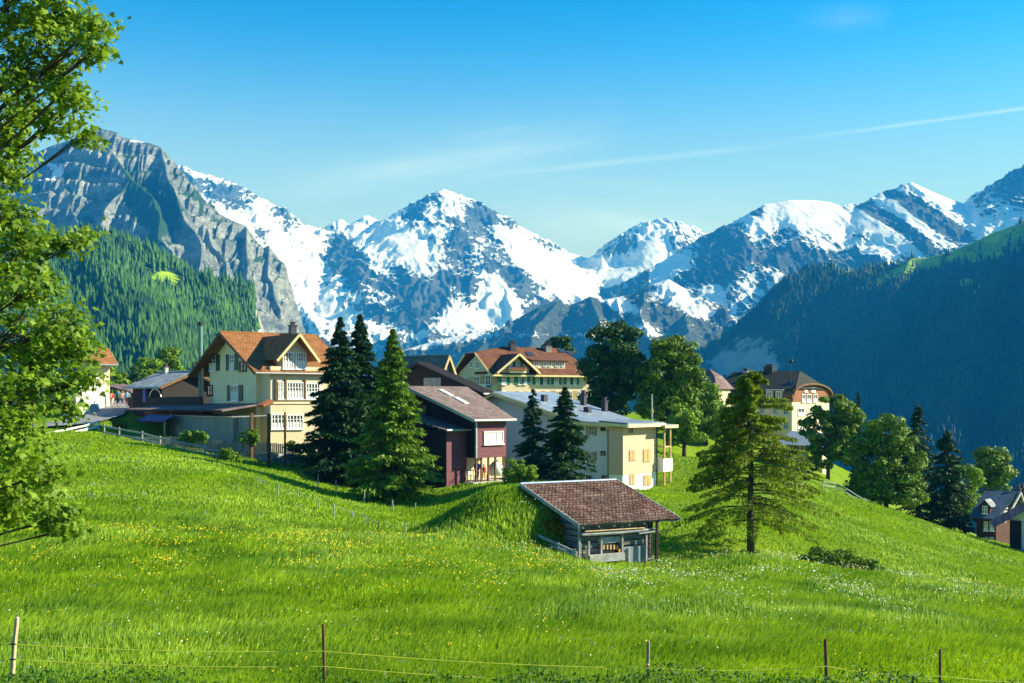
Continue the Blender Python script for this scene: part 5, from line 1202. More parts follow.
m_leaf = foliage('broad_leaves', (0.008, 0.04, 0.005), (0.21, 0.37, 0.014), 0.8)
m_leaf_l = foliage('bright_leaves', (0.04, 0.13, 0.010), (0.26, 0.42, 0.018), 0.8)
m_leaf_d = foliage('dark_leaves', (0.006, 0.03, 0.010), (0.06, 0.17, 0.022), 0.8)
m_maple = foliage('maple_leaves', (0.02, 0.085, 0.006), (0.27, 0.43, 0.016), 0.9, 0.35)
m_spruce = foliage('spruce_needles', (0.008, 0.035, 0.014), (0.030, 0.10, 0.016), 0.6, 0.1)
m_spruce_l = foliage('sunlit_spruce_needles', (0.02, 0.08, 0.008), (0.22, 0.38, 0.012), 0.9, 0.15)  # sunlit copy of the spruce colour, sun put into the green
m_spruce_b = foliage('blue_green_needles', (0.010, 0.045, 0.022), (0.035, 0.12, 0.045), 0.8, 0.1)
m_larch = foliage('larch_needles', (0.02, 0.065, 0.006), (0.28, 0.38, 0.012), 0.8, 0.3)
m_bark = noise_mat('bark', (0.035, 0.028, 0.022), (0.10, 0.085, 0.07), 6, 0.95, bump=0.8, stretch=(2, 2, 0.5))
m_barkl = noise_mat('grey_bark', (0.10, 0.09, 0.08), (0.20, 0.185, 0.16), 6, 0.95, bump=0.8, stretch=(2, 2, 0.5))

def rect_leaves(c, n_, size, r, asp=0.6):
    """two-triangle leaf blades with random facing around normals n_"""
    N_ = len(c); n_ = unit(n_+r.normal(0, 0.55, (N_, 3)))
    a = unit(np.cross(n_, r.normal(0, 1, (N_, 3)))); b = np.cross(n_, a)
    s = (size*r.uniform(0.6, 1.35, N_))[:, None]
    p0 = c-a*s; p1 = c-b*s*asp; p2 = c+a*s; p3 = c+b*s*asp
    return np.concatenate([np.stack([p0, p1, p2], 1), np.stack([p0, p2, p3], 1)], 0)
def broad_tree(name, base, ells, label, cat='tree', group=None, seed=1, n=12000, leaf=0.11, mat=None, bark=None, clump=0.9, nclump=150, trunk_r=0.2, yscale=1.0, tpx=None, gaps=0.0, dup=None):
    """ells: (px, py, rx_px, ry_px) lobes of the crown traced at the trunk's distance"""
    r = np.random.default_rng(seed); base = Vector(base); Y = base.y
    root = empty(name, base, 0, label, cat, group)
    E = []
    for e in ells:
        c = V(e[0], e[1], Y)-base; rx = e[2]*Y/FPX; rz = e[3]*Y/FPX
        E.append((c.x, (e[4] if len(e) > 4 else 0.0), c.z, rx, max(rx, rz)*0.9*yscale, rz))
    E = np.array(E); vol = E[:, 3]*E[:, 4]*E[:, 5]; pr = vol**0.8/np.sum(vol**0.8)
    k = r.choice(len(E), nclump, p=pr); d = unit(r.normal(0, 1, (nclump, 3))); rad = r.uniform(0.35, 1.0, (nclump, 1))**0.6
    C = E[k, :3]+d*rad*E[k, 3:6]*0.9
    cr = clump*r.uniform(0.5, 1.4, nclump)*np.mean(E[:, 3])/2.2
    kk = r.choice(nclump, n, p=cr**1.6/np.sum(cr**1.6)); dd = unit(r.normal(0, 1, (n, 3)))
    P = C[kk]+dd*(cr[kk]*r.uniform(0.45, 1.05, n)**0.5)[:, None]*np.array([1.15, 1.15, 0.72])
    T = rect_leaves(P, dd+np.array([0, 0, 0.5]), leaf, r)
    tint = np.clip(0.5+0.35*r.normal(0, 1, n), 0, 1); tint = np.repeat(np.concatenate([tint, tint]), 3)
    tri_obj('crown', T, mat or m_leaf, root, {'tint': tint})
    tb = MB(); top = Vector(E[:, :3].mean(0)); tx = 0 if tpx is None else 0
    tb.tube([(0, 0, -0.4), (0.02, 0, top.z*0.35), (top.x*0.4, top.y*0.4, top.z*0.75), (top.x, top.y, top.z*1.1)], [trunk_r*1.25, trunk_r, trunk_r*0.7, trunk_r*0.25], 8)
    for i in r.choice(nclump, min(16, nclump), replace=False):
        c = Vector(C[i]); z0 = max(top.z*0.3, min(c.z-0.6, top.z*0.8))*r.uniform(0.75, 1.0); s = Vector((top.x*0.4*min(1, z0/top.z), 0, z0))
        m_ = s.lerp(c, 0.5)+Vector((0, 0, -0.15)); tb.tube([s, m_, c], [trunk_r*0.42, trunk_r*0.25, trunk_r*0.08], 6, cap=False)
    tb.build('trunk', bark or m_bark, root, smooth=True)
    return root
def conifer(name, base, h, rad, label, seed=1, nb=230, nt_=46, mat=None, group=None, z_start=0.05, droop=0.45, tw=(0.30, 0.085), power=0.85, mats2=None, cat='tree', trunk_r=None, lop=0.0):
    """spruce: whorled drooping branches carrying hanging sprays"""
    r = np.random.default_rng(seed); root = empty(name, base, 0, label, cat, group)
    zb = h*(z_start+(1-z_start)*np.sort(r.uniform(0, 1, nb))**1.0); az = r.uniform(0, 2*np.pi, nb)
    L = rad*np.maximum(1-(zb/h), 0.015)**power*r.uniform(0.62, 1.12, nb)*(1+lop*np.cos(az))
    low = np.clip((zb/h-z_start)/0.10, 0, 1); L *= 0.65+0.35*low
    k = np.repeat(np.arange(nb), nt_); n = len(k); s = r.uniform(0.06, 1.0, n)**0.75
    out = np.stack([np.cos(az[k]), np.sin(az[k]), np.zeros(n)], -1); side = np.stack([-np.sin(az[k]), np.cos(az[k]), np.zeros(n)], -1)
    Lk = L[k]; bz = Lk*(0.10*s-droop*s*s+0.16*s**4)
    wdt = (0.30*Lk*np.sin(np.pi*np.clip(s*0.85+0.12, 0, 1))+0.05)
    off = r.uniform(-1, 1, n)*wdt
    P = np.stack([np.zeros(n), np.zeros(n), zb[k]+bz], -1)+out*(Lk*s)[:, None]+side*off[:, None]-np.array([0, 0, 1.0])*(np.abs(off)*0.25+r.uniform(0, 0.12, n)*rad*0.25)[:, None]
    d = unit(out*r.uniform(0.2, 1.0, (n, 1))+side*np.sign(off)[:, None]*r.uniform(0.1, 1.0, (n, 1))+np.array([0, 0, 1.0])*r.uniform(-1.0, 0.12, (n, 1)))
    wv = unit(np.cross(d, r.normal(0, 1, (n, 3))+np.array([0, 0, 1.2])))*(tw[1]*r.uniform(0.6, 1.4, (n, 1)))
    sc_ = (0.40+0.60*np.clip(Lk/(0.45*rad), 0, 1))[:, None]
    T = tris_from(P-d*0.06*sc_, d, wv*(0.5+0.5*sc_), (tw[0]*sc_*r.uniform(0.6, 1.4, (n, 1))))
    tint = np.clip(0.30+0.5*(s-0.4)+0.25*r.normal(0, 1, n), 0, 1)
    tri_obj('crown', T, mat or m_spruce, root, {'tint': np.repeat(tint, 3)})
    tb = MB(); tr = trunk_r or h*0.016+0.05
    tb.tube([(0, 0, -0.5), (0, 0, h*0.3), (0, 0, h*0.7), (0, 0, h*0.995)], [tr*1.2, tr*0.9, tr*0.45, 0.012], 8)
    for i in range(0, nb, 3):
        o = Vector((math.cos(az[i]), math.sin(az[i]), 0)); q = lambda s_: Vector((0, 0, zb[i]+L[i]*(0.10*s_-droop*s_*s_+0.16*s_**4)))+o*L[i]*s_
        tb.tube([q(0), q(0.5), q(0.95)], [tr*0.22, tr*0.14, 0.008], 5, cap=False)
    tb.build('trunk', m_bark, root, smooth=True)
    return root
def tree_at(px, Y, py=None):
    p = gp(px, Y)
    return p

# ---- three big spruces beside the cream house
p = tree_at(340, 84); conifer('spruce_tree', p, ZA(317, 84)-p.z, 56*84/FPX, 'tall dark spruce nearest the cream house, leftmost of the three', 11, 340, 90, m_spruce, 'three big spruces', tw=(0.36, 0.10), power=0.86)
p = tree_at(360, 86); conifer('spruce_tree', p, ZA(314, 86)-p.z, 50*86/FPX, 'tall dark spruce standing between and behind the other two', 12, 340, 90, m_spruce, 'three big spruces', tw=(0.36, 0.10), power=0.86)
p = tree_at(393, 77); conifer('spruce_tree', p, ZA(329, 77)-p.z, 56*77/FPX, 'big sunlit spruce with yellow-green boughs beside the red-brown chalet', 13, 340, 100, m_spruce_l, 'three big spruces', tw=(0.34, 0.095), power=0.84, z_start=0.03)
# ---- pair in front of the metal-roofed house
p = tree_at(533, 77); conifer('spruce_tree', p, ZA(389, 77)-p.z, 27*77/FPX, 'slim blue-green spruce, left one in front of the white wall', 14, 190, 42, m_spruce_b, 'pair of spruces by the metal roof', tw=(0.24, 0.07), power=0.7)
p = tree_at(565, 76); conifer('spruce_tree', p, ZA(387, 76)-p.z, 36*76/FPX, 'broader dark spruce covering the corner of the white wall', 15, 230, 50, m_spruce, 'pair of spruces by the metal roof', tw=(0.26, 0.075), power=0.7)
# ---- broadleaved trees behind the metal roof
broad_tree('broadleaf_tree', tree_at(612, 122), [(612,345,26,26),(598,370,20,26),(630,372,18,30),(612,395,26,22),(625,335,16,14),(592,395,12,16)], 'tall open crowned tree behind the metal roof, beside the cream hotel', seed=21, n=24000, leaf=0.16, mat=m_leaf_d, nclump=190, clump=0.75)
broad_tree('broadleaf_tree', tree_at(668, 120), [(672,352,24,20),(660,372,26,26),(685,380,20,28),(668,405,28,26),(650,400,16,22)], 'dense round tree right of the open crowned tree behind the metal roof', seed=22, n=28000, leaf=0.16, mat=m_leaf, nclump=210, clump=0.66)
broad_tree('broadleaf_tree', tree_at(706, 128), [(704,402,15,22),(716,420,15,22),(696,425,12,20)], 'lower bright tree between the dense round tree and the larch', seed=23, n=12000, leaf=0.16, mat=m_leaf_l, nclump=70)
broad_tree('broadleaf_tree', tree_at(684, 112), [(684,420,14,18),(676,436,12,10),(692,436,12,10)], 'small bright tree at the foot of the dense round tree', seed=24, n=6000, leaf=0.13, mat=m_leaf_l, nclump=50)
broad_tree('broadleaf_tree', tree_at(556, 175), [(552,345,9,8),(562,341,8,8),(572,348,5,7),(556,352,12,8)], 'dark tree top showing above the brown hotel roof', seed=25, n=3500, leaf=0.2, mat=m_leaf_d, nclump=36)
# ---- right-hand grove
broad_tree('broadleaf_tree', tree_at(828, 124), [(832,408,20,16),(820,430,20,18),(842,440,18,26),(822,455,18,18),(850,415,14,16)], 'airy round tree right of the dark roofed hotel', seed=31, n=20000, leaf=0.16, mat=m_leaf, nclump=180, clump=0.62)
conifer('spruce_tree', tree_at(858, 150), ZA(392, 150)-gz(XA(858, 150), 150), 14*150/FPX, 'dark spruce tip behind the round trees', 32, 130, 30, m_spruce, 'spruces in the right-hand grove', tw=(0.4, 0.12))
broad_tree('broadleaf_tree', tree_at(886, 104), [(888,435,24,22),(872,458,26,28),(902,462,24,30),(886,485,36,24),(862,485,16,18),(908,492,20,16)], 'big round full crowned tree in the middle of the grove', seed=33, n=34000, leaf=0.14, mat=m_leaf, nclump=260, clump=0.6)
conifer('spruce_tree', tree_at(918, 120), ZA(405, 120)-gz(XA(918, 120), 120), 36*120/FPX, 'tall dark spruce behind the big round tree', 34, 200, 44, m_spruce, 'spruces in the right-hand grove', tw=(0.36, 0.10), power=0.65)
conifer('spruce_tree', tree_at(947, 110), ZA(430, 110)-gz(XA(947, 110), 110), 38*110/FPX, 'dark spruce with sunlit edge right of the big round tree', 35, 220, 46, m_spruce, 'spruces in the right-hand grove', tw=(0.34, 0.10), power=0.65)
broad_tree('broadleaf_tree', tree_at(965, 122), [(966,485,14,26),(960,505,14,20),(972,510,10,14)], 'light green tree squeezed between spruce and brown house', seed=36, n=7000, leaf=0.14, mat=m_leaf_l, nclump=60)
broad_tree('broadleaf_tree', tree_at(990, 128), [(990,460,18,14),(980,472,14,14),(1000,475,12,16),(990,485,20,12)], 'round tree behind the blue roofed house', seed=37, n=14000, leaf=0.16, mat=m_leaf, nclump=70)
# ---- trees behind the cream house on the left
for i, (px, py, w, h_, Y, mt, lb) in enumerate(((113,385,6,18,170,m_leaf_l,'slim light green tree right behind the walkers'), (123,384,6,19,172,m_leaf_l,'slim light green tree a little right of the walkers'), (150,366,12,10,180,m_leaf_l,'bright rounded tree above the slate barn roof'),
        (170,360,12,12,185,m_leaf,'green tree between slate barn and orange roof'), (133,380,7,16,176,m_leaf_d,'dark narrow tree left of the slate barn roof'), (100,380,8,18,165,m_leaf_d,'dark tree beside the orange roofed house'))):
    broad_tree('broadleaf_tree', tree_at(px, Y), [(px,py,w,h_),(px+1,py+h_*0.8,w*1.1,h_*0.7)], lb, seed=40+i, n=3500, leaf=0.22, mat=mt, nclump=36, trunk_r=0.12)
# ---- larch on the slope
p = gp(751, 54)
r = np.random.default_rng(51)
h = ZA(369, 54)-p.z
lar = empty('larch_tree', p, 0, 'lone larch with drooping feathery branches on the open slope', 'tree')
nb = 150; zb = h*(0.20+0.79*((np.arange(nb)+r.uniform(0, 1, nb))/nb)**0.9).clip(0.0, 0.99); az = r.uniform(0, 2*np.pi, nb)
pxm = FPX/54; t_ = zb/h
prof = np.interp(t_, [0.16, 0.28, 0.4, 0.55, 0.7, 0.85, 0.95, 1.0], [60, 74, 74, 60, 45, 32, 15, 2])/pxm
L = prof*r.uniform(0.7, 1.08, nb)*np.where(t_ > 0.3, 1+0.10*np.cos(az), 1)
nt_ = 330; k = np.repeat(np.arange(nb), nt_); n = len(k); s = r.uniform(0.12, 1, n)**0.8
drp = np.interp(t_, [0.16, 0.4, 1.0], [0.30, 0.22, 0.06])[k]
out = np.stack([np.cos(az[k]), np.sin(az[k]), np.zeros(n)], -1); side = np.stack([-np.sin(az[k]), np.cos(az[k]), np.zeros(n)], -1)
Lk = L[k]; off = r.uniform(-1, 1, n)*(0.13*Lk*np.sin(np.pi*np.clip(s*0.8+0.15, 0, 1))+0.02)
bz = Lk*(0.12*s-drp*s*s*1.6+0.25*drp*s**5)
P = np.stack([np.zeros(n), np.zeros(n), zb[k]+bz], -1)+out*(Lk*s)[:, None]+side*off[:, None]-np.array([0, 0, 1.])*r.uniform(0, 0.18, (n, 1))
keep = r.uniform(0, 1, n) < np.interp(t_[k], [0.16, 0.3, 0.45, 1], [0.75, 0.7, 0.9, 1])*np.where(t_[k] < 0.42, np.clip(s*1.5, 0, 1), 1)
P = P[keep]; out_, side_, k2, s2 = out[keep], side[keep], k[keep], s[keep]; n = len(P)
d = unit(out_*r.uniform(-.2, .8, (n, 1))+side_*r.normal(0, .6, (n, 1))+np.array([0, 0, 1.])*r.uniform(-1, .25, (n, 1)))
wv = unit(np.cross(d, r.normal(0, 1, (n, 3))))*0.036*r.uniform(.6, 1.5, (n, 1))
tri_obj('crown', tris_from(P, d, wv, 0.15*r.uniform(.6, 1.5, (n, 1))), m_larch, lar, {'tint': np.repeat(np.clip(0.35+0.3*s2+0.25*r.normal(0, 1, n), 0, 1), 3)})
tb = MB(); tb.tube([(0, 0, -0.5), (-0.03, 0, h*0.25), (0.02, 0, h*0.6), (-0.45, 0, h*0.97)], [0.20, 0.16, 0.09, 0.012], 10)
for i in range(nb):
    o = Vector((math.cos(az[i]), math.sin(az[i]), 0)); dd_ = float(np.interp(t_[i], [0.16, 0.4, 1.0], [0.30, 0.22, 0.06]))
    q = lambda s_: Vector((0, 0, zb[i]+L[i]*(0.12*s_-dd_*s_*s_*1.6+0.25*dd_*s_**5)))+o*L[i]*s_
    tb.tube([q(0), q(0.35), q(0.7), q(0.98)], [0.03, 0.02, 0.012, 0.003], 5, cap=False)
tb.build('trunk', m_bark, lar, smooth=True)

# ---- shrubs
def shrub(px, py, rx, ry, Y, label, mat, seed, n=3000, leaf=0.07, group=None, name='shrub', cl=0.6):
    base = gp(px, Y)
    return broad_tree(name, base, [(px,py,rx,ry),(px-rx*0.45,py+ry*0.3,rx*0.6,ry*0.65),(px+rx*0.45,py+ry*0.25,rx*0.6,ry*0.7)], label, 'shrub', group, seed, n, leaf, mat, nclump=40, clump=cl, trunk_r=0.04)
shrub(519, 472, 19, 13, 74, 'rounded sunlit bush left of the slim spruce', m_leaf_l, 61, 6000, 0.06)
shrub(192, 436, 15, 9, 86, 'bright bush in front of the grey store boards', m_leaf_l, 62, 2500, 0.09)
shrub(228, 459, 14, 12, 80, 'dark bush overhanging the rail fence end', m_leaf, 63, 4500, 0.07)
shrub(250, 437, 11, 10, 88, 'bright bush near the veranda corner post', m_leaf_l, 64, 2500, 0.08)
shrub(292, 446, 9, 6, 88, 'low bush under the winter garden windows', m_leaf, 65, 1600, 0.07)
shrub(120, 424, 9, 6, 98, 'low bush where the road bends at the barn', m_leaf, 66, 1500, 0.09)
shrub(462, 489, 12, 7, 80, 'low weeds under the chalet patio', m_leaf_l, 67, 2500, 0.06)
shrub(446, 494, 8, 5, 79, 'small bush at the foot of the chalet pier', m_leaf, 68, 1500, 0.06)
shrub(553, 527, 15, 9, 47, 'yellowing bush left of the hay shed wall', foliage('yellowing_leaves', (0.10, 0.12, 0.01), (0.34, 0.24, 0.02), 1.2), 69, 4500, 0.035)
for i, (px, py, rx, ry) in enumerate(((816, 557, 21, 11), (841, 560, 23, 14), (866, 568, 18, 12))):
    broad_tree('shrub', gp(px, 47.5), [(px,py,rx,ry),(px+rx*.5,py+3,rx*.6,ry*.7)], ('left end of the feathery shrub row on the slope below the larch', 'middle of the feathery shrub row on the slope below the larch', 'right end of the feathery shrub row on the slope below the larch')[i], 'shrub', 'shrubs on the slope below the larch', 70+i, 4500, 0.04, m_leaf, nclump=50, trunk_r=0.03, clump=0.5)

# ---- maple at the left edge: trunk outside the picture, boughs reaching in
MY = 14.0
CL = [(20,15,34),(60,8,24),(84,40,17),(40,48,34),(5,80,38),(60,70,20),(96,48,9),(76,104,13),(86,134,9),(30,105,24),(54,122,14),(5,130,28),(4,168,20),(18,148,14),(70,22,18),(98,22,8),(68,90,12),
      (8,215,26),(40,246,16),(68,242,13),(86,238,7),(18,262,28),(-5,290,38),(38,285,24),(18,330,42),(56,322,28),(74,350,22),(88,376,11),(48,380,34),(12,395,42),(62,404,16),(8,440,30),(26,455,26),
      (18,488,28),(44,500,16),(58,518,13),(68,530,8),(8,512,14),(42,474,16),(-40,60,45),(-60,160,50),(-50,260,50),(-60,360,55),(-50,450,45),(-110,100,55),(-130,220,60),(-120,340,60),(-20,-40,40),(-90,-30,60),(40,-30,30),(-180,150,60),(-190,280,60)]
mp_ = Vector((XA(-150, MY), MY+0.6, 0)); mp_.z = gz(mp_.x, mp_.y)
mroot = empty('maple_tree', mp_, 0, 'near maple whose leafy boughs hang in at the left edge', 'tree')
r = np.random.default_rng(81); tb = MB()
tb.tube([(0, 0, -0.3), (0.1, 0, 2.0), (-0.1, 0.1, 5.0), (0.2, 0, 8.5)], [0.34, 0.28, 0.2, 0.06], 12)
lp = []; ln_ = []; lc = []
for i, (px, py, rr) in enumerate(CL):
    yy_ = MY+r.uniform(-1.2, 1.0); c = V(px, py, yy_)-mp_; R_ = rr*MY/FPX
    s0 = Vector((0, 0, max(1.6, min(7.6, c.z*0.8-0.5)))); mid = s0.lerp(c, 0.6)+Vector((0, 0, 0.12))
    rt = 0.018+0.014*r.random(); tb.tube([s0, s0.lerp(mid, 0.5)+Vector((0, r.uniform(-.15, .15), 0.08)), mid, c], [rt*1.3, rt, rt*0.6, rt*0.3], 6, cap=False)
    nsub = max(4, int(rr*0.68))
    for j in range(nsub):
        dv = Vector(unit(r.normal(0, 1, 3))); e = c+Vector((dv.x*R_, dv.y*R_*1.2, dv.z*R_))*r.uniform(0.45, 1.0)
        tb.tube([mid.lerp(c, r.uniform(0.2, 1.0)), c.lerp(e, 0.5)+Vector((0, 0, r.uniform(-.03, .03))), e], [rt*0.32, rt*0.2, 0.003], 4, cap=False)
        m_ = int(19+r.integers(0, 10)); q = np.array(e)[None, :]+r.normal(0, 0.085, (m_, 3))*np.array([1.2, 1.2, 0.8])
        lp.append(q); ln_.append(np.tile(np.array(dv)*0.5+np.array([0.25, -0.35, 0.7]), (m_, 1)))
tb.build('trunk', m_bark, mroot, smooth=True)
P = np.concatenate(lp); Nn = unit(np.concatenate(ln_)+r.normal(0, 0.5, (sum(map(len, lp)), 3)))
n = len(P); A = unit(np.cross(Nn, r.normal(0, 1, (n, 3)))); B = np.cross(Nn, A); sz = 0.053*r.uniform(0.65, 1.3, n)
ang = np.array([-90, -50, -20, 0, 32, 58, 90, 122, 148, 180, 200, 230])*math.pi/180; rad_ = np.array([0.25, 0.62, 0.42, 0.95, 0.45, 0.62, 1.15, 0.62, 0.45, 0.95, 0.42, 0.62])
X2 = np.cos(ang)*rad_; Y2 = np.sin(ang)*rad_
Rg = P[:, None, :]+(A[:, None, :]*X2[None, :, None]+B[:, None, :]*Y2[None, :, None]-Nn[:, None, :]*(0.18*rad_**2)[None, :, None])*sz[:, None, None]
nv = len(ang); VV = np.concatenate([P[:, None, :], Rg], 1).reshape(-1, 3)
ii = np.arange(nv); F = np.stack([np.zeros(nv, int), 1+ii, 1+(ii+1) % nv], -1); F = (F[None]+(np.arange(n)*(nv+1))[:, None, None]).reshape(-1, 3)
tn = np.clip(0.45+0.3*r.normal(0, 1, n), 0, 1)
link('crown', fast_mesh('crown', VV, F, attrs={'tint': np.repeat(tn, nv+1)}), m_maple, mroot)

# ---- meadow grass
m_grass = foliage('meadow_grass', (0.08, 0.21, 0.008), (0.37, 0.55, 0.028), 0.35, 0.35)
def footprint_ok(x, y):
    px = px_of(x, y); return np.ones(len(x), bool)
def grass(name, n, y0, y1, hmin, hmax, wid, label, mat, seed, cond=None, lean=0.35, pw=1.0, fov=560):
    r = np.random.default_rng(seed)
    Y = y0*(y1/y0)**r.uniform(0, 1, n); px = r.uniform(512-fov, 512+fov, n); X = (px-512)/FPX*Y; Z = hgt(X, Y)
    k = np.ones(n, bool) if cond is None else cond(X, Y, Z, px, HZ-FPX*Z/Y)
    X, Y, Z = X[k], Y[k], Z[k]; n = len(X)
    patch = fbm(X*0.35, Y*0.35, 3, seed+3); h = (hmin+(hmax-hmin)*np.clip(r.uniform(0, 1, n)*0.7+patch*0.9+0.15, 0, 1.2))
    h = h*(0.38+0.62*sstep(18.2, 22, Y))
    az = r.uniform(0, 2*np.pi, n); wa = fbm(X*0.12, Y*0.12, 2, seed+9)*3+0.4
    ln_ = lean*r.uniform(0.2, 1.3, n); lx = np.cos(wa)*ln_+0.4*ln_*np.cos(az*3); ly = np.sin(wa)*ln_+0.4*ln_*np.sin(az*2)
    w = wid*(Y/y0)**pw*r.uniform(0.6, 1.5, n)
    bx, by = np.cos(az)*w, np.sin(az)*w
    b0 = np.stack([X-bx, Y-by, Z-0.03], -1); b1 = np.stack([X+bx, Y+by, Z-0.03], -1)
    m0 = np.stack([X+lx*h*0.3-bx*.8, Y+ly*h*0.3-by*.8, Z+h*0.62], -1); m1 = np.stack([X+lx*h*0.3+bx*.8, Y+ly*h*0.3+by*.8, Z+h*0.62], -1)
    t = np.stack([X+lx*h, Y+ly*h, Z+h*(1-0.25*ln_)], -1)
    VV = np.stack([b0, b1, m0, m1, t], 1).reshape(-1, 3); q = (np.arange(n)*5)[:, None]
    F = np.concatenate([q+np.array([[0, 1, 3]]), q+np.array([[0, 3, 2]]), q+np.array([[2, 3, 4]])], 0)
    tint = np.clip(0.42+0.22*r.normal(0, 1, n)+0.9*fbm(X*0.4, Y*0.4, 4, seed+5), 0, 1)
    o = link(name, fast_mesh(name, VV, F, attrs={'tint': np.repeat(tint, 5)}), mat); tag(o, label, 'grass', kind='stuff'); return o
def not_built(X, Y, Z, px, py):
    k = np.ones(len(X), bool)
    k &= ~((Y > 84) & (px > 120) & (px < 330) & (py < 452))
    k &= ~((Y > 83) & (px > 425) & (px < 505))
    for a, b_ in zip(roadpts[:-1], roadpts[1:]):
        A_ = np.array(a); D = np.array(b_)-A_; t = np.clip(((X-A_[0])*D[0]+(Y-A_[1])*D[1])/(D@D), 0, 1)
        k &= np.hypot(X-A_[0]-t*D[0], Y-A_[1]-t*D[1]) > 2.1
    return k
grass('meadow_grass', 460000, 15.5, 50, 0.14, 0.42, 0.0068, 'tall flowering meadow grass filling the foreground', m_grass, 91, lean=0.42)
m_mown = foliage('mown_grass', (0.12, 0.26, 0.010), (0.35, 0.51, 0.022), 0.15, 0.3)
grass('slope_grass', 230000, 46, 115, 0.06, 0.20, 0.02, 'short bright grass on the slopes around the village', m_mown, 92, not_built, lean=0.5)
# leafy undergrowth along the front fence, shading the grass feet
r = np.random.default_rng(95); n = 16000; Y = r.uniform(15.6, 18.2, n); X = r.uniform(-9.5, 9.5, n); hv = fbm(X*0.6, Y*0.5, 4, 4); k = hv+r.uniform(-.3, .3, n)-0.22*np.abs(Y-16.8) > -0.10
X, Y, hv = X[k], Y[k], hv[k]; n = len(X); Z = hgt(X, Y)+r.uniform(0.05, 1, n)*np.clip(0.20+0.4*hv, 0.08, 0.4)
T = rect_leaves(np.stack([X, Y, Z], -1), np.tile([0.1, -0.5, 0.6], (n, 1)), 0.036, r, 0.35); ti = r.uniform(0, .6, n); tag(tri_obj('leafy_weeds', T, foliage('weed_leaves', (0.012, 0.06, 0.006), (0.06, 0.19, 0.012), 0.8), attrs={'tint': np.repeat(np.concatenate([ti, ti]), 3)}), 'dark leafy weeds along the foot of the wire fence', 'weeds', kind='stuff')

# ---- flowers: small tilted discs on the grass tips
def flowers(name, n, col1, col2, size, y0, y1, dens, label, seed, z0=0.28, z1=0.45, pxr=(-40, 1064)):
    r = np.random.default_rng(seed); Y = y0*(y1/y0)**r.uniform(0, 1, n); px = r.uniform(*pxr, n); X = (px-512)/FPX*Y
    k = r.uniform(0, 1, n) < dens(px, Y, X, r); X, Y = X[k], Y[k]; n = len(X); Z = hgt(X, Y)+r.uniform(z0, z1, n)
    c = np.stack([X, Y, Z], -1); nn = unit(r.normal(0, .45, (n, 3))+np.array([0.2, -0.5, 0.8])); a = unit(np.cross(nn, r.normal(0, 1, (n, 3)))); b = np.cross(nn, a); s = size*r.uniform(.4, 1.4, n)*(Y/38.0)**0.6 if y1 < 50 else size*r.uniform(.5, 1.3, n)
    T = []
    for j in range(5):
        a0, a1 = 2*math.pi*j/5, 2*math.pi*(j+0.8)/5
        T.append(np.stack([c, c+(a*math.cos(a0)+b*math.sin(a0))*s[:, None], c+(a*math.cos(a1)+b*math.sin(a1))*s[:, None]], 1))
    tag(tri_obj(name, np.concatenate(T), noise_mat(name.replace('flowers', 'petals'), col1, col2, 3.0, 0.7)), label, 'flowers', kind='stuff')
cl_ = lambda X, Y, s, a=0.0: np.clip((fbm(X*0.45, Y*0.45, 3, s)+a)*3.2, 0, 1)
flowers('yellow_flowers', 42000, (0.70, 0.50, 0.01), (0.85, 0.68, 0.03), 0.018, 17, 46, lambda p, Y, X, r: cl_(X, Y, 5, 0.02)*(0.10+0.9*sstep(24, 40, Y))*(0.3+0.7*sstep(760, 420, p)), 'yellow buttercups scattered through the meadow, thickest near the crest', 101)
flowers('white_flowers', 70000, (0.72, 0.76, 0.66), (0.84, 0.86, 0.78), 0.015, 18, 48, lambda p, Y, X, r: cl_(X, Y, 7, -0.02)*(0.05+0.9*sstep(430, 760, p)*sstep(24, 36, Y)), 'white umbel flowers scattered through the meadow, mostly on the right', 102, 0.32, 0.52)
flowers('blue_flowers', 9000, (0.12, 0.16, 0.55), (0.38, 0.28, 0.65), 0.013, 17, 46, lambda p, Y, X, r: cl_(X, Y, 9, -0.05)*0.8, 'small blue and violet meadow flowers', 103, 0.2, 0.40)
flowers('yellow_flowers', 14000, (0.72, 0.52, 0.01), (0.85, 0.68, 0.03), 0.017, 33, 46, lambda p, Y, X, r: cl_(X, Y, 25, 0.04)*0.9*sstep(640, 480, p)*sstep(60, 180, p), 'dense band of yellow flowers along the crest of the meadow', 105, 0.2, 0.42)
flowers('blue_flowers', 9000, (0.20, 0.26, 0.50), (0.38, 0.40, 0.65), 0.035, 50, 84, lambda p, Y, X, r: cl_(X, Y, 19, -0.08)*0.8*sstep(330, 200, p), 'blue flower haze on the upper left slope', 104, 0.05, 0.16)

# ================================================================== old hay shed in the meadow
fr = Frame(578, 46, 557, 30)
fr.root('hay_shed', 'old weathered hay shed with sagging brown tiled roof sunk beside the mound', 'shed')
ea, ez = fr.hit('y', -0.55, 579, 525.0); eb, ez2 = fr.hit('y', -0.55, 676.8, 518.4)
best = None
for c in np.linspace(1.0, 9.0, 400):
    a_, z_ = fr.hit('y', c, 520.5, 484.2)
    if best is None or abs(a_-ea) < best[0]: best = (abs(a_-ea), c, z_)
yr, zr = best[1], best[2]
er, zr2 = fr.hit('y', yr, 618.5, 480.3)
NC = 17; dz_ = (zr-ez)/NC; dy_ = (yr+0.55)/NC; eb2 = (eb+er)/2
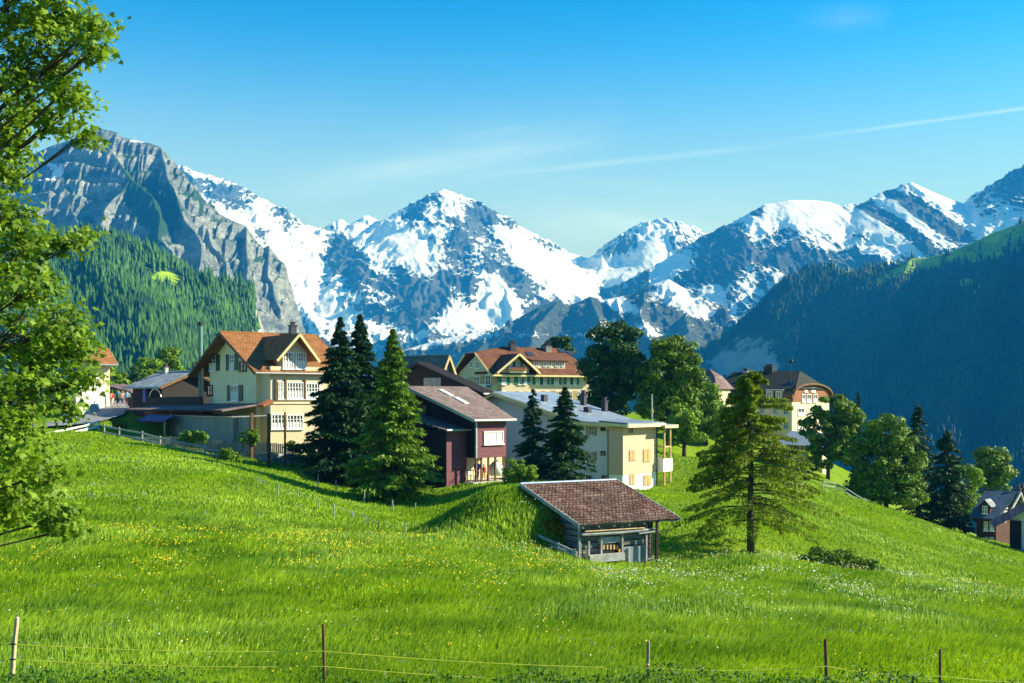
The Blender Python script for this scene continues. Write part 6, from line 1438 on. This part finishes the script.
# stepped tile courses, each tile its own small shade
m_shedt, nt, b = newmat('weathered_shed_tiles')
tc = N(nt, 'ShaderNodeTexCoord')
br = N(nt, 'ShaderNodeTexBrick', ins={'Vector': tc.outputs['Object'], 'Color1': (0.15, 0.075, 0.055, 1), 'Color2': (0.29, 0.165, 0.13, 1), 'Mortar': (0.03, 0.016, 0.014, 1), 'Scale': 1.0, 'Mortar Size': 0.013, 'Brick Width': 0.155, 'Row Height': dy_})
n1 = N(nt, 'ShaderNodeTexNoise', ins={'Vector': tc.outputs['Object'], 'Scale': 6.0, 'Detail': 8.0, 'Roughness': 0.8})
f1 = N(nt, 'ShaderNodeMapRange', ins={0: n1.outputs[0], 1: 0.48, 2: 0.64})
n2 = N(nt, 'ShaderNodeTexNoise', ins={'Vector': tc.outputs['Object'], 'Scale': 0.9, 'Detail': 6.0, 'Roughness': 0.7})
f2 = N(nt, 'ShaderNodeMapRange', ins={0: n2.outputs[0], 1: 0.35, 2: 0.65, 3: 0.6, 4: 1.3})
c = MIX(nt, f1.outputs[0], br.outputs[0], (0.36, 0.29, 0.26))
c = MIX(nt, 1.0, c, N(nt, 'ShaderNodeCombineColor', ins={0: f2.outputs[0], 1: f2.outputs[0], 2: f2.outputs[0]}).outputs[0], 'MULTIPLY')
nt.links.new(c, b.inputs['Base Color']); b.inputs['Roughness'].default_value = 0.9; b.inputs['Specular IOR Level'].default_value = 0.1
bp = N(nt, 'ShaderNodeBump', ins={'Height': n1.outputs[0], 'Strength': 0.6, 'Distance': 0.02}); nt.links.new(bp.outputs[0], b.inputs['Normal'])
mb = MB(); rr_ = random.Random(4)
ncol = 28
for i in range(NC):
    for j in range(ncol):
        t0, t1 = j/ncol, (j+1)/ncol; w0 = ea+(eb2-ea)*t0; w1 = ea+(eb2-ea)*t1
        y0_ = -0.55+dy_*i-0.04; y1_ = -0.55+dy_*(i+1)+0.03; sag = -0.05*math.sin(math.pi*(i+0.5)/NC)*math.sin(math.pi*t0)
        z0_ = ez+dz_*i+0.06+sag+rr_.uniform(-.012, .012); z1_ = ez+dz_*(i+1)+sag-0.01; g = 0.012
        wm = (w0+w1)/2
        mb.prism([(w0+g, y0_, z0_), (wm, y0_, z0_+0.028), (w1-g, y0_, z0_), (w1-g, y0_, z0_-0.05), (w0+g, y0_, z0_-0.05)], (0, y1_-y0_, z1_-z0_))
mb.build('roof_slope', m_shedt, fr.r)
plane('roof_boards', m_greywh, fr.r, [(ea+0.02, -0.5, ez-0.03), (eb2-0.02, -0.5, ez-0.03), (eb2-0.02, yr, zr-0.03), (ea+0.02, yr, zr-0.03)], 0.06)
plane('rear_slope', m_shedt, fr.r, [(ea, yr+1.6, zr-0.9), (eb2, yr+1.6, zr-0.9), (eb2, yr+0.02, zr-0.02), (ea, yr+0.02, zr-0.02)], 0.08)
MB().tube([(ea, yr, zr+0.02), (eb2, yr, zr+0.02)], 0.06, 8).build('ridge_sheet', noise_mat('blue_sheet_metal', (0.22, 0.30, 0.48), (0.30, 0.40, 0.6), 3, .5, metal=.3), fr.r)
MB().bar((ea-0.03, -0.6, ez-0.03), (ea-0.03, yr, zr-0.03), 0.04, 0.16).build('verge_board', m_silver, fr.r)
MB().bar((eb2+0.03, -0.6, ez-0.03), (eb2+0.03, yr, zr-0.03), 0.04, 0.16).build('verge_board', m_silver, fr.r)
xr_ = fr.hit('y', 0, 648, 545)[0]
wz = ez-0.10
# log walls: every second course proud
mb = MB(); nlog = 9; zb0 = -0.9
for k in range(nlog):
    z0_ = zb0+(wz-zb0)*k/nlog; z1_ = zb0+(wz-zb0)*(k+1)/nlog
    mb.box(0.1, xr_*0.98, 0.0-0.03*(k % 2), 0.16, z0_+0.01, z1_-0.012)
lw = mb.build('wall', m_greywh, fr.r)
mb = MB()
for k in range(nlog):
    z0_ = zb0+(wz-zb0)*k/nlog+0.06; z1_ = z0_+(wz-zb0)/nlog-0.02
    mb.box(0.0, 0.10, -0.14, yr, z0_, z1_).box(xr_, xr_+0.10, -0.14, yr, z0_, z1_)
mb.prism([(0.101, 0.2, wz), (0.101, yr, wz), (0.101, yr, zr-0.12)], (xr_-0.102, 0, 0))
mb.build('side_wall', m_greywh, fr.r)
def sb(name, r_, d0, d1, mat, **k):
    s0, z1 = fr.hit('y', -d0, r_[0], r_[1]); s1, z0 = fr.hit('y', -d0, r_[2], r_[3]); return MB().box(s0, s1, -d1, -d0, z0, z1).build(name, mat, fr.r)
sb('door', (623, 547, 645, 566), 0.035, 0.09, plank_mat('blue_grey_door_boards', (0.14, 0.18, 0.19), (0.36, 0.42, 0.44), (0.06, 0.07, 0.08), 0.17, vertical=True))
for px, y0_, y1_ in ((578.5, 527, 558), (600.5, 527, 556), (621.5, 525, 560), (628, 548, 566), (645.5, 524, 566), (588, 541, 556)):
    s_, z1 = fr.hit('y', -0.1, px, y0_); _, z0 = fr.hit('y', -0.1, px, y1_); MB().box(s_-0.035, s_+0.035, -0.19, -0.092, z0, z1).build('upright', m_silver, fr.r)
s0, z_ = fr.hit('y', -0.3, 582, 534.5); s1, _ = fr.hit('y', -0.3, 657, 531)
MB().tube([(s0, -0.3, z_), ((s0+s1)/2, -0.3, z_-0.03), (s1, -0.3, z_+0.02)], [0.075, 0.07, 0.06], 8).build('stored_pole', m_silver, fr.r)
MB().tube([(s0+0.1, -0.38, z_+0.12), (s1-0.7, -0.36, z_+0.10)], 0.035, 6).build('stored_pole', m_pine, fr.r)
o = sb('opening_shade', (599, 543.5, 621, 552), 0.03, 0.05, m_dark)  # near-black sheet on the logs, painted shade in place of a hole
for k in range(6):
    px = 600.5+k*3.4; s_, z1 = fr.hit('y', -0.08, px, 545); _, z0 = fr.hit('y', -0.08, px, 549.5); MB().box(s_-0.035, s_+0.035, -0.1, -0.052, z0, z1).build('yellow_slat', m_pine, fr.r)
sb('shelf_board', (587, 555, 622, 559.5), 0.12, 0.34, m_silver); sb('plank', (598, 537.5, 620, 542), 0.04, 0.08, m_silver)
s_, z_ = fr.hit('y', -0.1, 619, 550); MB().box(s_-0.05, s_+0.05, -0.16, -0.095, z_-0.2, z_+0.05).build('orange_box', noise_mat('orange_paint', (0.6, 0.25, 0.01), (0.7, 0.33, 0.02), 3, .6), fr.r)
for px, d in ((650.5, 0.1), (656, 0.45)):
    s_, z_ = fr.hit('y', -d, px, 566); MB().bar((s_, -d, -1.5), (s_+0.05, -d, ez+0.0), 0.09, 0.09).build('post', m_blackw, fr.r)
s_, z_ = fr.hit('y', -0.45, 656.5, 531); MB().bar((s_-0.9, -0.45, z_-0.05), (s_+0.1, -0.45, z_), 0.05, 0.05).build('brace', m_silver, fr.r)
for k in range(7):
    s_ = ea+0.25+k*(eb2-ea-0.5)/6; MB().bar((s_, -0.5, ez-0.12), (s_, 0.3, ez-0.12+0.8*dz_/dy_), 0.06, 0.09).build('rafter', m_silver, fr.r)

# ================================================================== fences and posts
def wire(name, pts, rad, mat, label, cat='wire', group=None, sag=0.05):
    P = []
    for a, b_ in zip(pts[:-1], pts[1:]):
        for k in range(8): t = k/8; q = Vector(a).lerp(Vector(b_), t); q.z -= sag*4*t*(1-t); P.append(q)
    P.append(Vector(pts[-1])); return tag(MB().tube(P, rad, 5).build(name, mat), label, cat, group)
m_wire = noise_mat('yellow_fence_wire', (0.60, 0.66, 0.06), (0.74, 0.78, 0.12), 5, .6)
m_oldw = noise_mat('weathered_post_wood', (0.20, 0.18, 0.15), (0.38, 0.35, 0.30), 9, .95, bump=.5, stretch=(1, 1, .3))
m_palew = noise_mat('pale_split_wood', (0.45, 0.36, 0.22), (0.62, 0.53, 0.38), 8, .9, bump=.5, stretch=(1, 1, .3), c_spot=(0.35, 0.16, 0.05), spot=(.6, .7))
FP = [(-150, 616, 0.030), (14, 617, 0.040), (324, 624, 0.028), (648, 641, 0.026), (826, 639, 0.030), (940, 649, 0.024), (1090, 655, 0.026)]
lab = ['', 'pale split wooden fence post leaning at the lower left corner', 'dark straight fence post below the big spruces', 'thin grey fence post below the hay shed', 'dark fence post below the larch, second from the right', 'short thin fence post nearest the lower right corner', '']
tops = []
for i, (px, pt, rd) in enumerate(FP):
    Yp = 18.0; p = gp(px, Yp); zt = ZA(pt, Yp); ln_ = 0.05 if i == 1 else random.uniform(-.015, .015)
    tops.append(Vector((p.x, Yp, zt)))
    if i in (0, 6): continue
    root = empty('fence_post', p, 0, lab[i], 'fence post', 'posts of the wire fence in front')
    hgt_ = zt-p.z; mb = MB(); mb.tube([(-ln_, 0, -0.3), (0, 0, hgt_*0.5), (ln_, 0, hgt_-0.02), (ln_, 0, hgt_)], [rd, rd*0.97, rd*0.9, rd*0.7], 7); mb.build('stake', m_palew if i == 1 else (m_oldw if i in (3,) else m_woodb), root)
    for hh in (0.50, 0.72):
        if hgt_*hh > 0: MB().tube([(-rd-0.01, -rd-0.005, hgt_*0.0+max(0.1, hgt_-0.42 if hh > .6 else hgt_-0.66)), (rd+0.01, -rd-0.005, max(0.1, hgt_-0.42 if hh > .6 else hgt_-0.66))], 0.012, 6).build('insulator', m_blackp, root)
wire('fence_wire', [(t.x, t.y-0.045, t.z-0.42) for t in tops], 0.007, m_wire, 'upper yellow wire of the front fence', group='wires of the front fence')
wire('fence_wire', [(t.x, t.y-0.045, t.z-0.66) for t in tops], 0.007, m_wire, 'lower yellow wire of the front fence', group='wires of the front fence')
# posts in the hollow
def post(px, py_t, py_b, Y, label, group, rd=0.05, mat=None):
    p = V(px, py_b, Y); z0 = gz(p.x, p.y); tilt = random.uniform(-.04, .04)
    o = MB().tube([(0, 0, min(z0-p.z, 0)-0.35), (tilt*0.6, 0, (ZA(py_t, Y)-p.z)*0.6), (tilt, 0, ZA(py_t, Y)-p.z)], [rd, rd*0.95, rd*0.85], 7).build('fence_post', mat or m_silver); o.location = p
    return tag(o, label, 'fence post', group)
def ground_Y(px, py, ya, yb):
    best = None
    for Y in np.linspace(ya, yb, 80):
        d = abs(gz(XA(px, Y), Y)-ZA(py, Y))
        if best is None or d < best[0]: best = (d, Y)
    return best[1]
ORD = ['first', 'second', 'third', 'fourth', 'fifth', 'sixth', 'seventh', 'eighth', 'ninth', 'tenth', 'eleventh']
q = [(260, 477, 484), (278, 484, 494), (298.5, 491, 499), (319, 500, 510), (334.5, 504, 518), (353, 511, 519), (365.5, 514, 524), (378, 522, 534), (406, 523, 537), (427, 525, 537), (452, 524, 536)]
line = []
for i, (px, a, b_) in enumerate(q):
    Y = ground_Y(px, b_, 46, 68); post(px, a, b_+2, Y, '%s post from the left in the row along the crest of the meadow' % ORD[i], 'posts along the meadow crest', 0.035, m_woodb if i in (7, 9, 10) else m_silver)
    line.append(V(px, a+1.5, Y))
wire('fence_wire', [tuple(p) for p in line[:8]], 0.008, m_silver, 'thin wire strung along the crest of the meadow', sag=0.03)
for i, (px, a, b_) in enumerate([(301.5, 460, 473), (318, 474, 489), (336, 480, 495), (364, 490, 504), (393, 500, 513), (415, 503, 514), (440, 504, 512)]):
    Y = ground_Y(px, b_, 66, 90); post(px, a, b_, Y, '%s post from the left in the row under the three spruces' % ORD[i], 'posts below the three spruces', 0.045, m_silver)
# rail fence beside the shed
root = empty('rail_fence', gp(548, 45), 0, 'short sloping rail fence left of the hay shed', 'fence'); o_ = root.location
for px, a, b_, Y in ((521.3, 523, 541, 47), (558.5, 542, 550, 45.5), (575, 549, 558, 44.8)): A = V(px, a, Y)-o_; MB().box(A.x-0.05, A.x+0.05, A.y-0.05, A.y+0.05, A.z-1.3, A.z).build('post', m_silver, root)
A = V(522.5, 528.5, 46.9)-o_; B_ = V(577, 553, 44.7)-o_; MB().bar(A, B_, 0.05, 0.10).build('rail', m_silver, root)
A = V(550, 545, 45.8)-o_; B_ = V(577, 556, 44.6)-o_; MB().bar(A, B_, 0.05, 0.07).build('rail', m_silver, root)

# wooden rail fence of the cream house, running down to the right
root = empty('rail_fence', gp(160, 86), 0, 'long two-rail weathered fence along the garden of the cream house', 'fence'); o_ = root.location
RP = [(104, 431, 90), (119, 434, 89), (142, 438, 87.5), (160, 443, 86.5), (184, 448, 85.5), (205, 452, 84.5), (217, 456, 84)]
tp = []
for px, py, Y in RP:
    A = V(px, py-6, Y)-o_; g = gz(A.x+o_.x, Y)-o_.z; MB().box(A.x-0.06, A.x+0.06, A.y-0.06, A.y+0.06, min(g, A.z-0.8)-0.3, A.z+0.08).build('post', m_silver, root); tp.append(A)
for a, b_ in zip(tp[:-1], tp[1:]):
    for dz in (-0.08, -0.55): MB().bar(a+Vector((0, -0.09, dz)), b_+Vector((0, -0.09, dz)), 0.05, 0.12).build('rail', m_silver, root)
# metal guard rail on the road
root = empty('guard_rail', gp(70, 90), 0, 'pale guard rail with grey boards on the valley side of the road', 'railing'); o_ = root.location
RP = [(-40, 452, 84), (5, 447, 86), (30, 444, 88), (52, 441, 90), (72, 437, 92), (86, 434, 94), (99, 430, 97)]
tp = []
for px, py, Y in RP:
    A = V(px, py-9, Y)-o_; MB().box(A.x-0.05, A.x+0.05, A.y-0.05, A.y+0.05, A.z-1.6, A.z+0.04).build('post', m_metal, root); tp.append(A)
for i, (a, b_) in enumerate(zip(tp[:-1], tp[1:])):
    for dz, hh in ((-0.04, 0.14), (-0.40, 0.22)): MB().bar(a+Vector((0, -0.08, dz)), b_+Vector((0, -0.08, dz)), 0.05, hh).build('rail', m_silver if i < 3 else m_whitep, root)
# picket fence in front of the cream house
root = empty('picket_fence', V(200, 449, 87.5), 0, 'low grey picket fence on the stone garden wall of the cream house', 'fence'); o_ = root.location
pk = MB(); n = 0; ends = [(132, 447, 88.5), (172, 447, 87.2), (240, 452, 88.2), (272, 453, 88.2), (300, 456, 90.2)]
for (a, za_, Ya), (b_, zb2, Yb) in zip(ends[:-1], ends[1:]):
    A = V(a, za_, Ya)-o_; B_ = V(b_, zb2, Yb)-o_; m_ = int((B_-A).length/0.17)
    for k in range(m_):
        p = A.lerp(B_, (k+0.5)/m_); pk.box(p.x-0.055, p.x+0.055, p.y-0.015, p.y+0.015, p.z-0.3, p.z+0.78+0.05*((k*7) % 3)/3)
    for dz in (0.25, 0.6): MB().bar(A+Vector((0, 0.05, dz)), B_+Vector((0, 0.05, dz)), 0.04, 0.07).build('rail', m_silver, root)
pk.build('pickets', m_greyw, root)
# tall poles
p = gp(285, 87.0); o = MB().tube([(0, 0, -0.5), (0, 0, ZA(412, 87.0)-p.z)], [0.1, 0.075], 8).build('wooden_pole', m_woodb); o.location = p; tag(o, 'plain wooden pole at the garden corner left of the spruces', 'pole')
p = gp(652, 100); root = empty('mast', p, 0, 'thin grey mast behind the metal roof, right of the chimneys', 'mast'); h_ = ZA(394, 100)-p.z
MB().tube([(0, 0, -0.5), (0, 0, h_)], [0.11, 0.06], 8).build('pole', m_metal, root); MB().tube([(0, 0, h_*0.72), (0, 0, h_*0.72+0.25)], 0.13, 8).build('lamp_box', m_pine, root)
p = V(791, 440, 152); root = empty('ball_mast', p, 0, 'thin mast with dark ball above the dark roofed hotel', 'mast'); h_ = ZA(361, 152)-p.z
MB().tube([(0, 0, -2), (0, 0, h_)], 0.045, 6).build('pole', m_darkmetal, root)
bm_ = MB(); 
for k in range(5): a0 = -1.2+k*0.6; 
bm_.tube([(0, 0, h_+0.28*math.sin(a)) for a in np.linspace(-1.5, 1.5, 9)], [max(0.02, 0.28*math.cos(a)) for a in np.linspace(-1.5, 1.5, 9)], 12); bm_.build('ball', m_blackp, root, smooth=True)
# roadside lamp post at left and stair railing by the grove
p = gp(31, 92); o = MB().tube([(0, 0, -0.4), (0, 0, ZA(402, 92)-p.z)], [0.07, 0.05], 8).build('metal_post', m_metal); o.location = p; tag(o, 'grey metal post on the road verge below the maple', 'post')
root = empty('railing', gp(850, 96), 0, 'blue-grey railing stepping down under the grove', 'railing'); o_ = root.location; tp = []
for px, py, Y in ((822, 487, 97), (836, 489, 98), (846, 494, 98), (857, 501, 98.5), (868, 507, 99), (877, 512, 99)):
    A = V(px, py-6, Y)-o_; MB().box(A.x-0.04, A.x+0.04, A.y-0.04, A.y+0.04, A.z-1.6, A.z).build('post', m_metal, root); tp.append(A)
for a, b_ in zip(tp[:-1], tp[1:]):
    for dz in (-0.03, -0.35): MB().bar(a+Vector((0, -.06, dz)), b_+Vector((0, -.06, dz)), 0.04, 0.08).build('rail', m_metal, root)

# ================================================================== patio things
def on_patio(px, x_): return FR_CH.W((x_, FR_CH.hit('x', x_, px, 480)[0], PZ_CH))
def patio_chair(loc, rz, label):
    root = empty('garden_chair', loc, rz, label, 'chair', 'white chairs on the patio')
    MB().box(-.22, .22, -.22, .22, .42, .46).build('seat', m_whitep, root); MB().box(-.22, .22, .20, .24, .46, .90).build('backrest', m_whitep, root)
    for sx in (-.19, .19):
        for sy in (-.19, .19): MB().box(sx-.02, sx+.02, sy-.02, sy+.02, 0, .42).build('leg', m_whitep, root)
patio_chair(on_patio(471, -0.9), 0.8, 'white garden chair on the patio at the near corner post')
patio_chair(on_patio(490, -0.8), -1.2, 'white garden chair on the patio beside the white parasol')
root = empty('parasol', on_patio(496, -0.5), 0, 'folded-down white parasol standing under the raised room', 'parasol')
MB().tube([(0, 0, 0), (0, 0, 1.6)], 0.025, 6).build('pole', m_metal, root)
cn = MB(); cn.tube([(0, -0.1, 0.35), (0, -0.05, 0.75), (0, 0, 1.15), (0, 0, 1.55)], [0.42, 0.62, 0.5, 0.06], 12); cn.build('canopy', m_whitep, root, smooth=True)

# ================================================================== people
m_skin = noise_mat('skin', (0.45, 0.25, 0.17), (0.55, 0.32, 0.22), 6, .6)
def person(loc, rz, label, h, top, legs, hair, pack=None, stride=0.25, group=None, arm=0.15):
    root = empty('person', loc, rz, label, 'person', group); s = h/1.75
    J = [(0, 0, .95), (0, 0, 1.15), (0, 0, 1.42), (0, 0, 1.52), (0, -.02, 1.66)]
    rad = [.14, .12, .15, .055, .095]; E = [(0, 1), (1, 2), (2, 3), (3, 4)]
    def chain(st, pts, rs):
        a = st
        for p_, r_ in zip(pts, rs): J.append(p_); rad.append(r_); E.append((a, len(J)-1)); a = len(J)-1
    for sg in (-1, 1):
        f_ = stride*sg
        chain(0, [(sg*.10, 0, .90), (sg*.11, -f_*.5, .50), (sg*.11, -f_*.6+(0.12 if sg < 0 else 0), .09), (sg*.11, -f_*.6-.12, .04)], [.09, .06, .042, .035])
        chain(2, [(sg*.19, 0, 1.40), (sg*.24, f_*.4*arm+.02, 1.12), (sg*.23, f_*arm-.12, .90), (sg*.23, f_*arm-.18, .82)], [.055, .042, .034, .03])
    me = bpy.data.meshes.new('body'); me.from_pydata([(x*s, y*s, z*s) for x, y, z in J], E, []); me.update()
    o = link('body', me, m_skin, root); o.modifiers.new('skin', 'SKIN'); o.modifiers.new('sub', 'SUBSURF').levels = 1; o.modifiers['sub'].render_levels = 2
    for v_, r_ in zip(me.skin_vertices[0].data, rad): v_.radius = (r_*s, r_*s)
    me.skin_vertices[0].data[0].use_root = True
    S = lambda *p: Vector(p)*s
    mb = MB(); mb.tube([S(0, 0, .93), S(0, 0, 1.05), S(0, 0, 1.25), S(0, 0, 1.42), S(0, 0, 1.49)], [.175*s, .165*s, .185*s, .18*s, .08*s], 12)
    for sg in (-1, 1): mb.tube([S(sg*.14, 0, 1.42), S(sg*.21, 0, 1.38), S(sg*.24, stride*sg*.4*arm+.02, 1.14)], [.075*s, .075*s, .062*s], 8)
    mb.build('shirt', top, root, smooth=True)
    mb = MB()
    for sg in (-1, 1): mb.tube([S(sg*.07, 0, 1.0), S(sg*.10, 0, .88), S(sg*.11, -stride*sg*.5, .50), S(sg*.11, -stride*sg*.58, .28 if sg > 0 else .3)], [.11*s, .115*s, .085*s, .07*s], 8)
    mb.build('trousers', legs, root, smooth=True)
    MB().tube([S(0, .01, 1.60), S(0, .015, 1.68), S(0, .01, 1.75), S(0, 0, 1.785)], [.09*s, .108*s, .085*s, .03*s], 10).build('hair', hair, root, smooth=True)
    MB().tube([S(0, -.115, 1.655), S(0, -.135, 1.635)], [.018*s, .012*s], 6).build('nose', m_skin, root)
    for sg in (-1, 1): MB().tube([S(sg*.12, -stride*sg*.6+.05, .03), S(sg*.12, -stride*sg*.6-.16, .03)], [.05*s, .04*s], 8).build('shoe', m_blackp, root)
    if pack: MB().tube([S(0, .20, 1.0), S(0, .24, 1.12), S(0, .23, 1.35), S(0, .18, 1.46)], [.10*s, .15*s, .14*s, .08*s], 10).build('backpack', pack, root, smooth=True)
    return root
def paint(name, c): return MATS.get(name) or noise_mat(name, c, tuple(min(1, v*1.25) for v in c), 5, .8)
hair = paint('dark_hair', (.03, .02, .015)); hairb = paint('light_hair', (.3, .2, .08))
WK = [(112, 122, 1.62, 'walker in red top and pale trousers, leftmost of the walking group', paint('red_shirt', (.5, .05, .08)), paint('pale_trousers', (.5, .48, .45)), hair, paint('pink_pack', (.5, .2, .3))),
      (118, 121, 1.85, 'tall walker in blue-green jacket, second from the left', paint('teal_jacket', (.02, .22, .26)), paint('black_trousers', (.02, .02, .03)), hair, paint('dark_pack', (.03, .05, .07))),
      (122.5, 125, 1.7, 'walker with red backpack between teal jacket and blue shirt', paint('white_shirt', (.6, .6, .6)), paint('blue_jeans', (.05, .09, .2)), hairb, paint('red_pack', (.55, .06, .04))),
      (127, 123, 1.75, 'walker in light blue shirt, rightmost of the walking group', paint('light_blue_shirt', (.15, .4, .55)), paint('rust_trousers', (.25, .08, .04)), hair, None)]
for i, (px, Y, h, lb, a, b_, c_, d_) in enumerate(WK):
    p = gp(px, Y); p.z += 0.22; person(p, R(180 if i % 2 else 165), lb, h*1.0, a, b_, c_, d_, group='walkers on the road')
person(on_patio(477, -0.35), R(-30), 'person in blue standing among the patio posts', 1.62, paint('blue_shirt', (.03, .09, .5)), paint('dark_trousers', (.03, .03, .06)), hair, stride=.08, group='people on the patio')
person(on_patio(484, -0.55), R(40), 'smaller person in red on the patio, right of the one in blue', 1.25, paint('red_shirt', (.5, .05, .08)), paint('yellow_trousers', (.6, .45, .05)), hairb, stride=.08, group='people on the patio')
